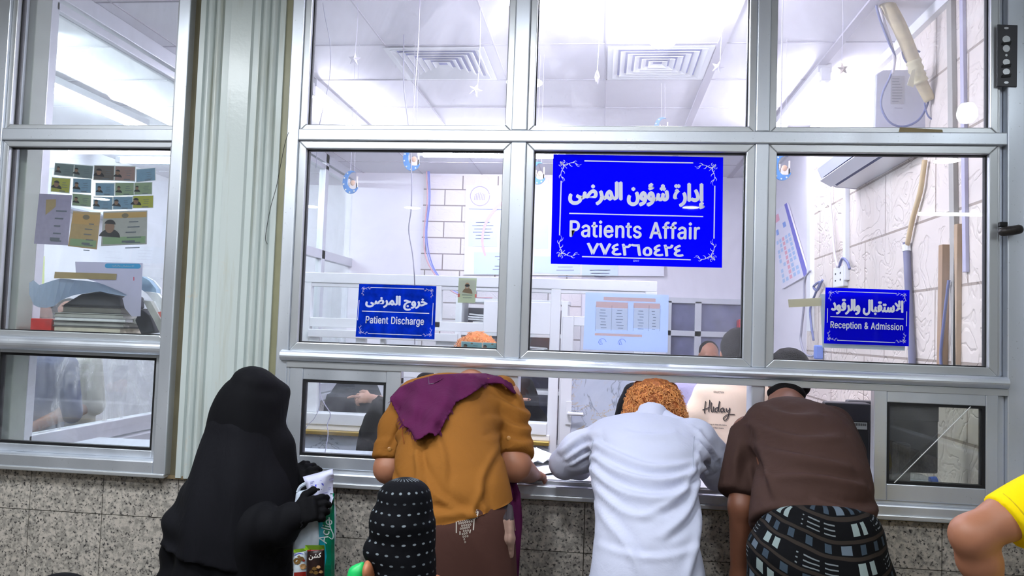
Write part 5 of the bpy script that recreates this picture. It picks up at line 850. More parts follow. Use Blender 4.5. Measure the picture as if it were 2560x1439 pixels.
# charging cables dangling behind the left sliding pane
M_CABLE = mat('grey_cable', S(168, 166, 182), 0.5)
tag(MB().tube(catmull([at(800, 950, .3), at(801, 985, .3), at(812, 1010, .3), at(826, 1035, .3), at(818, 1062, .3), at(820, 1085, .3), Vector((at(812, 1108, .3).x, .3, WT+.001))], 6), .0022, 6).build('charging_cable', M_CABLE), 'pale charging cable dangling behind the left sliding pane, the longer', 'cable')
tag(MB().tube(catmull([at(798, 950, .31), at(799, 1010, .31), at(786, 1045, .31), at(764, 1072, .31), Vector((at(758, 1090, .31).x, .31, WT+.001))], 6), .0018, 6).build('charging_cable', M_CABLE), 'pale charging cable curving left behind the left sliding pane', 'cable')

# ================================================================ hanging decorations and ceiling things
M_STR = mat('pale_string', S(224, 218, 236), 0.6); M_STARW = mat('white_glitter_card', S(238, 232, 244), 0.4, bump=.3, bscale=200); M_STARB = mat('beige_glitter_card', S(206, 190, 178), 0.5, bump=.3, bscale=200)
def star(px, py, Y, r, rot, m, label, turn=0.0, top=None):
    c = at(px, py, Y); t = thing('star_ornament', c, label, 'ornament', 'paper stars hanging from the ceiling')
    R = Matrix.Rotation(turn, 3, 'Z') @ Matrix.Rotation(rot, 3, 'Y')
    o = [R @ Vector(((r if k % 2 == 0 else r*.42)*math.sin(math.pi*k/5), 0, (r if k % 2 == 0 else r*.42)*math.cos(math.pi*k/5))) + c for k in range(10)]
    nrm = R @ Vector((0, .012, 0)); b = MB(); vs = o+[c-nrm, c+nrm]
    b.add(vs, [(k, (k+1) % 10, 10) for k in range(10)]+[((k+1) % 10, k, 11) for k in range(10)]); b.build('star', m, t)
    tp = o[0]; pts = [tp, Vector((tp.x+.004, tp.y, tp.z+.15)), Vector((tp.x, tp.y, ROOM_H))]
    MB().tube(catmull(pts, 6), .0013, 5).build('string', M_STR, t)
    n = int((ROOM_H-tp.z)/.1); bb = MB()
    for k in range(n): bb.ball((tp.x+.002, tp.y, tp.z+.06+.1*k), .003, 6)
    if n > 0: bb.build('beads', M_STR, t)
star(1188, 226, .55, .033, .35, M_STARW, 'white star tilted right, hanging in the upper left main pane')
star(886, 148, .5, .032, .1, M_STARW, 'white star hanging near the glow at left of the upper main pane')
star(1493, 192, .5, .036, 0, M_STARW, 'white star seen edge on in the upper middle pane', 1.35)
star(1795, 168, .5, .030, .3, M_STARW, 'faint white star near the right edge of the upper middle pane')
star(2107, 172, .5, .030, -.2, M_STARB, 'beige star hanging in the upper right pane', .3)
M_CRE = mat('blue_crescent_card', S(96, 150, 214), 0.4, var=.2, vscale=40); M_CREW = mat('white_mosque_card', S(236, 226, 222), 0.5); M_CREO = mat('peach_dome_card', S(226, 186, 160), 0.5); M_BEIGEDOT = mat('pale_star_print', S(238, 238, 220), 0.5)
def crescent(px, py, Y, r, label, ztop=ROOM_H, tilt=0.0):
    c = at(px, py, Y); t = thing('crescent_ornament', c, label, 'ornament', 'crescent moons hanging from the ceiling')
    out = [(r*math.cos(a), 1.35*r*math.sin(a)) for a in np.linspace(math.radians(60), math.radians(330), 24)]
    inn = [(r*.30+r*.72*math.cos(a), .18*r+1.0*r*math.sin(a)) for a in np.linspace(math.radians(318), math.radians(72), 20)]
    rot = lambda p: Vector((p[0]*math.cos(tilt)-p[1]*math.sin(tilt), 0, p[0]*math.sin(tilt)+p[1]*math.cos(tilt)))+c
    MB().prism([rot(p) for p in out+inn], (0, .008, 0)).build('crescent', M_CRE, t, bevel=.0015)
    bb = MB()
    for k, a in enumerate(np.linspace(math.radians(120), math.radians(300), 6)):
        q = rot((r*.86*math.cos(a), 1.18*r*math.sin(a))); bb.prism([q+Vector((.006*math.sin(2*math.pi*i/10)*(1 if i % 2 else .45), -.001, .006*math.cos(2*math.pi*i/10)*(1 if i % 2 else .45))) for i in range(10)], (0, .0012, 0))
    bb.build('star_print', M_BEIGEDOT, t)
    mo = MB(); mo.box(c.x-r*.25, c.x+r*.75, c.y+.001, c.y+.007, c.z-.75*r, c.z-.1*r)
    mo.box(c.x+r*.62, c.x+r*.78, c.y+.001, c.y+.007, c.z-.75*r, c.z+.7*r); mo.box(c.x-r*.3, c.x-r*.18, c.y+.001, c.y+.007, c.z-.75*r, c.z+.35*r); mo.build('mosque_cutout', M_CREW, t)
    MB().ball((c.x+r*.22, c.y+.004, c.z-.1*r), (r*.32, .006, r*.36), 12).build('dome', M_CREO, t, smooth=True)
    for dx in (-.1, .35): MB().tube([(c.x+r*dx, c.y+.004, c.z+1.2*r), (c.x+r*(dx-.1), c.y+.004, ztop)], .001, 5).build('string', M_STR, t)
crescent(877, 455, 1.0, .045, 'blue crescent ornament hanging at far left behind the left main pane')
crescent(1030, 396, 1.0, .048, 'blue crescent ornament hanging from a long cable behind the left main pane')
crescent(1345, 432, 1.2, .045, 'blue crescent ornament beside the mullion, left of the big sign')
crescent(1956, 418, 1.0, .048, 'blue crescent ornament hanging at the left of the right pane')
crescent(1655, 318, 1.7, .045, 'blue crescent ornament peeking over the rail under the large bulb')
def hang(pts, r, m, label, cat='cable', name='hanging_cable'):
    return tag(MB().tube(catmull([at(*p) for p in pts], 6), r, 6).build(name, m, smooth=True), label, cat)
hang([(1013, -40, .9), (1009, 120, .9), (1010, 220, .9), (1022, 320, .9), (1029, 440, .95), (1028, 520, 1.0), (1022, 575, 1.05), (1032, 640, 1.1), (1037, 720, 1.2), (1037, 860, 1.9)], .0035, M_CABLE, 'long grey cable hanging through the left main pane down to the counter')
hang([(802, -30, .5), (812, 40, .5), (825, 110, .5), (823, 200, .5), (797, 322, .5), (790, 420, .6)], .0018, M_CABLE, 'thin cable bowing at the left of the upper left main pane')
hang([(1050, -30, .45), (1046, 100, .45), (1036, 240, .45), (1033, 318, .45)], .0022, M_STR, 'beaded white string hanging left of the tilted star', 'string', 'hanging_string')
hang([(1958, -30, .4), (1956, 60, .4), (1953, 240, .4), (1952, 330, .4)], .002, M_STR, 'beaded white string hanging left of the beige star', 'string', 'hanging_string')
wb = thing('wire_bundle', at(1072, 425, 4.4), 'lilac, blue and pink wires bundled down the masonry back wall', 'wires')
for i, (dx, m) in enumerate(((0, S(150, 160, 230)), (3, S(120, 130, 210)), (-4, S(224, 170, 180)))):
    MB().tube(catmull([at(*p) for p in [(1070+dx, 425, 4.4), (1072+dx, 500, 4.42), (1064+dx, 580, 4.42), (1070+dx*1.5, 640, 4.42), (1090+dx, 684, 4.3), (1130+dx, 725, 4.1), (1172+dx, 742, 3.9), (1230, 748+dx, 3.6)]], 6), .006, 6).build('wire', mat('wire_colour', m, .5), wb, smooth=True)
for i, (x0, x1) in enumerate(((-1.15, -.70), (.03, .49))):
    xc_, yc_ = (x0+x1)/2, 1.33; t = thing('air_vent', (xc_, yc_, ROOM_H), ['square louvred air vent in the ceiling, behind the upper left main pane', 'square louvred air vent in the ceiling, under the large bulb'][i], 'vent')
    hw = .24
    def sq(h0, h1, z0, z1):
        b = MB()
        o = [(-1, -1), (1, -1), (1, 1), (-1, 1)]
        for k in range(4):
            p, q = o[k], o[(k+1) % 4]
            b.add([(xc_+p[0]*h0, yc_+p[1]*h0, z0), (xc_+q[0]*h0, yc_+q[1]*h0, z0), (xc_+q[0]*h1, yc_+q[1]*h1, z1), (xc_+p[0]*h1, yc_+p[1]*h1, z1),
                   (xc_+p[0]*h0, yc_+p[1]*h0, z0+.003), (xc_+q[0]*h0, yc_+q[1]*h0, z0+.003), (xc_+q[0]*h1, yc_+q[1]*h1, z1+.003), (xc_+p[0]*h1, yc_+p[1]*h1, z1+.003)], [(0, 1, 2, 3), (7, 6, 5, 4), (0, 4, 5, 1), (3, 2, 6, 7)])
        return b
    sq(hw+.03, hw, ROOM_H-.012, ROOM_H-.012).build('frame', M_WHITE2, t)
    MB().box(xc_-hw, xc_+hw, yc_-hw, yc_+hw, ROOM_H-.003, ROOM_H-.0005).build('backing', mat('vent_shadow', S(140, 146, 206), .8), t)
    lv = MB()
    for k in range(6): h = hw-.038*k; m2 = sq(h, h-.026, ROOM_H-.016, ROOM_H-.004); lv.add(m2.v, m2.f)
    lv.build('louvre', M_WHITE2, t)

# ================================================================ the right wall: air conditioner, pipe, cables, calendar
M_AC = mat('white_ac_plastic', S(236, 238, 244), 0.3); M_ACSIDE = mat('lilac_grey_ac_plastic', S(206, 206, 222), 0.4)
ac = thing('air_conditioner', (1.33, 1.2, 2.5), 'white split air conditioner on the right wall above the Reception sign', 'air conditioner')
y0, y1 = .74, 1.72; prof = [(XR, 2.86), (1.235, 2.86), (1.205, 2.84), (1.20, 2.60), (1.225, 2.545), (1.30, 2.50), (XR, 2.49)]
MB().prism([(x, y0+.012, z) for x, z in prof], (0, y1-y0-.024, 0)).build('body', M_AC, ac, bevel=.006)
for y in (y0, y1-.012): MB().prism([(x+.003, y, z-.002) for x, z in prof], (0, .012, 0)).build('side_cover', M_ACSIDE, ac, bevel=.004)
MB().prism([(1.222, 0, 2.548), (1.300, 0, 2.497), (1.304, 0, 2.502), (1.227, 0, 2.553)], (0, 1, 0)) 
b = MB(); b.prism([(1.2215, y0+.06, 2.546), (1.297, y0+.06, 2.497), (1.300, y0+.06, 2.501), (1.2255, y0+.06, 2.551)], (0, y1-y0-.12, 0)); b.build('outlet', mat('dark_blue_slot', S(50, 62, 110), .5), ac)
b = MB(); b.prism([(1.205, y0+.05, 2.525), (1.268, y0+.05, 2.490), (1.272, y0+.05, 2.496), (1.209, y0+.05, 2.531)], (0, y1-y0-.1, 0)); b.build('flap', M_AC, ac, bevel=.002)
lab = MB(); lab.box(1.27, 1.33, y0-.0012, y0, 2.70, 2.83); lab.build('rating_label', mat('grey_label', S(176, 174, 182), .6), ac)
lt = MB()
for k in range(9): lt.box(1.276, 1.324-random.uniform(0, .02), y0-.002, y0-.0012, 2.71+.013*k, 2.714+.013*k)
lt.build('label_text', mat('label_ink', S(120, 118, 130), .6), ac)
v, f = fit2d(text2d('Hisense', .01), .034, .006); lt = MB(); lt.add([(1.305+p[0], y0-.0015, 2.682+p[1]) for p in v], f); lt.build('lettering', mat('label_ink_dark', S(110, 108, 124), .6), ac)
M_TAPEW = mat('beige_wrapping_tape', S(206, 190, 150), .6, var=.15, vscale=10, bump=.4, bscale=30, stretch=(1, 1, 3))
pp = thing('wrapped_pipe', at(2300, 150, .62), 'beige tape-wrapped pipe slanting down from the ceiling to the air conditioner', 'pipe')
pts = catmull([at(2185, -60, .62), at(2212, 0, .60), at(2250, 70, .60), at(2283, 150, .62), at(2300, 200, .64), at(2325, 250, .66)], 8)
MB().tube(pts, [.034-.010*i/(len(pts)-1) for i in range(len(pts))], 14).build('pipe', M_TAPEW, pp, smooth=True)
pts2 = catmull([at(2283, 150, .62), at(2292, 180, .63), at(2302, 205, .64)], 5)
MB().tube(pts2, [.031+.003*math.sin(k*2.1) for k in range(len(pts2))], 14).build('knotted_wrap', mat('cream_tape_knot', S(216, 206, 164), .6, bump=.5, bscale=60), pp, smooth=True)
MB().prism([at(2280, 175, .60), at(2288, 172, .60), at(2284, 218, .60), at(2268, 212, .60)], (0, .003, 0)).build('tape_tail', mat('cream_tape_tail', S(222, 214, 176), .6), pp)
M_BLUC = mat('blue_grey_cable', S(104, 112, 160), .5); M_WHC = mat('white_cable', S(220, 214, 222), .5)
tag(MB().tube(catmull([at(*q_) for q_ in [(2186, -40, .58), (2192, 20, .58), (2208, 70, .6), (2224, 110, .6), (2238, 145, .62), (2226, 190, .66), (2206, 235, .68), (2204, 270, .68), (2224, 305, .68), (2258, 316, .68), (2296, 300, .68), (2318, 262, .68), (2322, 232, .68)]], 6), .005, 6).build('cable', M_BLUC, pp, smooth=True), 'blue-grey cable looping below the wrapped pipe')
tag(MB().tube(catmull([at(*q_) for q_ in [(2200, 20, .6), (2212, 60, .6), (2228, 110, .61), (2236, 150, .62), (2232, 185, .64)]], 6), .006, 6).build('cable', M_WHC, pp, smooth=True), 'white cable running beside the wrapped pipe')
tag(MB().tube(catmull([at(*q_) for q_ in [(2308, 215, .66), (2330, 240, .66), (2348, 262, .66), (2356, 280, .67), (2344, 300, .67), (2322, 292, .67), (2312, 262, .67), (2316, 236, .66)]], 6), .004, 6).build('cable', M_BLUC, pp, smooth=True), 'blue cable coil at the end of the wrapped pipe, the upper loop')
tag(MB().tube(catmull([at(*q_) for q_ in [(2312, 225, .67), (2336, 250, .67), (2346, 275, .68), (2340, 318, .69), (2336, 330, .69)]], 6), .004, 6).build('cable', M_BLUC, pp, smooth=True), 'blue cable dropping from the wrapped pipe to the rail')
tag(MB().tube(catmull([at(*q_) for q_ in [(2300, 130, .60), (2272, 118, .62), (2256, 128, .62), (2262, 150, .62), (2276, 164, .62)]], 6), .004, 6).build('cable', M_BLUC, pp, smooth=True), 'dark cable loop tied around the wrapped pipe')
hp = thing('drain_hose', (XR-.02, 1.0, 1.5), 'beige drain hose entering a grey sleeve on the right wall', 'hose')
q = lambda px, py: atx(px, py, XR-.02)
MB().tube(catmull([q(2312, 400), q(2300, 480), q(2282, 545), q(2268, 612)], 6), .011, 10).build('hose', mat('beige_hose', S(214, 190, 150), .5), hp, smooth=True)
MB().tube([q(2266, 606), q(2270, 700), q(2281, 910), q(2284, 1000)], .016, 10).build('grey_sleeve', mat('slate_pipe_sleeve', S(120, 120, 148), .5), hp, smooth=True)
MB().tube([q(2266, 612), q(2267, 628)], .019, 10).build('clip', M_WHITE2, hp)
def wallstrip(px, py0, py1, w, d, m, label, name='cable_trunking', cat='trunking', pxb=None):
    a = atx(px, py0, XR); c = atx(pxb or px, py1, XR)
    return tag(MB().prism([(XR, a.y-w/2, a.z), (XR, a.y+w/2, a.z), (XR, c.y+w/2, c.z), (XR, c.y-w/2, c.z)], (-d, 0, 0)).build(name, m, bevel=.002), label, cat)
wallstrip(2032, 200, 828, .09, .03, M_WHITE2, 'white vertical cable trunking where plaster meets stone on the right wall')
wallstrip(2121, 470, 700, .05, .025, M_WHITE2, 'short white vertical trunking under the air conditioner')
wallstrip(2382, -120, 1000, .045, .02, mat('grey_green_trunking', S(170, 166, 158), .5), 'grey vertical trunking strip on the near part of the right wall', pxb=2398)
wallstrip(2410, -120, 680, .03, .015, mat('lilac_grey_trunking', S(186, 182, 206), .5), 'lilac-grey vertical strip nearest the right window frame', pxb=2420)
wallstrip(2370, 612, 1000, .04, .03, M_WOOD, 'bare timber batten standing against the right wall', 'timber_batten', 'batten', pxb=2364)
wallstrip(2402, 560, 1000, .03, .02, mat('brown_timber', S(186, 160, 132), .7, var=.15), 'second thin brown batten beside the bare timber one', 'timber_batten', 'batten', pxb=2398)
t = thing('wall_socket', atx(2110, 690, XR), 'white double wall socket under the short trunking', 'socket')
c = atx(2108, 692, XR); MB().box(XR-.03, XR, c.y-.10, c.y+.10, c.z-.06, c.z+.06).build('plate', M_WHITE2, t, bevel=.004)
b = MB()
for dy in (-.05, .05):
    for dz in (-.02, .02): b.box(XR-.032, XR-.029, c.y+dy-.008, c.y+dy+.008, c.z+dz-.005, c.z+dz+.005)
b.build('pin_hole', M_GASK, t)
qq = lambda px, py, d=.03: atx(px, py, XR-d)
def wcable(pts, r, m, label): return tag(MB().tube(catmull([qq(*p) for p in pts], 6), r, 6).build('wall_cable', m, smooth=True), label, 'cable')
wcable([(2070, 440), (2078, 540), (2086, 630), (2094, 668)], .008, M_WHC, 'white cable dropping from the air conditioner to the socket')
wcable([(2098, 668), (2106, 646), (2118, 655), (2124, 672)], .008, M_BLUC, 'dark plug lead bending at the wall socket')
wcable([(2026, 676), (2012, 700), (2010, 760), (2004, 820), (2002, 850), (2012, 882), (2030, 890), (2046, 878)], .008, M_CABLE, 'grey cable loop hanging left of the Reception sign')
wcable([(2056, 700), (2044, 725), (2034, 716), (2050, 705), (2038, 735), (2026, 770), (2028, 810), (2034, 850)], .008, M_BLUC, 'dark knotted lead hanging left of the Reception sign')
tag(MB().obox(qq(2046, 880), .05, .05, .09).build('blue_adapter', mat('blue_plastic_block', S(110, 140, 220), .5), bevel=.008), 'small blue adapter under the left corner of the Reception sign', 'adapter')
wcable([(2372, 700), (2360, 800), (2352, 900), (2368, 990)], .006, M_BLUC, 'blue lead draped along the bare timber batten')
# calendar hanging askew
cal = thing('wall_calendar', qq(1975, 620, .02), 'tilted wall calendar with a violet top bar on the plaster wall', 'calendar')
cp = [(1927, 535), (1967, 507), (2020, 685), (1955, 722)]
base = [qq(*p, .02) for p in cp]
MB().prism(base, (.012, 0, 0)).build('sheet', mat('calendar_paper', S(236, 232, 246), .6), cal)
def cq(u0, u1, v0, v1, l=.001):
    f_ = lambda u, v: (base[0]*(1-u)+base[1]*u)*(1-v)+(base[3]*(1-u)+base[2]*u)*v - Vector((l, 0, 0))
    return [f_(u0, v0), f_(u1, v0), f_(u1, v1), f_(u0, v1)], [(0, 1, 2, 3)]
MB().add(*cq(.86, 1.0, 0, 1)).build('top_bar', mat('violet_print', S(110, 108, 200), .6), cal)
b = MB(); b.cur = 0; b.add(*cq(.12, .45, .06, .16)); b.cur = 1
for r in range(9):
    for k in range(5):
        b.cur = 0 if k == 2 else 1
        if random.random() < .85: b.add(*cq(.08+.15*k, .18+.15*k, .40+.062*r, .445+.062*r))
b.cur = 2; b.add(*cq(.55, .7, .22, .29)); b.add(*cq(.15, .28, .26, .33))
b.build('date_print', [mat('pink_print', S(236, 170, 190), .6), mat('pale_blue_print', S(176, 204, 240), .6), mat('blue_print', S(130, 160, 226), .6)], cal)
# posters
ps = thing('wall_poster', at(1410, 575, 4.49), 'large white and pale blue notice poster on the back wall', 'poster')
pc = [(1165, 462), (1660, 470), (1660, 690), (1160, 686)]; FP = Film(pc, 4.47)
MB().slab([at(x, y, 4.47) for x, y in pc], (0, .01, 0)).build('sheet', mat('poster_paper', S(240, 240, 250), .5), ps)
b = MB()
for x0, x1, y0_, y1_ in ((1171, 1243, 545, 615), (1250, 1330, 545, 618), (1185, 1330, 630, 685), (1335, 1376, 640, 682), (1376, 1450, 640, 684), (1455, 1545, 642, 688), (1335, 1370, 560, 620)): b.add(*FP.quad([(x0, y0_), (x1, y0_+1), (x1, y1_+1), (x0, y1_)], .004))
b.build('blue_box', mat('poster_pale_blue', S(216, 232, 246), .5), ps)
b = MB()
for i in range(60):
    cx_, cy_ = random.choice(((1207, 0), (1290, 1), (1258, 2), (1413, 3), (1500, 3)))
    yy = [555, 555, 640, 650][cy_]+random.randrange(6)*8; w = random.uniform(20, 54)
    b.add(*FP.quad([(cx_-w/2, yy), (cx_+w/2, yy), (cx_+w/2, yy+2), (cx_-w/2, yy+2)], .006))
b.add(*FP.quad([(1172, 521), (1330, 524), (1330, 526), (1172, 523)], .006))
b.build('text_line', mat('poster_ink', S(150, 160, 196), .5), ps)
b = MB(); b.add(*FP.put(stroke2d([(24*math.cos(a), 24*math.sin(a)) for a in np.linspace(.2, 2*math.pi+.1, 20)], 2.2, None, 2), 1200, 490, .006))
for a in range(7): b.add(*FP.put(stroke2d([(-14+4*a, -10), (-12+4*a, 4+3*math.sin(a)), (-10+4*a, 10-abs(a-3)*2)], 2, 1, 3), 1200, 490, .006))
b.build('emblem', mat('poster_emblem', S(180, 170, 196), .5), ps)
b = MB(); b.add(*FP.put(stroke2d([(130*math.cos(a), 118*math.sin(a)) for a in np.linspace(math.radians(100), math.radians(200), 12)], 9, 5, 3), 1336, 600, .007)); b.build('pink_arc', mat('poster_pink', S(244, 196, 214), .5), ps)
sp_ = thing('wall_poster', (-4.59, 3.0, 1.9), 'blue and yellow poster on the side room wall behind the left window', 'poster')
f5 = lambda px, py, d=0: atx(px, py, -4.58+d)
MB().prism([f5(76, 640), f5(110, 640), f5(108, 735), f5(74, 735)], (.004, 0, 0)).build('sheet', mat('pale_blue_poster', S(190, 206, 236), .6), sp_)
MB().prism([f5(104, 640, .006), f5(111, 640, .006), f5(109, 735, .006), f5(102, 735, .006)], (.004, 0, 0)).build('yellow_stripe', mat('yellow_print', S(206, 214, 130), .6), sp_)
MB().prism([f5(76, 680, .006), f5(100, 680, .006), f5(100, 693, .006), f5(76, 693, .006)], (.004, 0, 0)).build('violet_box', mat('violet_box_print', S(150, 150, 220), .6), sp_)
sa = thing('air_conditioner', (-4.5, 3.4, 2.6), 'white air conditioner in the side room behind the left window', 'air conditioner')
MB().box(-4.6, -4.38, 2.9, 3.9, 2.50, 2.80).build('body', M_AC, sa, bevel=.03); MB().box(-4.56, -4.385, 2.95, 3.85, 2.495, 2.51).build('outlet', mat('grey_slot', S(120, 124, 140), .5), sa)
# scuffed photocopy and red bag in the far part of the room
tag(MB().box(at(1848, 800, 4.3).x, at(1878, 800, 4.3).x, 4.30, 4.455, at(1860, 842, 4.3).z, at(1860, 797, 4.3).z).build('red_bag', mat('red_plastic', S(196, 60, 70), .4, var=.2, vscale=30), bevel=.02), 'red plastic bag hanging by the far window above the dark haired head', 'bag')
# paper piles on the far shelves
rnd = random.Random(5)
for i, (x, z) in enumerate(((-.52, 1.37), (-.50, 1.37), (-1.0, 1.37), (-.95, 1.61))):
    b = MB()
    for k in range(7): b.obox((x+rnd.uniform(-.02, .02), 3.34, z+.012+.018*k), .19, .2, .012, Matrix.Rotation(rnd.uniform(-.2, .2), 3, 'Z') @ Matrix.Rotation(rnd.uniform(-.08, .08), 3, 'Y'))
    if i != 1: tag(b.build('paper_pile', M_PAP[0]), ['pile of white papers on the middle cabinet shelf near the door', '', 'pile of white papers at the left of the cabinet shelf', 'pile of white papers on the upper cabinet shelf'][i], 'paper', 'paper piles in the shelf cabinet')
# ================================================================ fittings on the right frame
lk = thing('lock_plate', at(2516, 140, -.04), 'black punched metal plate on the post right of the upper right pane', 'plate')
P_ = [at(x, y, -.034) for x, y in ((2493, 60), (2545, 62), (2543, 218), (2493, 216))]
MB().prism(P_, (0, .006, 0)).build('plate', M_BLK2, lk, bevel=.003)
b = MB()
for cx, cy, rx, ry in ((2516, 70, 6, 3), (2516, 98, 10, 9), (2516, 121, 9, 9), (2516, 138, 3, 3), (2516, 155, 9, 8), (2516, 179, 9, 8), (2516, 206, 6, 3)):
    b.add([at(cx+rx*math.cos(a), cy+ry*math.sin(a), -.0355) for a in np.linspace(0, 2*math.pi, 12, endpoint=False)], [tuple(range(12))])
b.build('punched_hole', M_ALU2, lk)
b = MB()
for cx, cy in ((2517, 108), (2517, 164), (2517, 189)): b.prism([at(cx-11, cy-2, -.038), at(cx+12, cy-5, -.038), at(cx+10, cy+3, -.038), at(cx-12, cy+4, -.038)], (0, .003, 0))
b.build('bent_tab', M_GASK, lk)
bt = thing('door_bolt', at(2524, 575, -.06), 'worn black bolt knob on the post beside the right pane', 'bolt')
pts = [at(2500, 580, -.045), at(2512, 578, -.062), at(2530, 576, -.066), at(2552, 572, -.06)]
MB().tube(catmull(pts, 5), [.010, .013, .015, .016, .0165]+[.0165]*10+[.014], 12).build('bolt_bar', mat('worn_black_iron', S(62, 58, 56), .4, .4, var=.3, vscale=60), bt, smooth=True)
MB().box(at(2500, 560, -.05).x, at(2520, 560, -.05).x, -.05, -.032, at(2510, 566, -.05).z, at(2510, 554, -.05).z).build('keeper', M_GASK, bt, bevel=.003)
# ================================================================ bodies and cloth: smooth unions of limbs, skinned as one surface
V3 = lambda p: np.array(p, float)
class Blob:
    def __init__(s, vox): s.v = vox; s.p = []
    def _bb(s, pts, r): P = np.array(pts); return P.min(0)-r, P.max(0)+r
    def cone(s, a, b, ra, rb=None, k=0.02, op=0):
        a, b = V3(a), V3(b); rb = ra if rb is None else rb
        def f(P):
            ba = b-a; t = np.clip(((P-a)@ba)/(ba@ba), 0, 1); return np.linalg.norm(P-a-t[..., None]*ba, axis=-1)-(ra+(rb-ra)*t)
        s.p.append((f, *s._bb([a, b], max(ra, rb)), k, op)); return s
    def chain(s, pts, rs, k=0.015):
        for i in range(len(pts)-1): s.cone(pts[i], pts[i+1], rs[i], rs[i+1], k)
        return s
    def ell(s, c, r, k=0.02, R=None, op=0):
        c = V3(c); r = V3(r); M = np.array(R) if R is not None else np.eye(3)
        def f(P):
            q = (P-c)@M; k0 = np.linalg.norm(q/r, axis=-1); k1 = np.linalg.norm(q/r**2, axis=-1)+1e-9; return k0*(k0-1)/k1
        s.p.append((f, *s._bb([c], r.max()), k, op)); return s
    def _seg(s, a, b, ra, rb, side, c0, c1):
        a, b = V3(a), V3(b); ax = (b-a); ln = np.linalg.norm(ax); ax = ax/ln; sd = V3(side); sd = sd-ax*(sd@ax); sd /= np.linalg.norm(sd); w = np.cross(ax, sd)
        def f(P):
            d = P-a; u = (d@ax)/ln; t = np.clip(u, 0, 1); e = d-(t*ln)[..., None]*ax
            tt = t*t*(3-2*t)*.5+t*.5
            rx = ra[0]+(rb[0]-ra[0])*tt; ry = ra[1]+(rb[1]-ra[1])*tt; rm = np.minimum(rx, ry)
            rz = np.where(u < .5, c0 if c0 is not None else rm*.75, c1 if c1 is not None else rm*.75)
            q = np.stack([(e@sd)/rx, (e@w)/ry, (e@ax)/rz], -1); k0 = np.linalg.norm(q, axis=-1); k1 = np.linalg.norm(q/np.stack([rx, ry, rz], -1), axis=-1)+1e-9
            return k0*(k0-1)/k1
        return f
    def seg(s, a, b, ra, rb, side=(1, 0, 0), k=0.03, cap=None):
        s.p.append((s._seg(a, b, ra, rb, side, cap, cap), *s._bb([V3(a), V3(b)], max(max(ra), max(rb))), k, 0)); return s
    def loft(s, st, side=(1, 0, 0), k=0.03, cap=None, cap0=0):
        """one trunk running smoothly through elliptical stations"""
        n = len(st)-1; C_ = np.array([V3(q[0]) for q in st]); R_ = np.array([(q[1], q[2]) for q in st]); cap0 = cap if cap0 == 0 else cap0
        def cr(A, m=8):
            Q = np.vstack([2*A[0]-A[1], A, 2*A[-1]-A[-2]]); o = []
            for i in range(1, n+1):
                p, q, r, v = Q[i-1:i+3]
                for j in range(m): t = j/m; o.append(.5*(2*q+(r-p)*t+(2*p-5*q+4*r-v)*t*t+(3*q-p-3*r+v)*t**3))
            return np.vstack(o+[A[-1]])
        RT = np.maximum(cr(R_), R_.min()*.9); U_ = np.linspace(0, n, len(RT)); CT = cr(C_)
        T = np.gradient(CT, axis=0); T /= np.linalg.norm(T, axis=1)[:, None]; L_ = len(CT)-1; sdv = V3(side)
        def f(P):
            best = np.full(P.shape[:-1], 1e9); u = np.zeros(P.shape[:-1])
            for i in range(L_):
                ba = CT[i+1]-CT[i]; t = np.clip(((P-CT[i])@ba)/(ba@ba), 0, 1); d = ((P-CT[i]-t[..., None]*ba)**2).sum(-1); m = d < best; best[m] = d[m]; u[m] = (i+t[m])
            g = lambda A: np.stack([np.interp(u, np.arange(L_+1), A[:, j]) for j in range(A.shape[1])], -1)
            c = g(CT); r = g(RT); ax = g(T); ax /= np.linalg.norm(ax, axis=-1)[..., None]; e = P-c
            sd = sdv-ax*(ax@sdv)[..., None]; sd /= np.linalg.norm(sd, axis=-1)[..., None]; w = np.cross(ax, sd)
            rm = r.min(-1)*.75; rz = np.where(u < L_/2, cap0 if cap0 is not None else rm, cap if cap is not None else rm); end = (u <= 1e-6) | (u >= L_-1e-6)
            q = np.stack([(e*sd).sum(-1)/r[..., 0], (e*w).sum(-1)/r[..., 1], np.where(end, (e*ax).sum(-1)/rz, 0)], -1)
            k0 = np.linalg.norm(q, axis=-1); k1 = np.linalg.norm(q/np.stack([r[..., 0], r[..., 1], rz], -1), axis=-1)+1e-9; return k0*(k0-1)/k1
        s.p.append((f, *s._bb(C_, R_.max()), k, 0)); return s
    def skin(s):
        lo = np.min([p[1] for p in s.p], 0)-4*s.v-0.02; hi = np.max([p[2] for p in s.p], 0)+4*s.v+0.02
        n = np.ceil((hi-lo)/s.v).astype(int)+1
        F = np.full(n, 1.0, np.float32); ax = [lo[i]+s.v*np.arange(n[i]) for i in range(3)]
        for f, a, b, k, op in s.p:
            i0 = np.maximum(np.floor((a-k*1.5-3*s.v-lo)/s.v).astype(int), 0); i1 = np.minimum(np.ceil((b+k*1.5+3*s.v-lo)/s.v).astype(int)+1, n)
            sl = tuple(slice(p, q) for p, q in zip(i0, i1))
            G = np.stack(np.meshgrid(*[ax[i][sl[i]] for i in range(3)], indexing='ij'), -1)
            d = f(G); o = F[sl]
            if op == 0:
                h = np.clip(0.5+0.5*(o-d)/k, 0, 1); F[sl] = o+(d-o)*h-k*h*(1-h)
            else:
                h = np.clip(0.5-0.5*(o+d)/k, 0, 1); F[sl] = o+(-d-o)*h+k*h*(1-h)
        return surface_nets(F, lo, s.v)
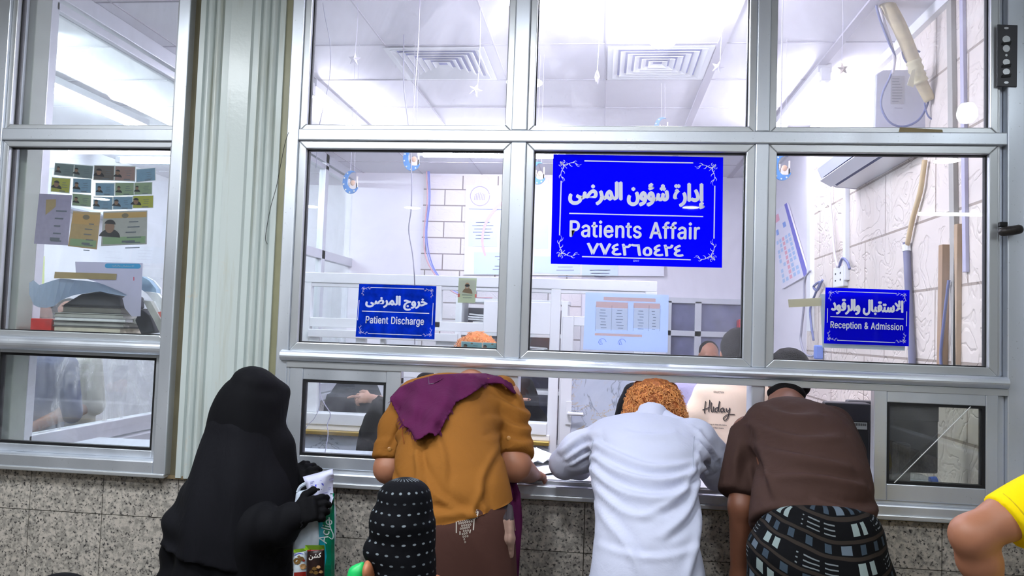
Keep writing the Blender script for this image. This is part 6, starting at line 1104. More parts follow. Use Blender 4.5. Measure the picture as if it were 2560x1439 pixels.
def surface_nets(F, lo, vox):
    I = F < 0; n = F.shape
    cnt = np.zeros([m-1 for m in n], np.int16); acc = np.zeros([m-1 for m in n]+[3], np.float32)
    for ax in range(3):
        o = [a for a in range(3) if a != ax]
        for da in (0, 1):
            for db in (0, 1):
                s0 = [None]*3; s1 = [None]*3
                s0[ax] = slice(0, n[ax]-1); s1[ax] = slice(1, n[ax])
                for a, d in ((o[0], da), (o[1], db)): s0[a] = s1[a] = slice(d, n[a]-1+d)
                f0, f1 = F[tuple(s0)], F[tuple(s1)]; m = (f0 < 0) != (f1 < 0)
                t = np.where(m, f0/np.where(m, f0-f1, 1), 0)
                cnt += m; acc[..., ax] += np.where(m, t, 0)
                acc[..., o[0]] += m*da; acc[..., o[1]] += m*db
    act = cnt > 0; idx = -np.ones(cnt.shape, np.int64); idx[act] = np.arange(act.sum())
    V = np.argwhere(act)+acc[act]/cnt[act][:, None]; V = lo+V*vox
    Q = []
    for ax in range(3):
        o = [a for a in range(3) if a != ax]
        s0 = [slice(1, m-1) for m in n]; s1 = list(s0); s0[ax] = slice(0, n[ax]-1); s1[ax] = slice(1, n[ax])
        a, b = I[tuple(s0)], I[tuple(s1)]
        for flip in (0, 1):
            e = np.argwhere(a & ~b if flip == 0 else ~a & b)
            if len(e) == 0: continue
            e = e.copy(); e[:, o[0]] += 1; e[:, o[1]] += 1
            def c(d0, d1): g = e.copy(); g[:, o[0]] += d0; g[:, o[1]] += d1; return idx[g[:, 0], g[:, 1], g[:, 2]]
            q = np.stack([c(-1, -1), c(0, -1), c(0, 0), c(-1, 0)], 1)
            if (flip == 1) != (ax == 1): q = q[:, ::-1]
            Q.append(q)
    return V, np.vstack(Q)
def vnormals(V, Q):
    a, b, c, d = (V[Q[:, i]] for i in range(4)); fn = np.cross(c-a, d-b); N = np.zeros_like(V)
    for i in range(4): np.add.at(N, Q[:, i], fn)
    return N/(np.linalg.norm(N, axis=1)[:, None]+1e-12)
def relax(V, Q, it, lam=0.5):
    E_ = np.vstack([Q[:, [i, (i+1) % 4]] for i in range(4)]); E_ = np.vstack([E_, E_[:, ::-1]])
    deg = np.bincount(E_[:, 0], minlength=len(V))[:, None]
    for j in range(it):
        for l in (lam, -lam*1.04):
            S_ = np.zeros_like(V)
            for ax in range(3): S_[:, ax] = np.bincount(E_[:, 0], V[E_[:, 1], ax], len(V))
            V = V+l*(S_/deg-V)
    return V
def wav(P, f, seed, n=5):
    r = np.random.RandomState(seed); o = np.zeros(len(P))
    for i in range(n):
        d = r.normal(size=3); d /= np.linalg.norm(d); o += np.sin(P@d*f*r.uniform(.6, 1.5)+r.uniform(0, 6.28))
    return o/n
def fold_lines(lines, Y, w=0.010, amp=0.006):
    """cloth folds: ridges with a valley beside them, along lines lying over the body"""
    L = []
    for ln in lines:
        a = amp; ww = w
        if isinstance(ln, tuple): ln, a, ww = ln
        L.append(([np.array((p.x, p.z)) for p in catmull([at(x, y, Y) for x, y in ln], 5)], a, ww))
    def f(P, N):
        D = np.zeros(len(P)); q = P[:, [0, 2]]
        for pts, a, ww in L:
            best = np.full(len(P), 1e9); sg = np.zeros(len(P)); tt = np.zeros(len(P)); m = len(pts)-1
            for i in range(m):
                e = pts[i+1]-pts[i]; t = np.clip(((q-pts[i])@e)/(e@e), 0, 1); d = q-pts[i]-t[:, None]*e; dd = np.hypot(d[:, 0], d[:, 1]); cr = e[0]*d[:, 1]-e[1]*d[:, 0]
                u = dd < best; best[u] = dd[u]; sg[u] = np.sign(cr[u]); tt[u] = ((i+t)/m)[u]
            env = np.sin(np.pi*np.clip(tt*0.9+0.05, 0, 1))**0.6; s_ = best*sg
            D += a*env*(np.exp(-(s_/ww)**2)-0.8*np.exp(-((s_-1.7*ww)/(1.1*ww))**2))
        return D
    return f
class Cloth: pass
def skinned(name, blob, m, parent, disp=None, it=2, uv=None, keep=None, hem=None):
    V, Q = blob.skin(); V = relax(V, Q, it)
    if disp is not None:
        N = vnormals(V, Q); V = V+N*np.asarray(disp(V, N))[:, None]
    if keep is not None:                                       # cut the cloth open (a hem, a neck)
        k = keep(V); Q = Q[k[Q].all(1)]
    if hem is not None:                                        # a clean hem: cloth below it is cut away
        zc = hem(V); lo_ = V[:, 2] < zc; Q = Q[~lo_[Q].all(1)]; V = V.copy(); V[lo_, 2] = zc[lo_]
        us = np.unique(Q); mp = np.zeros(len(V), int); mp[us] = np.arange(len(us)); V = V[us]; Q = mp[Q]
    off = np.array(wloc(parent)) if parent is not None else np.zeros(3)
    me = bpy.data.meshes.new(name); me.from_pydata((V-off).tolist(), [], Q.tolist())
    me.polygons.foreach_set('use_smooth', [True]*len(me.polygons)); me.materials.append(m)
    if uv is not None:
        l = me.uv_layers.new(name='UVMap'); idx = np.zeros(len(me.loops), int); me.loops.foreach_get('vertex_index', idx); l.data.foreach_set('uv', uv(V)[idx].ravel())
    o = bpy.data.objects.new(name, me); C.objects.link(o); o.parent = parent
    r = Cloth(); r.o = o; r.V = V; r.Q = Q; r.bvh = BVHTree.FromPolygons(V.tolist(), Q.tolist()); return r
def pxr(w, Y): return w/ppm(Y)/2
def ST(y, xl, xr, Y, ry):                                      # a torso station between two edges seen in the photograph
    return (at((xl+xr)/2, y, Y), pxr(xr-xl, Y), ry)
def drape(px, py, bvh, lift, Y=None):
    h = bvh.ray_cast(CAM, ray(px, py).normalized())
    if h[0] is None: return at(px, py, Y if Y is not None else -0.4)
    n = h[1] if h[1].dot(h[0]-CAM) < 0 else -h[1]
    return h[0]+n*lift
def wrap_print(b, vf, bvh, lift=0.0015, Y=None):
    v, f = vf; b.add([drape(p[0], p[1], bvh, lift, Y) for p in v], f)
def limb_hand(B, wrist, d, n, size=1.0, curl=0.5, thumb=1, spread=0.10, k=0.006):
    """palm, four unequal bent fingers and a side thumb; d runs to the finger tips, n is the back of the hand"""
    d = V3(d)/np.linalg.norm(d); n = V3(n); n = n-d*(n@d); n /= np.linalg.norm(n); s = np.cross(d, n)*thumb; w = V3(wrist); z = size
    B.seg(w, w+d*.045*z, (.027*z, .019*z), (.036*z, .016*z), s, .015); B.seg(w+d*.045*z, w+d*.085*z, (.038*z, .015*z), (.039*z, .012*z), s, .012)
    for i, (o, L_) in enumerate(((.030, .068), (.010, .078), (-.010, .072), (-.029, .056))):
        p = w+d*.088*z+s*o*z; a = 0.0; dd = d+s*o*spread*20; q = [p-d*.02*z]; rr = [.0095*z]
        for j, fr in enumerate((.45, .32, .26)):
            a += curl*(0.6 if j == 0 else 0.8)*(1+.12*i); v = dd*math.cos(a)-n*math.sin(a); v /= np.linalg.norm(v); q.append(q[-1]+v*L_*z*fr*(1.28 if j == 0 else 1)); rr.append((.0092, .0084, .0072)[j]*z)
        B.chain(q, rr, k)
    t0 = w+d*.028*z+s*.026*z; t1 = t0+(d*.55+s*.75-n*.25)*.036*z; t2 = t1+(d*.85+s*.30-n*.35)*.030*z; t3 = t2+(d*.95+s*.0-n*.4)*.022*z
    B.chain([t0, t1, t2, t3], [.014*z, .0115*z, .0105*z, .0085*z], .010)
def head_blob(B, c, fwd, up, z=1.0, face=True):
    f = V3(fwd)/np.linalg.norm(fwd); u = V3(up); u = u-f*(u@f); u /= np.linalg.norm(u); s = np.cross(f, u); c = V3(c); R = np.stack([s, f, u], 1)
    B.ell(c+u*.02*z, (.074*z, .094*z, .092*z), .02, R); B.ell(c-u*.055*z+f*.025*z, (.056*z, .062*z, .068*z), .03, R)
    for q in (-1, 1): B.ell(c+s*q*.074*z-f*.008*z-u*.012*z, (.010*z, .020*z, .031*z), .008, R)
    if face:
        B.cone(c+f*.092*z+u*.005*z, c+f*.108*z-u*.034*z, .009*z, .014*z, .012); B.ell(c+f*.080*z-u*.095*z, (.024*z, .020*z, .018*z), .02, R)
        for q in (-1, 1): B.ell(c+f*.082*z+s*q*.030*z+u*.012*z, (.019*z, .012*z, .009*z), .01, R); B.ell(c+f*.083*z+s*q*.030*z-u*.006*z, (.016*z, .010*z, .010*z), .008, R, 1)
        B.ell(c+f*.089*z-u*.064*z, (.022*z, .010*z, .006*z), .008, R)
    return s, f, u
M_EYEW = mat('eye_white', S(230, 226, 220), .3); M_EYED = mat('dark_iris', S(36, 24, 18), .2)
def eyes(c, s, f, u, z, parent):
    for q in (-1, 1):
        e = V3(c)+f*.078*z+s*q*.030*z-u*.006*z
        b = MB(); b.cur = 0; b.ball(e, .0125*z, 12); b.cur = 1; b.ball(e+f*.0075*z, .0062*z, 10); b.build('eye', [M_EYEW, M_EYED], parent, smooth=True)
def skin_mat(name, col): 
    t = NT(name); v = t.co('Object'); c = t.mix(t.noise(v, 14, 4), tuple(x*.8 for x in col[:3])+(1,), tuple(min(1, x*1.12) for x in col[:3])+(1,))
    return t.done(t.bsdf(c, .5, 0, t.bump(t.noise(v, 180, 2), .15, .001)))
def cloth_mat(name, col, rough=.85, var=.12, weave=900, wr=14.0, wrs=.25, stretch=(1, 1, 1), sheen=0.0):
    t = NT(name); v = t.co('Object', stretch); c = t.mix(t.noise(v, 6, 4, .6), tuple(x*(1-var) for x in col[:3])+(1,), tuple(min(1, x*(1+var)) for x in col[:3])+(1,))
    h = t.math('ADD', t.math('MULTIPLY', t.noise(v, wr, 4, .55, .8), 1.0), t.math('MULTIPLY', t.noise(t.co('Object'), weave, 1), .03))
    return t.done(t.bsdf(c, rough, 0, t.bump(h, wrs, .02), **dict({'Sheen Weight': sheen} if sheen else {}, **{'Specular IOR Level': .12})))
M_SKIN = skin_mat('warm_brown_skin', S(168, 112, 84)); M_SKIND = skin_mat('dark_brown_skin', S(130, 82, 60)); M_SKINL = skin_mat('light_brown_skin', S(206, 150, 122)); M_SKINC = skin_mat('child_brown_skin', S(186, 118, 82))
M_BLACKC = cloth_mat('black_crepe_cloth', S(15, 15, 19), .8, .2, 900, 9, .3, (1, 1, .35)); M_GLOVE = cloth_mat('black_knit_glove', S(15, 15, 18), .85, .1)
def person(loc, label, group=None): return thing('person', loc, label, 'person', group)
def legs(B, hipc, z0, spread=.09, back=0.0, r=(.085, .055, .045)):
    h = V3(hipc)
    for q in (-1, 1):
        a = h+V3((q*spread, 0, 0)); k_ = V3((h[0]+q*spread*1.05, h[1]+.02+back, z0*.5+.03)); an = V3((h[0]+q*spread*1.1, h[1]-.02+back, .08))
        B.chain([a, k_, an], r, .02); B.seg(an-V3((0, .05, .035)), an+V3((0, .14, -.045)), (.042, .040), (.045, .028), (1, 0, 0), .02)
# ================================================================ the woman in black at the left
Y = -.42
W1_ = person(at(620, 1439, Y).xy.to_3d(), 'woman in a long black veil and gloves holding papers and a carrier bag')
B = Blob(.010)
B.loft([ST(958, 578, 694, Y, .085), ST(985, 552, 704, Y, .10), ST(1030, 528, 704, Y, .112), ST(1090, 514, 706, Y, .118), ST(1150, 494, 716, Y, .135), ST(1220, 468, 732, Y, .155), ST(1300, 436, 744, Y, .17), ST(1380, 408, 744, Y, .175), ST(1450, 392, 742, Y, .18)], k=.03)
p = at(600, 1500, Y); B.loft([(p, .19, .17), ((p.x+.02, Y, .03), .21, .19)], k=.05, cap=.02)
B.ell(at(700, 978, -.36), (.018, .05, .016), .03)                                        # the veil pushed out by the brow
B.ell(at(690, 1010, -.36), (.035, .06, .07), .05)
B.chain([at(690, 1120, -.38), at(712, 1300, -.36), at(700, 1310, -.4)], [.07, .072, .06], .04)   # arm under the veil
B.chain([at(630, 1345, -.50), at(682, 1318, -.555), at(742, 1290, -.575)], [.075, .054, .040], .06)
def wd(P, N):
    th = P[:, 0]*38+np.sin(P[:, 2]*5)*.7; z = P[:, 2]; amp = np.clip((1.42-z)/.5, 0, 1)
    low = np.clip((1.0-z)/.3, 0, 1)
    left = np.clip((at(560, 1200, Y).x-P[:, 0])/.12, 0, 1)
    return amp*(.009*np.sin(th)+.004*np.sin(th*2.3+1+z*4))+low*left*.012*np.sin(z*55+P[:, 1]*30)+.002*wav(P, 22, 3)
veil = skinned('veil', B, M_BLACKC, W1_, wd)
# shorter over-layer with a rippled hem
B = Blob(.010)
B.loft([ST(1010, 556, 690, Y, .08), ST(1050, 524, 700, Y-.001, .110), ST(1090, 511, 707, Y-.003, .121), ST(1150, 488, 718, Y-.006, .145), ST(1220, 458, 734, Y-.008, .168), ST(1300, 424, 742, Y-.008, .182), ST(1372, 398, 736, Y-.006, .188)], k=.03, cap=.008, cap0=.05)
def wd2(P, N):
    z = P[:, 2]; low = np.clip((at(600, 1180, Y).z-z)/.25, 0, 1); left = np.clip((at(540, 1200, Y).x-P[:, 0])/.10, 0, 1)
    return np.clip((at(600, 1010, Y).z-z)/.25, 0, 1)*.007*np.sin(P[:, 0]*46+z*3)+left*low*.015*np.sin(z*58+2)+.002*wav(P, 20, 9)
zh = at(600, 1385, Y).z
skinned('veil_overlay', B, cloth_mat('black_georgette', S(20, 20, 25), .8, .25, 1200, 12, .4, (1, 1, .3)), W1_, wd2, hem=lambda V: zh+.03*np.sin(V[:, 0]*9+1.0)+.006*np.sin(V[:, 0]*60))
# gloved hands
B = Blob(.0045)
wr = at(732, 1290, -.575); limb_hand(B, wr, at(800, 1262, -.60)-wr, (-.25, -.9, .35), 1.0, 1.05, -1); B.chain([at(690, 1312, -.57), wr], [.040, .030], .02)
skinned('glove', B, M_GLOVE, W1_, it=2)
B = Blob(.0045)
wr = at(718, 1222, -.33); limb_hand(B, wr, at(772, 1150, -.36)-wr, (-.2, -.8, .5), 1.0, .75, 1); B.chain([at(700, 1262, -.34), wr], [.036, .029], .02)
skinned('glove', B, M_GLOVE, W1_, it=2)
b = MB()
for k in range(14): a = at(738+3*math.sin(k), 1305-2*k*0, -.62); 
b.tube([at(752, 1318, -.615), at(756, 1312, -.615), at(752, 1306, -.615), at(758, 1302, -.615)], .0025, 6); b.build('cuff_lace', M_GLOVE, W1_)
# the papers in her hand
M_PAPW = mat('printed_white_paper', S(206, 208, 236), .6, var=.03); M_PINK = mat('blue_grey_print', S(140, 140, 200), .6); M_BBLU = mat('royal_blue_print', S(56, 62, 196), .6)
Yp = -.545
t = thing('hospital_form', at(795, 1220, Yp), 'white printed form held by the woman in black', 'paper')
rows = [((757, 1191), (832, 1171)), ((759, 1197), (832, 1182)), ((764, 1208), (835, 1187)), ((768, 1225), (833, 1203)), ((772, 1240), (832, 1220)), ((774, 1256), (834, 1240)), ((774, 1275), (826, 1265)), ((772, 1296), (812, 1282))]
n = 9; vs = []
for j, (l, r) in enumerate(rows):
    for i in range(n):
        u = i/(n-1); vs.append(at(l[0]+(r[0]-l[0])*u, l[1]+(r[1]-l[1])*u, Yp+.012*math.sin(u*5+j*.8)+(.02 if j == 0 else 0)))
b = MB().add(vs, [(j*n+i, j*n+i+1, (j+1)*n+i+1, (j+1)*n+i) for j in range(len(rows)-1) for i in range(n-1)])
o = b.build('sheet', M_PAPW, t, smooth=True); md = o.modifiers.new('s', 'SOLIDIFY'); md.thickness = .0012; md.offset = 1
bv = BVHTree.FromPolygons([tuple(v) for v in vs], b.f)
def dq(pts, l=.002): return [drape(x, y, bv, l, Yp) for x, y in pts]
b = MB(); b.add(dq([(788, 1211), (808, 1207), (809, 1212), (789, 1216)]), [(0, 1, 2, 3)]); b.build('title_box', M_BBLU, t)
b = MB()
for x, y, w in ((776, 1204, 10), (776, 1208, 7), (822, 1196, 10), (822, 1200, 12), (780, 1224, 10), (780, 1228, 6), (820, 1218, 8), (821, 1222, 6), (800, 1200, 5), (777, 1213, 8), (790, 1236, 30)): b.add(dq([(x, y), (x+w, y-w*.25), (x+w, y-w*.25+1.3), (x, y+1.3)]), [(0, 1, 2, 3)])
b.build('print_line', M_PINK, t)
# the carrier bag
M_BAGW = mat('translucent_white_plastic', S(196, 206, 220), .3, bump=.5, bscale=25); M_BAGG = mat('emerald_green_print', S(0, 120, 88), .3, var=.15, vscale=10); M_BAGT = mat('teal_print', S(20, 150, 170), .3, var=.3, vscale=30)
Yb = -.50
t = thing('carrier_bag', at(800, 1439, Yb), 'white and green plastic carrier bag held by the woman in black', 'bag')
B = Blob(.007)
B.loft([ST(1225, 738, 826, Yb, .012), ST(1262, 736, 838, Yb, .03), ST(1330, 734, 840, Yb, .05), ST(1400, 734, 840, Yb, .058), ST(1470, 738, 836, Yb, .05)], k=.02, cap=.01)
bag = skinned('bag_body', B, M_BAGW, t, lambda P, N: .004*wav(P, 60, 4)+.003*np.sin(P[:, 0]*90+P[:, 2]*12))
b = MB(); b.tube(catmull([at(744, 1230, Yb), at(752, 1215, Yb), at(770, 1208, Yb), at(776, 1222, Yb)], 5), .006, 6); b.build('handle', M_BAGW, t)
b = MB()
def strip(b, left, right, bvh, lift, Y, nu=6):
    m = len(left); vs = []
    for (l, r) in zip(left, right):
        for i in range(nu): u = i/(nu-1); vs.append(drape(l[0]+(r[0]-l[0])*u, l[1]+(r[1]-l[1])*u, bvh, lift, Y))
    b.add(vs, [(j*nu+i, j*nu+i+1, (j+1)*nu+i+1, (j+1)*nu+i) for j in range(m-1) for i in range(nu-1)])
ys = list(range(1232, 1462, 10))
strip(b, [(796+4*math.sin(y*.03) if y > 1290 else 826-(y-1232)*.5, y) for y in ys], [(835, y) for y in ys], bag.bvh, .002, Yb-.04); b.build('green_panel', M_BAGG, t)
b = MB(); ys = list(range(1300, 1440, 10)); strip(b, [(795+(y-1300)*.05, y) for y in ys], [(806+(y-1300)*.11-(max(0, y-1390))*.3, y) for y in ys], bag.bvh, .003, Yb-.04); b.build('teal_panel', M_BAGT, t)
v, f = text2d('Aclio', 0.0); s_ = (v.max(0)-v.min(0)); v = v/s_[0]*62
ang = math.radians(74); v = np.stack([v[:, 0]*math.cos(ang)+v[:, 1]*-math.sin(ang)*1.25+v[:, 0]*0, v[:, 0]*math.sin(ang)+v[:, 1]*math.cos(ang)], 1)
b = MB(); wrap_print(b, (np.stack([812+v[:, 0]*.9, 1326-v[:, 1]], 1), f), bag.bvh, .004, Yb-.04); wrap_print(b, stroke2d([(822, 1292), (824, 1315), (831, 1335), (829, 1346), (821, 1342)], 2.6, 1.6), bag.bvh, .004, Yb-.04); b.build('lettering', mat('silver_white_print', S(206, 220, 226), .3), t)
def pack(poly, Y, cols, label, extra):
    t = thing('snack_pack', at(*poly[0], Y), label, 'snack pack')
    B = Blob(.005); xs = [p[0] for p in poly]; ys = [p[1] for p in poly]
    B.loft([ST(min(ys)+4, min(xs), max(xs), Y, .006), ST(min(ys)+22, min(xs), max(xs), Y, .016), ST(1430, min(xs), max(xs), Y, .02), ST(1470, min(xs), max(xs), Y, .008)], k=.01, cap=.004)
    c = skinned('pouch', B, cols[0], t, lambda P, N: .0012*wav(P, 120, 6)); extra(t, c); return t
M_LIME = mat('lime_print', S(150, 206, 40), .35); M_PACKD = mat('dark_brown_foil', S(40, 24, 22), .3, var=.5, vscale=40); M_PACKW = mat('white_foil', S(196, 206, 214), .3); M_COOK = mat('cookie_brown_print', S(110, 80, 30), .5, var=.3, vscale=60); M_COOK2 = mat('biscuit_print', S(196, 150, 100), .5, var=.2, vscale=60); M_REDP = mat('dark_red_print', S(150, 36, 28), .4); M_WP = mat('white_print', S(232, 228, 222), .4)
Yk = Yb-.082
def ex1(t, c):
    b = MB(); strip(b, [(763, 1362), (763, 1374)], [(811, 1362), (811, 1374)], c.bvh, .0015, Yk-.02, 5); b.build('lime_band', M_LIME, t)
    b = MB(); strip(b, [(768, 1374), (768, 1378)], [(808, 1371), (808, 1375)], c.bvh, .002, Yk-.02, 5); b.build('red_band', M_REDP, t)
    b = MB(); v, f = fit2d(text2d(AR['snack'], .02), 30, 15); wrap_print(b, (np.stack([788+v[:, 0], 1390-v[:, 1]-v[:, 0]*.15*-1*-1], 1), f), c.bvh, .002, Yk-.02); b.build('lettering', M_WP, t)
    for k, (x, y, r) in enumerate(((786, 1420, 6), (796, 1416, 5), (790, 1430, 6), (802, 1428, 5), (779, 1428, 5))): b = MB(); wrap_print(b, (np.array([(x+r*math.cos(a)*(1+.2*math.sin(3*a)), y+r*.8*math.sin(a)) for a in np.linspace(0, 6.28, 10)[:-1]]), [tuple(range(9))]), c.bvh, .002, Yk-.02); b.build('biscuit_print', M_COOK2 if k % 2 else M_COOK, t)
def ex2(t, c):
    b = MB(); strip(b, [(734, 1373), (734, 1381)], [(766, 1369), (766, 1377)], c.bvh, .0015, Yk+.008, 5); b.build('lime_band', M_LIME, t)
    b = MB(); wrap_print(b, stroke2d([(737, 1388), (747, 1383), (758, 1384)], 1.4), c.bvh, .002, Yk+.008); b.build('blue_stroke', M_BBLU, t)
    for k, (x, y, r) in enumerate(((743, 1402, 9), (754, 1396, 6), (757, 1415, 8), (748, 1391, 4), (759, 1400, 3))): b = MB(); wrap_print(b, (np.array([(x+r*math.cos(a)*(1+.15*math.sin(4*a)), y+r*.9*math.sin(a)) for a in np.linspace(0, 6.28, 10)[:-1]]), [tuple(range(9))]), c.bvh, .002, Yk+.008); b.build('biscuit_print', (M_COOK, M_COOK, M_COOK2, M_COOK, M_REDP)[k], t)
    b = MB(); strip(b, [(736, 1430), (736, 1445)], [(764, 1428), (764, 1445)], c.bvh, .0015, Yk+.008, 5); b.build('red_band', M_REDP, t)
pack([(766, 1364), (812, 1364)], Yk, [M_PACKD], 'dark brown snack pack with a lime top band against the carrier bag', ex1)
pack([(733, 1371), (768, 1371)], Yk+.02, [M_PACKW], 'white snack pack with biscuits printed on it against the carrier bag', ex2)

# ================================================================ the man in the mustard shirt
P2 = person(at(1150, 1439, -.6).xy.to_3d(), 'man in mustard shirt and purple shawl leaning through the service window')
S_R, E_R, W_R = at(1262, 990, -.22), at(1284, 1160, -.34), at(1326, 1184, -.10)
S_L, E_L, W_L = at(1026, 1005, -.24), at(972, 1170, -.36), at(1010, 1165, -.09)
B = Blob(.0075)
hip = at(1140, 1340, -.60)
B.loft([(hip, .14, .10), (at(1130, 1220, -.55), .13, .095), (at(1130, 1090, -.40), .15, .10), (at(1140, 1005, -.24), .14, .09)], k=.03)
legs(B, hip, hip.z)
B.chain([at(1150, 990, -.2), at(1178, 965, -.04), at(1188, 950, .12)], [.065, .056, .056], .03)
hd = at(1192, 908, .215); hs = head_blob(B, hd, (.1, .8, -.5), (0, .5, .8))
B.chain([S_R, E_R, W_R], [.055, .055, .032], .02); B.chain([S_L, E_L, W_L], [.055, .048, .030], .02)
limb_hand(B, W_R, (.25, 1, -.15), (.3, .1, 1), 1.0, .6, -1); limb_hand(B, W_L, (.2, 1, -.1), (0, .1, 1), 1.0, .5, 1)
skinned('body', B, M_SKIN, P2, it=1)
M_MUST = cloth_mat('mustard_cotton', S(142, 92, 38), .85, .10, 900, 11, .3)
B = Blob(.008)
B.loft([ST(1345, 982, 1288, -.60, .158), ST(1302, 984, 1287, -.60, .150), ST(1250, 982, 1280, -.58, .14), ST(1190, 984, 1266, -.535, .13), ST(1110, 990, 1248, -.44, .125), ST(1035, 998, 1266, -.30, .118), ST(985, 1012, 1280, -.22, .10)], k=.03, cap=.02)
B.chain([at(1252, 985, -.22), at(1272, 1045, -.26), at(1280, 1095, -.30)], [.068, .066, .064], .03)
B.loft([(at(1279, 1098, -.30), .069, .068), (at(1283, 1140, -.335), .071, .068)], k=.008, cap=.012)           # rolled cuff
B.chain([at(1030, 1000, -.24), at(990, 1070, -.30), at(976, 1125, -.34)], [.066, .058, .054], .03)
B.loft([(at(976, 1110, -.335), .058, .058), (at(970, 1146, -.352), .058, .058)], k=.008, cap=.012)
B.chain([at(1080, 1000, -.2), at(1160, 992, -.15), at(1230, 998, -.18)], [.045, .05, .045], .04)
fl = fold_lines([[(1070, 1120), (1140, 1200), (1262, 1262)], [(1000, 1170), (1080, 1222), (1190, 1238)], [(1250, 1110), (1226, 1180), (1246, 1245)], [(1100, 1060), (1140, 1120), (1150, 1180)],
    ([(1222, 962), (1265, 990), (1300, 1030)], .008, .011), ([(1218, 1000), (1272, 1030), (1318, 1055)], .008, .010), ([(1222, 1045), (1280, 1078), (1322, 1090)], .008, .010), ([(1232, 1088), (1280, 1112), (1318, 1120)], .006, .009),
    ([(1000, 1040), (972, 1080), (955, 1115)], .006, .01), ([(1010, 1060), (985, 1100), (975, 1140)], .006, .009), ([(1000, 1262), (1100, 1250), (1240, 1225)], .004, .014), [(1040, 1020), (1080, 1130), (1090, 1210)], ([(1235, 1180), (1215, 1230), (1225, 1270)], .006, .01)], -.45)
hA, hB = at(985, 1330, -.7), at(1287, 1266, -.7)
shirt2 = skinned('shirt', B, M_MUST, P2, lambda P, N: 1.5*fl(P, N)+.004*wav(P, 18, 2)+.002*wav(P, 45, 8), hem=lambda V: hA.z+(hB.z-hA.z)*(V[:, 0]-hA.x)/(hB.x-hA.x))
for (x, y) in ((1272, 1095), (974, 1122)): p = drape(x, y, shirt2.bvh, .001); MB().lathe([(.007, 0), (.007, .003), (.004, .004)], p, 14, (p-CAM)*-1).build('button', mat('horn_button', S(170, 120, 60), .3), P2)
# brown wrap skirt
M_FUTA = cloth_mat('dark_brown_weave', S(78, 52, 46), .9, .10, 700, 8, .2)
B = Blob(.010)
B.loft([ST(1275, 988, 1282, -.60, .138), ST(1330, 984, 1288, -.61, .15), ST(1440, 978, 1292, -.61, .16), (at(1135, 1520, -.61), .192, .165), ((at(1135, 1520, -.61).x, -.6, .40), .20, .17), ((at(1135, 1520, -.61).x, -.6, .16), .215, .18)], k=.04, cap=.02)
fut2 = skinned('wrap_skirt', B, M_FUTA, P2, lambda P, N: .004*np.sin(P[:, 0]*30+P[:, 2]*3)*np.clip((1.0-P[:, 2])/.4, 0, 1)+.002*wav(P, 15, 5))
b = MB()
for r in range(12):
    y = 1277+r*7.0; w = [31, 29, 26, 24, 20, 15, 13, 8, 7, 6, 5, 3][r]; x0 = 1165-r*.45
    for k in range(-int(w/5.2), int(w/5.2)+1):
        x = x0+k*5.2+(2.6 if r % 2 else 0); yy = y-k*.85
        o = [(2.2*math.cos(a), 3.1*math.sin(a)) for a in np.linspace(0, 6.28, 7)[:-1]]; i_ = [(p[0]*.45, p[1]*.45) for p in o]
        vs = np.array([(x+p[0], yy+p[1]) for p in o+i_]); wrap_print(b, (vs, [(j, (j+1) % 6, 6+(j+1) % 6, 6+j) for j in range(6)]), fut2.bvh, .0015, -.75)
for sx in (-1, 1):
    for j, (dx, y0, y1) in enumerate(((31, 1283, 1298), (22, 1300, 1328), (13, 1325, 1334))): wrap_print(b, stroke2d([(1164+sx*dx-(1 if j else 0), y0-sx*dx*.15), (1162+sx*(dx-1), y1-sx*dx*.15)], 3.0), fut2.bvh, .0015, -.75)
b.build('embroidery', mat('silver_thread', S(186, 176, 166), .4, .3), P2)
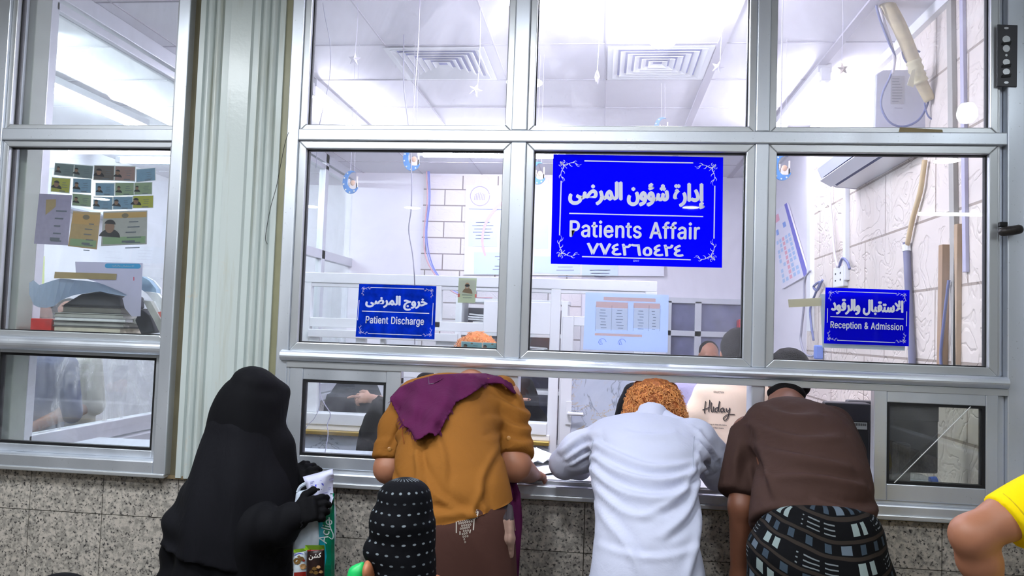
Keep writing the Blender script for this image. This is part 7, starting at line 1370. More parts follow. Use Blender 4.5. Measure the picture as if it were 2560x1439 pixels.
# shawl over the shoulders, fringed
M_PUR = cloth_mat('purple_wool_shawl', S(86, 31, 70), .95, .15, 700, 16, .3, (1, 1, 1), .0)
def cloth_patch(name, poly, Yf, m, parent, step=5.0, lift=.012, fold=None, bvh=None, thick=.004):
    P = np.array(poly, float); x0, y0 = P.min(0)-step; x1, y1 = P.max(0)+step
    nx, ny = int((x1-x0)/step)+1, int((y1-y0)/step)+1
    X, Yg = np.meshgrid(x0+step*np.arange(nx), y0+step*np.arange(ny))
    ins = np.zeros(X.shape, bool); j = len(P)-1
    for i in range(len(P)):
        c = ((P[i, 1] > Yg) != (P[j, 1] > Yg)) & (X < (P[j, 0]-P[i, 0])*(Yg-P[i, 1])/(P[j, 1]-P[i, 1]+1e-9)+P[i, 0]); ins ^= c; j = i
    D = np.zeros(X.shape)
    for a in range(ny):
        for c in range(nx):
            y_ = Yf(X[a, c], Yg[a, c])
            if bvh is not None:
                h = bvh.ray_cast(CAM, ray(X[a, c], Yg[a, c]).normalized())
                if h[0] is not None: y_ = min(y_, h[0].y-lift)
            D[a, c] = y_
    for _ in range(3):
        E_ = np.pad(D, 1, mode='edge'); A_ = (E_[:-2, 1:-1]+E_[2:, 1:-1]+E_[1:-1, :-2]+E_[1:-1, 2:])/4; D = np.minimum(D, .5*D+.5*A_)
    # snap boundary points onto the outline
    Xs, Ys = X.copy(), Yg.copy(); near = np.zeros(X.shape, bool)
    for a in range(ny):
        for c in range(nx):
            if not ins[a, c]:
                best = None
                for i in range(len(P)):
                    p, q = P[i-1], P[i]; e = q-p; t = np.clip(((X[a, c]-p[0])*e[0]+(Yg[a, c]-p[1])*e[1])/(e@e), 0, 1); r = p+t*e; d = math.hypot(r[0]-X[a, c], r[1]-Yg[a, c])
                    if best is None or d < best[0]: best = (d, r)
                if best[0] < step*1.01: Xs[a, c], Ys[a, c] = best[1]; near[a, c] = True
    use = ins | near; idx = -np.ones(X.shape, int); vs = []
    for a in range(ny):
        for c in range(nx):
            if use[a, c]:
                idx[a, c] = len(vs); d = D[a, c]+(fold(Xs[a, c], Ys[a, c]) if fold else 0); vs.append(at(Xs[a, c], Ys[a, c], d))
    fs = [(idx[a, c], idx[a, c+1], idx[a+1, c+1], idx[a+1, c]) for a in range(ny-1) for c in range(nx-1) if (ins[a:a+2, c:c+2].sum() >= 1) and (idx[a:a+2, c:c+2] >= 0).all()]
    b = MB().add(vs, fs); o = b.build(name, m, parent, smooth=True)
    md = o.modifiers.new('s', 'SOLIDIFY'); md.thickness = thick; md.offset = 0
    r = Cloth(); r.o = o; r.bvh = BVHTree.FromPolygons([tuple(v) for v in vs], fs); return r
outl = [(974, 996), (1000, 968), (1040, 950), (1090, 937), (1150, 934), (1215, 934), (1250, 942), (1278, 958), (1290, 984), (1280, 980), (1255, 958), (1215, 958), (1192, 975), (1165, 992), (1140, 1005), (1126, 1030), (1112, 1052), (1100, 1080), (1088, 1090), (1076, 1078), (1058, 1092), (1040, 1100), (1022, 1070), (1008, 1064), (994, 1034), (984, 1016)]
sf = lambda x, y: -.024+.016*math.sin((x*.80+y*.25)*.11+math.sin(y*.03))+.008*math.sin((x*.4-y*.8)*.13)
YF = lambda x, y: -.17-max(0, (y-940))*.0022-max(0, (1010-abs(x-1140)*0-1010))
SH = thing('shawl', at(1100, 1000, -.4), 'fringed purple shawl thrown over the mustard shirted man\'s shoulders', 'shawl')
sh = cloth_patch('cloth', outl, YF, M_PUR, SH, 5.0, .014, sf, shirt2.bvh)
b = MB(); rnd = random.Random(4)
for i in range(10, len(outl)):
    p, q = np.array(outl[i]), np.array(outl[(i+1) % len(outl)])
    for t_ in np.arange(0, 1, .12):
        r = p+(q-p)*t_; a = sh.bvh.find_nearest(at(r[0], r[1], YF(*r)-.08))[0]
        if a is None: continue
        dx, dy = rnd.uniform(-.006, .006), rnd.uniform(.008, .018); out = Vector((-.5 if r[0] < 1030 else .25, 0, -.8)).normalized()
        b.tube([a, a+out*dy+Vector((dx, -.004, 0))], [.0015, .0006], 4)
b.build('fringe', M_PUR, SH)
b = MB(); vs = [drape(x, y, sh.bvh, .003, -.2) for x, y in ((1070, 944), (1092, 936), (1140, 934), (1142, 941), (1110, 947), (1085, 960), (1072, 962))]; b.add(vs, [tuple(range(7))]); b.build('silver_border', mat('silver_grey_brocade', S(126, 118, 126), .5, .2, var=.5, vscale=90), SH)
tail = MB(); n = 5; vs = []
rw = [(1240, 1180, 1270), (1268, 1200, 1290), (1276, 1230, 1300), (1276, 1300, 1303), (1272, 1380, 1300), (1270, 1460, 1296)]
for x0, y, x1 in rw:
    for i in range(n): u = i/(n-1); vs.append(at(x0+(x1-x0)*u, y, -.33+.015*math.sin(u*6+y*.02)))
tail.add(vs, [(j*n+i, j*n+i+1, (j+1)*n+i+1, (j+1)*n+i) for j in range(len(rw)-1) for i in range(n-1)]); o = tail.build('hanging_end', M_PUR, SH, smooth=True); md = o.modifiers.new('s', 'SOLIDIFY'); md.thickness = .006
b = MB(); b.tube([drape(1010, 1050, sh.bvh, .004, -.4), at(1006, 1085, -.55), at(1010, 1105, -.56), at(1011, 1135, -.56)], .001, 5); b.build('loose_thread', mat('rust_thread', S(130, 60, 30), .7), SH)
# the cloth tucked in at his hip
t = thing('tucked_cloth', at(1262, 1330, -.58), 'striped grey and tan cloth tucked in at the mustard shirted man\'s hip', 'cloth')
M_CG = cloth_mat('grey_black_cloth', S(64, 58, 62), .9, .15); M_CT = cloth_mat('tan_cloth', S(152, 124, 112), .9, .12)
for i, (x, m0) in enumerate(((1249, 0), (1262, 1), (1274, 0))):
    B = Blob(.005); B.chain([at(x-2, 1266, -.63), at(x, 1300, -.66)], [.010, .013], .01); skinned('dark_fold', B, M_CG, t, lambda P, N: .002*np.sin(P[:, 0]*250))
    B = Blob(.005); B.chain([at(x, 1302, -.66), at(x+(1 if i else -3), 1345, -.665), at(x-2+3*i, 1378+4*i, -.655)], [.0135, .016, .010], .01); skinned('tan_fold', B, M_CT, t, lambda P, N: .002*np.sin(P[:, 0]*250))
b = MB(); b.prism([at(1276, 1275, -.60), at(1284, 1290, -.60), at(1289, 1326, -.60), at(1280, 1322, -.60)], (0, .004, 0)); b.build('corner', M_CT, t)
b = MB(); b.tube([at(1264, 1390, -.64), at(1266, 1440, -.63), at(1264, 1500, -.63)], .008, 8); b.build('cord_end', mat('gold_brown_cord', S(130, 104, 78), .6, var=.4, vscale=120, bump=.5, bscale=200), t)

# hair tufts
def hair_shell(parent, c, r, m, n, seed, curl=.010, ln=.035, mask=None, tilt=None, name='hair', rad=.0013):
    rnd = np.random.RandomState(seed); b = MB(); c = V3(c); R = np.array(tilt) if tilt is not None else np.eye(3)
    for i in range(n):
        d = rnd.normal(size=3); d /= np.linalg.norm(d)
        if mask is not None and not mask(d): continue
        p = c+R@(d*np.array(r)); o = R@d; a = np.cross(o, rnd.normal(size=3)); a /= np.linalg.norm(a); e = np.cross(o, a); l = ln*rnd.uniform(.5, 1.2); cu = curl*rnd.uniform(.5, 1.3); ph = rnd.uniform(0, 6.28)
        b.tube([Vector(p+o*l*(t/6)*.55+a*cu*math.cos(ph+t*1.1)*min(1, t/2)+e*cu*math.sin(ph+t*1.1)*min(1, t/2)+V3((0, 0, -.012*t/6))) for t in range(7)], [rad]*6+[rad*.5], 4, False)
    return b
# orange hair of the mustard shirted man, behind the glass
M_HENNA = mat('henna_orange_hair', S(240, 166, 98), .6, var=.3, vscale=40)
M_HENNAD = mat('henna_under_hair', S(196, 112, 56), .7, var=.35, vscale=60, bump=.8, bscale=120)
B = Blob(.006); B.ell(V3(hd)+V3((0, .0, .03)), (.088, .105, .098), .02); skinned('hair', B, M_HENNAD, P2, lambda P, N: .004*wav(P, 110, 3, 8))
hair_shell(P2, V3(hd)+V3((0, 0, .03)), (.088, .105, .098), M_HENNA, 420, 5, .006, .03, lambda d: d[2] > -.1).build('hair_strands', M_HENNA, P2)

# ================================================================ the old man in the white shirt
P3 = person(at(1617, 1439, -.55).xy.to_3d(), 'old man in pale white shirt with curly orange hair, bowed over the window ledge')
B = Blob(.0075); hip = at(1617, 1470, -.55)
SL, EL, WL = at(1515, 1100, -.24), at(1408, 1158, -.14), at(1470, 1165, .05); SR_, ER, WR = at(1742, 1095, -.26), at(1797, 1180, -.16), at(1745, 1165, .05)
B.loft([(hip, .13, .09), (at(1617, 1330, -.5), .125, .085), (at(1615, 1180, -.40), .13, .085), (at(1620, 1095, -.26), .13, .08)], k=.03); legs(B, hip, hip.z, .08)
B.chain([at(1628, 1070, -.2), at(1634, 1035, -.07)], [.055, .05], .03)
hd3 = at(1636, 1008, .0); head_blob(B, hd3, (.05, .75, -.66), (0, .66, .75))
B.chain([SL, EL, WL], [.048, .040, .028], .02); B.chain([SR_, ER, WR], [.048, .040, .028], .02); limb_hand(B, WL, (1, .3, -.05), (0, -.2, 1), .95, .4, 1); limb_hand(B, WR, (-1, .3, -.05), (0, -.2, 1), .95, .4, -1)
skinned('body', B, M_SKIND, P3, it=1)
M_WSHIRT = cloth_mat('pale_blue_white_shirt', S(206, 210, 232), .8, .03, 900, 13, .22)
B = Blob(.008)
B.loft([ST(1470, 1474, 1762, -.56, .125), ST(1400, 1484, 1752, -.55, .12), ST(1310, 1491, 1744, -.51, .112), ST(1240, 1488, 1742, -.46, .108), ST(1180, 1476, 1748, -.40, .105), ST(1125, 1478, 1758, -.32, .10), ST(1085, 1498, 1748, -.24, .085)], k=.03, cap=.02)
q = at(1617, 1530, -.56); B.loft([(at(1617, 1470, -.56), .155, .125), (q, .16, .13)], k=.03, cap=.02)
B.chain([at(1570, 1075, -.20), at(1632, 1058, -.15), at(1690, 1072, -.20)], [.045, .055, .045], .05)
B.chain([at(1512, 1105, -.24), at(1450, 1130, -.19), at(1412, 1158, -.15)], [.068, .064, .052], .04); B.chain([at(1412, 1160, -.15), at(1450, 1172, -.02)], [.050, .042], .02)
B.chain([at(1738, 1100, -.26), at(1775, 1145, -.20), at(1796, 1190, -.16)], [.068, .062, .055], .04)
L3 = [([(1478, 1105), (1540, 1128), (1620, 1150), (1730, 1152)], .005, .010), ([(1476, 1135), (1560, 1168), (1650, 1180), (1748, 1168)], .007, .010), ([(1470, 1160), (1540, 1200), (1640, 1216), (1745, 1198)], .007, .011), ([(1488, 1205), (1560, 1246), (1640, 1256)], .005, .011),
      ([(1746, 1140), (1690, 1212), (1600, 1250)], .005, .010), ([(1744, 1180), (1705, 1250), (1640, 1292)], .006, .012), ([(1742, 1215), (1728, 1300), (1690, 1400)], .006, .014), ([(1496, 1250), (1560, 1310), (1600, 1380)], .005, .014), ([(1500, 1322), (1620, 1336), (1735, 1326)], .003, .010),
      ([(1490, 1085), (1440, 1115), (1395, 1150)], .008, .010), ([(1492, 1108), (1448, 1138), (1410, 1165)], .008, .009), ([(1488, 1135), (1450, 1162), (1425, 1180)], .006, .008), ([(1752, 1085), (1785, 1130), (1808, 1165)], .007, .009), ([(1748, 1110), (1776, 1152), (1798, 1195)], .008, .009), ([(1742, 1135), (1764, 1175), (1780, 1205)], .006, .008), ([(1560, 1080), (1600, 1088), (1690, 1086)], .004, .010)]
fl3 = fold_lines(L3, -.4)
shirt3 = skinned('shirt', B, M_WSHIRT, P3, lambda P, N: 1.9*fl3(P, N)+.003*wav(P, 17, 6)+.0016*wav(P, 50, 3))
B = Blob(.005); R_ = .0
B.loft([(at(1629, 1056, -.185), .056, .052), (at(1631, 1024, -.15), .049, .046)], k=.01, cap=.004)
B.ell(at(1632, 1012, -.135), (.043, .040, .030), .006, None, 1)
skinned('collar', B, M_WSHIRT, P3, lambda P, N: .001*wav(P, 60, 2))
B = Blob(.010); q = at(1617, 1470, -.56)
B.loft([((q.x, -.555, q.z+.02), .150, .118), ((q.x, -.56, .72), .165, .135), ((q.x, -.57, .45), .17, .14), ((q.x, -.57, .14), .18, .15)], k=.03, cap=.02)
skinned('wrap_skirt', B, cloth_mat('grey_check_wrap', S(120, 122, 130), .9, .1), P3, lambda P, N: .004*np.sin(P[:, 0]*34+P[:, 2]*4)+.002*wav(P, 15, 7))
# seams: yoke, pocket line
b = MB(); wrap_print(b, stroke2d([(1736, 1090), (1732, 1130), (1734, 1170)], 1.2), shirt3.bvh, .001, -.4); wrap_print(b, stroke2d([(1484, 1100), (1476, 1140), (1480, 1180)], 1.2), shirt3.bvh, .001, -.4); b.build('seam', mat('shirt_seam', S(170, 180, 200), .8), P3)
hc = V3(at(1636, 1006, -.01))
B = Blob(.006); B.ell(hc+V3((0, .01, .012)), (.096, .104, .084), .02); B.ell(hc+V3((-.066, -.03, -.045)), (.040, .05, .052), .03); B.ell(hc+V3((.070, -.03, -.035)), (.038, .05, .050), .03)
M_SCALP = mat('thin_henna_hair', S(186, 108, 56), .6, var=.4, vscale=70, bump=.8, bscale=160)
skinned('hair', B, M_SCALP, P3, lambda P, N: .006*wav(P, 110, 5, 8)+.005*wav(P, 240, 6, 6))
b = hair_shell(P3, hc, (.098, .104, .086), M_HENNA, 900, 7, .007, .030, lambda d: d[2] < .8); b2 = hair_shell(P3, hc+V3((-.066, -.03, -.05)), (.042, .052, .055), M_HENNA, 320, 8, .007, .03); b3 = hair_shell(P3, hc+V3((.070, -.03, -.04)), (.040, .052, .055), M_HENNA, 320, 9, .007, .03, lambda d: d[0] > -.4); b4 = hair_shell(P3, hc, (.095, .105, .092), M_HENNA, 900, 11, .004, .020, lambda d: d[2] > .2)
for q_ in (b2, b3, b4): b.add(q_.v, q_.f)
b.build('hair_curls', M_HENNA, P3)

# ================================================================ the man in the brown shirt
P4 = person(at(2040, 1439, -.62).xy.to_3d(), 'man in dark brown shirt and black plaid wrap with his head inside the right window')
B = Blob(.0075); hip = at(2040, 1400, -.64)
B.loft([(hip, .15, .10), (at(2030, 1260, -.56), .14, .10), (at(2015, 1140, -.42), .15, .10), (at(1985, 1060, -.27), .15, .09)], k=.03); legs(B, hip, hip.z)
B.chain([at(1970, 1040, -.2), at(1966, 1004, -.06), at(1968, 985, .08)], [.062, .056, .056], .03)
hd4 = at(1972, 948, .195); head_blob(B, hd4, (.05, .85, -.45), (0, .45, .85))
B.chain([at(1872, 1080, -.26), at(1856, 1265, -.38), at(1848, 1440, -.34), at(1846, 1462, -.33)], [.055, .042, .027, .027], .02)
limb_hand(B, at(1846, 1462, -.33), (0, .05, -1), (-1, -.2, 0), 1.0, .3, 1)
B.chain([at(2085, 1075, -.26), at(2118, 1150, -.14), at(2040, 1180, .08)], [.055, .044, .028], .02); limb_hand(B, at(2040, 1180, .08), (-.9, .4, -.1), (0, 0, 1), 1.0, .4, -1)
skinned('body', B, M_SKIND, P4, it=1)
M_BRSH = cloth_mat('dark_brown_shirt', S(70, 51, 46), .8, .14, 900, 10, .28)
B = Blob(.008)
B.loft([ST(1325, 1884, 2178, -.63, .148), ST(1250, 1888, 2172, -.575, .14), ST(1175, 1888, 2160, -.48, .13), ST(1110, 1876, 2140, -.38, .122), ST(1070, 1862, 2112, -.30, .108), ST(1046, 1890, 2076, -.25, .085)], k=.035, cap=.02)
B.chain([at(1900, 1058, -.22), at(1966, 1042, -.17), at(2040, 1054, -.2)], [.045, .052, .045], .05)
B.loft([(at(1878, 1085, -.27), .068, .07), (at(1862, 1160, -.32), .066, .068), (at(1847, 1232, -.365), .066, .066)], (1, 0, 0), .035, .015)
B.chain([at(2080, 1070, -.26), at(2116, 1130, -.17)], [.068, .062], .04)
fl4 = fold_lines([([(1905, 1075), (1990, 1092), (2100, 1090)], .004, .012), ([(1900, 1122), (1980, 1128), (2090, 1150)], .005, .012), ([(1900, 1172), (2000, 1166), (2120, 1192)], .006, .012), ([(1990, 1215), (2070, 1236), (2155, 1246)], .006, .013), ([(1915, 1232), (1990, 1240), (2060, 1265)], .004, .012), ([(2050, 1282), (2120, 1290), (2172, 1300)], .006, .012), ([(1890, 1290), (1960, 1300), (2050, 1290)], .005, .014), ([(1885, 1110), (1862, 1160), (1850, 1210)], .005, .012), ([(1890, 1085), (1884, 1150), (1890, 1215)], -.006, .010), ([(1930, 1030), (1990, 1046), (2060, 1042)], .004, .012)], -.5)
shirt4 = skinned('shirt', B, M_BRSH, P4, lambda P, N: 2.6*fl4(P, N)+.0035*wav(P, 16, 12)+.0018*wav(P, 45, 13))
B = Blob(.005); B.loft([(at(1966, 1034, -.15), .058, .056), (at(1966, 1014, -.11), .052, .052)], k=.01, cap=.006); skinned('collar', B, M_BRSH, P4)
def plaid_mat():
    t = NT('black_plaid_cotton'); uv = t.n('TexCoord').outputs['UV']; sp = t.n('SeparateXYZ', {0: uv}); u, v = sp.outputs[0], sp.outputs[1]
    wob = t.math('MULTIPLY', t.math('SUBTRACT', t.noise(t.co('Object'), 6, 2), .5), .03); v = t.math('ADD', v, wob)
    fv = t.math('FRACT', t.math('MULTIPLY', v, 1/.088)); fu = t.math('FRACT', t.math('MULTIPLY', u, 1/.042)); fw = t.math('FRACT', t.math('MULTIPLY', u, 1/.21))
    def band(x, a, b): return t.math('MULTIPLY', t.math('GREATER_THAN', x, a), t.math('LESS_THAN', x, b))
    c = t.mix(t.math('ADD', band(fv, .0, .10), band(fv, .42, .52)), S(9, 10, 13), S(46, 40, 36))
    c = t.mix(t.math('MULTIPLY', band(fv, .14, .38), band(fu, .12, .48)), c, S(54, 66, 78))
    c = t.mix(t.math('MULTIPLY', band(fv, .14, .38), band(fw, .0, .12)), c, S(92, 104, 116))
    tk = t.math('FRACT', t.math('MULTIPLY', v, 1/.0115))
    c = t.mix(t.math('MULTIPLY', t.math('MULTIPLY', band(fv, .56, .96), band(fw, .55, .95)), t.math('MULTIPLY', band(tk, 0, .28), band(fu, .1, .85))), c, S(112, 118, 122))
    c = t.mix(t.math('MULTIPLY', band(fv, .58, .90), t.math('ADD', band(fw, .16, .25), band(fw, .30, .37))), c, S(132, 146, 146))
    return t.done(t.bsdf(c, .85, 0, t.bump(t.noise(t.co('Object'), 14, 4), .3, .02), **{'Specular IOR Level': .12}))
B = Blob(.010)
B.loft([ST(1300, 1900, 2172, -.64, .14), ST(1345, 1890, 2192, -.655, .155), ST(1400, 1886, 2204, -.66, .17), ST(1460, 1884, 2210, -.66, .175), (at(2045, 1540, -.66), .195, .172), ((at(2045, 1540, -.66).x, -.64, .38), .20, .17), ((at(2045, 1540, -.66).x, -.62, .16), .21, .18)], k=.045, cap=.02)
B.ell(at(2090, 1440, -.74), (.13, .12, .16), .06); B.ell(at(1985, 1440, -.74), (.12, .12, .16), .06)
cx4 = at(2045, 1400, -.62); top4 = at(2045, 1300, -.7).z
fut4 = skinned('plaid_wrap', B, plaid_mat(), P4, lambda P, N: .003*wav(P, 14, 21)+.005*np.sin(P[:, 2]*46+P[:, 0]*8)*np.clip((P[:, 2]-.72)/.1, 0, 1),
    uv=lambda V: np.stack([np.arctan2(V[:, 0]-cx4.x, -(V[:, 1]-cx4.y))*.2, (top4-V[:, 2])+.9*(V[:, 0]-cx4.x-.02)**2*1.6-.02], 1))
M_BLKH = mat('short_black_hair', S(20, 17, 17), .7, var=.4, vscale=90, bump=.7, bscale=200, **{'Specular IOR Level': .08})
B = Blob(.006); B.ell(V3(hd4)+V3((0, -.004, .03)), (.082, .099, .094), .02); B.ell(V3(hd4)+V3((0, -.055, -.02)), (.066, .04, .055), .03); B.ell(at(1969, 985, .05), (.060, .045, .055), .03); B.ell(at(1966, 984, -.05), (.066, .068, .038), .03); skinned('hair', B, M_BLKH, P4, lambda P, N: .002*wav(P, 160, 5, 8))

# ================================================================ child in a dotted black head scarf, nearest
Yc = -1.0
P6 = person(at(1000, 1439, Yc).xy.to_3d(), 'child in black head scarf with white dots, in front of the mustard shirt')
B = Blob(.006); hc6 = at(1004, 1312, Yc); head_blob(B, hc6, (-.62, .75, -.1), (0, 0, 1), .76)
B.ell(at(921, 1424, -1.06), (.013, .03, .026), .01)
B.chain([at(1004, 1390, Yc), at(1004, 1440, Yc)], [.05, .06], .03); sh6 = at(1000, 1480, Yc)
B.loft([(sh6, .14, .08), ((sh6.x, Yc, .65), .13, .09), ((sh6.x, Yc, .5), .13, .09)], k=.03); legs(B, (sh6.x, Yc, .52), .5, .07, 0, (.065, .045, .035))
for q_ in (-1, 1): B.chain([(sh6.x+q_*.14, Yc, sh6.z-.02), (sh6.x+q_*.18, Yc+.02, .72), (sh6.x+q_*.16, Yc+.10, .56)], [.042, .034, .024], .02); limb_hand(B, (sh6.x+q_*.16, Yc+.10, .56), (0, .4, -1), (q_, 0, 0), .8, .4, q_)
skinned('body', B, M_SKINC, P6, it=1)
def dots_mat():
    t = NT('black_scarf_with_white_dots'); uv = t.n('TexCoord').outputs['UV']
    sp = t.n('SeparateXYZ', {0: uv}); wv = t.math('MULTIPLY', t.math('SUBTRACT', t.noise(t.co('Object'), 9, 2), .5), .5)
    v = t.math('ADD', t.math('MULTIPLY', sp.outputs[1], 1/.024), wv); r = t.math('FLOOR', v); fv = t.math('FRACT', v)
    u = t.math('ADD', t.math('ADD', t.math('MULTIPLY', sp.outputs[0], 1/.027), t.math('MULTIPLY', r, .5)), wv); fu = t.math('FRACT', u)
    d = t.math('ADD', t.math('POWER', t.math('MULTIPLY', t.math('SUBTRACT', fu, .5), 1/.20), 2.0), t.math('POWER', t.math('MULTIPLY', t.math('SUBTRACT', fv, .5), 1/.12), 2.0))
    m = t.math('MULTIPLY', t.ramp(d, [(.5, 1.0), (1.0, 0.0)]), t.ramp(t.noise(t.co('Object'), 22, 2), [(.35, .15), (.6, .8)]))
    c = t.mix(m, S(9, 10, 15), S(150, 160, 168)); return t.done(t.bsdf(c, .85, 0, t.bump(t.noise(t.co('Object'), 25, 3), .3, .01), **{'Specular IOR Level': .12}))
B = Blob(.007)
B.loft([ST(1243, 950, 1070, Yc, .066), ST(1266, 938, 1082, Yc, .08), ST(1300, 924, 1090, Yc, .092), ST(1340, 930, 1090, Yc, .085), ST(1375, 922, 1091, Yc, .088), ST(1410, 938, 1092, Yc, .09), ST(1460, 930, 1100, Yc, .10), ST(1500, 915, 1105, Yc, .105)], k=.02)
B.ell(at(1012, 1243, Yc), (.060, .066, .042), .03); B.ell(at(945, 1372, -1.02), (.034, .05, .030), .02)
skinned('head_scarf', B, dots_mat(), P6, lambda P, N: .003*wav(P, 34, 5)+.004*np.sin(P[:, 2]*50+P[:, 0]*20)*np.clip((at(1000, 1380, Yc).z-P[:, 2])/.05, 0, 1),
    uv=lambda V: np.stack([np.arctan2(V[:, 0]-hc6.x, -(V[:, 1]-Yc))*.09, V[:, 2]], 1))
B = Blob(.009); B.loft([((sh6.x, Yc, sh6.z+.04), .09, .07), ((sh6.x, Yc, sh6.z-.02), .155, .095), ((sh6.x, Yc, .68), .15, .105), ((sh6.x, Yc, .45), .16, .12), ((sh6.x, Yc, .10), .19, .15)], k=.03, cap=.02)
for q_ in (-1, 1): B.chain([(sh6.x+q_*.13, Yc, sh6.z-.03), (sh6.x+q_*.18, Yc+.02, .72), (sh6.x+q_*.165, Yc+.085, .59)], [.056, .047, .040], .03)
skinned('dress', B, cloth_mat('plain_dark_dress', S(22, 23, 30), .9, .15), P6, lambda P, N: .004*np.sin(P[:, 0]*40)*np.clip((.6-P[:, 2])/.3, 0, 1)+.002*wav(P, 20, 7))
B = Blob(.006); B.chain([at(906, 1410, -1.05), at(892, 1432, -1.05), at(880, 1480, -1.05)], [.006, .017, .026], .02); skinned('green_collar', B, mat('bright_green_satin', S(20, 190, 96), .4, bump=.3, bscale=30), P6)

# ================================================================ person in yellow at the right edge
Yy = -1.05
P5 = person(at(2790, 1439, Yy).xy.to_3d(), 'person in yellow T-shirt with a bent bare elbow at the right edge')
B = Blob(.0075); Sy, Ey, Wy = at(2600, 1242, Yy), at(2428, 1337, Yy-.03), at(2492, 1510, Yy+.04)
cx5 = at(2790, 1300, Yy).x
B.loft([((cx5, Yy, .66), .13, .09), ((cx5, Yy, .9), .12, .08), ((cx5, Yy, 1.12), .14, .085), ((cx5, Yy, 1.22), .12, .07)], k=.03); legs(B, (cx5, Yy, .68), .68, .08, 0, (.07, .048, .04))
B.chain([(cx5, Yy, 1.22), (cx5, Yy+.01, 1.32)], [.05, .048], .03); c5 = (cx5, Yy+.03, 1.42); head_blob(B, c5, (0, 1, 0), (0, 0, 1), .95)
B.chain([Sy, at(2510, 1296, Yy-.015), Ey], [.052, .046, .042], .02); B.chain([Ey, at(2448, 1400, Yy), Wy], [.041, .043, .028], .025)
limb_hand(B, Wy, (.6, .5, -.3), (-.5, .2, .8), .95, .6, 1)
B.chain([(cx5+.15, Yy, 1.19), (cx5+.19, Yy, .95), (cx5+.17, Yy+.08, .74)], [.048, .038, .027], .02); limb_hand(B, (cx5+.17, Yy+.08, .74), (0, .3, -1), (1, 0, 0), .95, .4, -1)
skinned('body', B, M_SKIN, P5, it=2)
M_YEL = cloth_mat('bright_yellow_cotton', S(250, 218, 10), .8, .06, 900, 12, .3)
B = Blob(.008); B.loft([((cx5, Yy, .72), .155, .11), ((cx5, Yy, .95), .14, .10), ((cx5, Yy, 1.12), .16, .10), ((cx5, Yy, 1.22), .13, .08)], k=.03, cap=.02)
B.loft([(at(2650, 1225, Yy), .064, .062), (at(2590, 1262, Yy-.005), .068, .066), (at(2520, 1306, Yy-.015), .070, .068)], (0, 1, 0), .02, .008); B.chain([(cx5+.14, Yy, 1.19), (cx5+.17, Yy, 1.05)], [.062, .062], .03)
d5 = (at(2428, 1337, Yy)-at(2590, 1255, Yy)).normalized(); c5p = at(2528, 1304, Yy-.015)
skinned('t_shirt', B, M_YEL, P5, lambda P, N: .002*wav(P, 30, 5))
B = Blob(.009); B.loft([((cx5, Yy, .78), .135, .10), ((cx5, Yy, .64), .155, .105)], k=.03)
for q_ in (-1, 1): B.chain([(cx5+q_*.08, Yy, .66), (cx5+q_*.085, Yy+.02, .38), (cx5+q_*.088, Yy-.02, .09)], [.085, .068, .062], .02)
skinned('trousers', B, cloth_mat('dark_blue_trousers', S(38, 44, 66), .9, .12), P5, lambda P, N: .003*wav(P, 26, 7))
b = MB(); pp_ = [c5p-d5*.012+(Vector((0, 1, 0)).cross(d5).normalized()*math.cos(a)+Vector((0, 1, 0))*math.sin(a))*.0685 for a in np.linspace(0, 2*math.pi, 25)]; b.tube(pp_, .0016, 6); b.build('hem_stitch', mat('ochre_stitch', S(206, 176, 20), .8), P5)
B = Blob(.008); B.ell(V3(c5)+V3((0, -.012, .03)), (.08, .094, .09), .02); skinned('hair', B, M_BLKH, P5, lambda P, N: .002*wav(P, 160, 5, 8))

# ================================================================ black veiled head at the bottom left edge
Y7 = -.9
P7 = person(at(148, 1439, Y7).xy.to_3d(), 'small figure in a black head covering at the bottom left edge')
B = Blob(.010); t7 = at(148, 1421, Y7); B.loft([(t7-Vector((0, 0, .075)), .085, .09), (t7-Vector((0, 0, .17)), .085, .09), (t7-Vector((0, 0, .28)), .15, .11), ((t7.x, Y7, .4), .18, .14), ((t7.x, Y7, .04), .2, .17)], k=.05, cap=.06)
skinned('veil', B, M_BLACKC, P7, lambda P, N: .003*wav(P, 22, 3))

# ================================================================ people inside the office
M_NAVY = cloth_mat('navy_black_abaya', S(16, 18, 28), .85, .15); M_BLK3 = cloth_mat('plain_black_abaya', S(9, 9, 12), .85, .15)
def inside(label, st, Y, m, name='abaya', extra=None, vox=.012, floor=True, k=.03):
    p = person(at((st[0][1]+st[0][2])/2, 1000, Y).xy.to_3d(), label); B = Blob(vox)
    S_ = [ST(y, a, c, Y, ry) for y, a, c, ry in st]
    if floor: e = S_[-1]; S_.append(((e[0].x, Y, .05), e[1]*1.05, e[2]))
    B.loft(S_, k=k)
    if extra: extra(B, p)
    skinned(name, B, m, p, lambda P, N: .004*wav(P, 20, 4)+.003*np.sin(P[:, 0]*40)*np.clip((1.2-P[:, 2]), 0, 1)); return p
# the woman pointing, behind the counter glass
pA = inside('woman in navy black abaya pointing with one hand behind the counter glass', [(890, 862, 912, .085), (925, 858, 922, .10), (955, 842, 942, .11), (990, 822, 958, .13), (1040, 806, 966, .15)], 2.42, M_NAVY)
B = Blob(.005); wr = at(930, 996, 2.24); limb_hand(B, wr, (-1, -.1, .05), (0, -.8, .6), 1.0, .75, 1, .10, .006); B.cone(wr, at(948, 1000, 2.30), .026, .034, .02); t0 = wr+Vector((-.085, -.02, .012)); B.chain([t0, t0+Vector((-.045, 0, -.002)), t0+Vector((-.075, 0, -.012))], [.009, .0085, .0075], .006)
skinned('hand', B, M_SKINL, pA)
inside('woman in black seated inside, behind the mustard shirted man\'s left shoulder', [(948, 1040, 1094, .09), (970, 1030, 1104, .10), (1000, 1000, 1126, .12), (1050, 950, 1150, .15), (1125, 888, 1160, .17)], .95, M_BLK3)
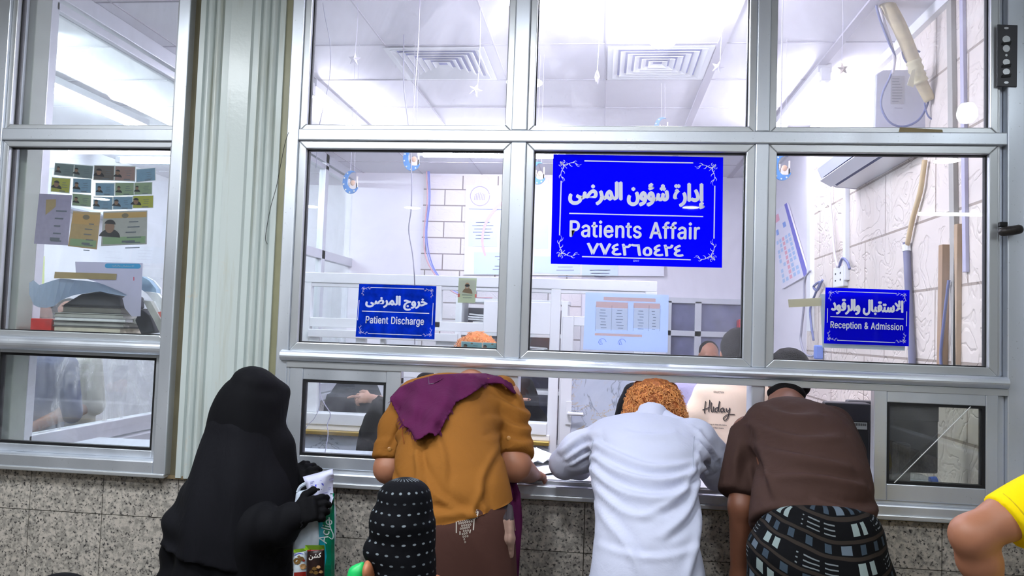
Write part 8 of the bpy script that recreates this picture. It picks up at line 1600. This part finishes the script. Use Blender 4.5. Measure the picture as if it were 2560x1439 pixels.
pB = inside('woman in black face veil showing only her eyes, behind the counter glass', [(962, 1290, 1336, .08), (990, 1284, 1346, .10), (1018, 1280, 1350, .10), (1040, 1262, 1368, .11), (1078, 1236, 1388, .14)], 2.38, M_BLK3)
b = Blob(.004); b.ell(at(1312, 998, 2.285), (.042, .012, .011), .01); skinned('eye_band', b, M_SKINL, pB); 
for x in (1303, 1321): MB().ball(at(x, 998, 2.276), .007, 10).build('eye', M_EYED, pB, smooth=True)
inside('woman in black head scarf inside, left of the old man\'s orange hair', [(978, 1560, 1618, .085), (1005, 1546, 1632, .10), (1035, 1538, 1642, .11), (1060, 1528, 1655, .13), (1085, 1515, 1665, .14)], .9, M_BLK3)
# cream T-shirt seen from behind
PD = person(at(1835, 1100, .75).xy.to_3d(), 'dark haired person in cream T-shirt with script lettering, seen from behind')
B = Blob(.008); hdD = at(1846, 884, .78); head_blob(B, hdD, (.1, 1, 0), (0, 0, 1), 1.0, False)
B.chain([hdD+Vector((0, -.01, -.08)), at(1838, 955, .76)], [.056, .06], .03); B.loft([(at(1836, 985, .76), .16, .09), (at(1834, 1120, .76), .15, .10), ((at(1834, 1120, .76).x, .76, .85), .15, .10)], k=.03)
legs(B, (at(1834, 1120, .76).x, .76, .86), .86)
xl = at(1752, 985, .76)
for q_, x in ((-1, 1760), (1, 1912)): s0 = at(x, 985, .76); e0 = s0+Vector((q_*.045, .04, -.26)); w0 = e0+Vector((0, .22, -.02)); B.chain([s0, e0, w0], [.05, .042, .03], .02); limb_hand(B, w0, (0, 1, 0), (0, 0, 1), .95, .4, q_)
skinned('body', B, M_SKIN, PD, it=1)
M_CRM = cloth_mat('cream_cotton', S(240, 216, 190), .85, .03, 900, 8, .15)
B = Blob(.008); B.loft([ST(960, 1772, 1905, .76, .085), ST(985, 1756, 1918, .76, .105), ST(1040, 1754, 1916, .76, .112), ST(1130, 1758, 1910, .76, .115), ST(1200, 1758, 1910, .76, .115)], k=.03, cap=.03)
B.chain([at(1768, 985, .76), at(1752, 1030, .77), at(1748, 1056, .78)], [.064, .062, .060], .03); B.chain([at(1905, 985, .76), at(1922, 1056, .78)], [.064, .060], .03)
tsD = skinned('t_shirt', B, M_CRM, PD, lambda P, N: .002*wav(P, 24, 4))
f6 = lambda *pts: [(1200+x/2.485, 860+y/2.485) for x, y in pts]
M_PRINTD = mat('black_shirt_print', S(46, 44, 46), .7); M_PRINTS = mat('grey_shirt_print', S(150, 132, 116), .7)
for nm, mm, dx, dy, w in (('script_shadow', M_PRINTS, 1.6, 2.2, 3.2), ('script_lettering', M_PRINTD, 0, 0, 2.0)):
    b = MB()
    for stx in (f6((1402, 352), (1396, 395), (1394, 428)), f6((1382, 408), (1404, 400), (1428, 390)), f6((1428, 345), (1424, 385), (1420, 418)), f6((1438, 360), (1436, 395), (1440, 418), (1448, 414)), f6((1452, 386), (1450, 412), (1458, 418)), f6((1482, 392), (1464, 398), (1462, 416), (1476, 414), (1488, 352)), f6((1488, 352), (1482, 410), (1490, 416)), f6((1512, 394), (1496, 402), (1498, 420), (1510, 414), (1516, 396), (1516, 418), (1524, 416)), f6((1530, 396), (1532, 416), (1544, 412), (1552, 394)), f6((1552, 394), (1540, 452), (1522, 472), (1512, 458), (1540, 436), (1582, 434))):
        wrap_print(b, (lambda vf: (vf[0]+np.array([dx, dy]), vf[1]))(stroke2d(stx, w, w*.8, 4)), tsD.bvh, .0014 if nm == 'script_shadow' else .0022, .64)
    b.build(nm, mm, PD)
b = MB()
for body, cx_, cy_, w in (('COLLECTION', 1797, 980, 26), ('The belongs to those who believe', 1790, 1061, 54), ('the beauty of their dreams', 1786, 1069, 46)):
    v, f = fit2d(text2d(body, .01, 2), w, 4.6 if w > 30 else 5); wrap_print(b, (np.stack([cx_+v[:, 0], cy_-v[:, 1]+v[:, 0]*.06], 1), f), tsD.bvh, .0018, .64)
b.build('small_lettering', M_PRINTD, PD)
B = Blob(.006); B.ell(V3(hdD)+V3((0, -.006, .028)), (.082, .100, .094), .02); B.ell(V3(hdD)+V3((0, -.05, -.02)), (.068, .045, .055), .03); skinned('hair', B, M_BLKH, PD, lambda P, N: .003*wav(P, 140, 5, 8))
# the man facing us by the far window
PE = person(at(1770, 900, 3.7).xy.to_3d(), 'short haired man in lavender shirt facing the window wall from the far end')
B = Blob(.007); hdE = at(1772, 888, 3.7); s5, f5_, u5 = head_blob(B, hdE, (.08, -1, -.1), (0, 0, 1), 1.0)
B.chain([hdE+Vector((0, .01, -.08)), hdE+Vector((0, .02, -.2))], [.054, .056], .03); cE = hdE+Vector((-.03, .02, -.27)); B.loft([(cE, .17, .09), (cE+Vector((0, 0, -.3)), .15, .10), (cE+Vector((0, 0, -.5)), .15, .10)], k=.03); legs(B, cE+Vector((0, 0, -.52)), cE.z-.52)
for q_ in (-1, 1): s0 = cE+Vector((q_*.17, 0, 0)); e0 = s0+Vector((q_*.04, .03, -.27)); w0 = e0+Vector((0, -.1, -.22)); B.chain([s0, e0, w0], [.05, .04, .028], .02); limb_hand(B, w0, (0, -.3, -1), (q_, 0, 0), 1, .4, q_)
skinned('body', B, M_SKIN, PE); eyes(hdE, s5, f5_, u5, 1.0, PE)
B = Blob(.007); B.ell(V3(hdE)+V3((0, .016, .035)), (.080, .090, .086), .02); skinned('hair', B, M_BLKH, PE, lambda P, N: .002*wav(P, 150, 4, 8))
B = Blob(.009); B.loft([(cE+Vector((0, 0, .04)), .14, .08), (cE, .185, .105), (cE+Vector((0, 0, -.3)), .17, .12), (cE+Vector((0, 0, -.58)), .175, .125)], k=.03, cap=.02)
for q_ in (-1, 1): s0 = cE+Vector((q_*.17, 0, 0)); B.chain([s0, s0+Vector((q_*.04, .03, -.27)), s0+Vector((q_*.04, -.04, -.42))], [.066, .058, .05], .03)
skinned('shirt', B, cloth_mat('lavender_shirt', S(206, 200, 236), .85, .05), PE, lambda P, N: .003*wav(P, 22, 4))
# two figures in the side room, behind the smeared glass
for (px, Y_, m, lab, wd_) in ((95, 1.35, cloth_mat('grey_blue_robe', S(84, 90, 116), .85, .1), 'standing figure in grey robe behind the smeared glass at the far left', 150), (165, 1.75, cloth_mat('white_robe', S(190, 186, 176), .85, .04), 'standing figure in white robe behind the smeared glass of the left window', 165)):
    pz = person(at(px, 1000, Y_).xy.to_3d(), lab); B = Blob(.010); hz = at(px+4, 792, Y_); head_blob(B, hz, (.5, -.8, -.2), (0, 0, 1), 1.0)
    B.chain([hz+Vector((0, .01, -.08)), hz+Vector((0, .02, -.2))], [.054, .056], .03); cz = hz+Vector((0, .02, -.28)); B.loft([(cz, .12, .07), (cz+Vector((0, 0, -.5)), .12, .08)], k=.03); legs(B, cz+Vector((0, 0, -.5)), cz.z-.5)
    for q_ in (-1, 1): s0 = cz+Vector((q_*.14, 0, 0)); e0 = s0+Vector((q_*.05, 0, -.27)); w0 = e0+Vector((-q_*.10, -.16, -.08)); B.chain([s0, e0, w0], [.05, .042, .03], .02); limb_hand(B, w0, (-q_*.6, -.6, -.3), (0, 0, 1), 1, .4, -q_)
    skinned('body', B, M_SKIND, pz)
    B = Blob(.010); r_ = pxr(wd_, Y_); B.loft([(cz+Vector((0, 0, .03)), r_*.9, .085), (cz+Vector((0, 0, -.05)), r_*1.05, .105), (cz+Vector((0, 0, -.6)), r_, .12), ((cz.x, cz.y, .2), r_*1.1, .14)], k=.04, cap=.03)
    for q_ in (-1, 1): s0 = cz+Vector((q_*.17, 0, 0)); B.chain([s0, s0+Vector((q_*.05, 0, -.27))], [.064, .058], .03)
    skinned('robe', B, m, pz, lambda P, N: .005*np.sin(P[:, 0]*40+P[:, 2]*3)+.003*wav(P, 20, 3))
    B = Blob(.008); B.ell(V3(hz)+V3((0, .012, .032)), (.080, .094, .088), .02); skinned('hair', B, M_BLKH, pz)
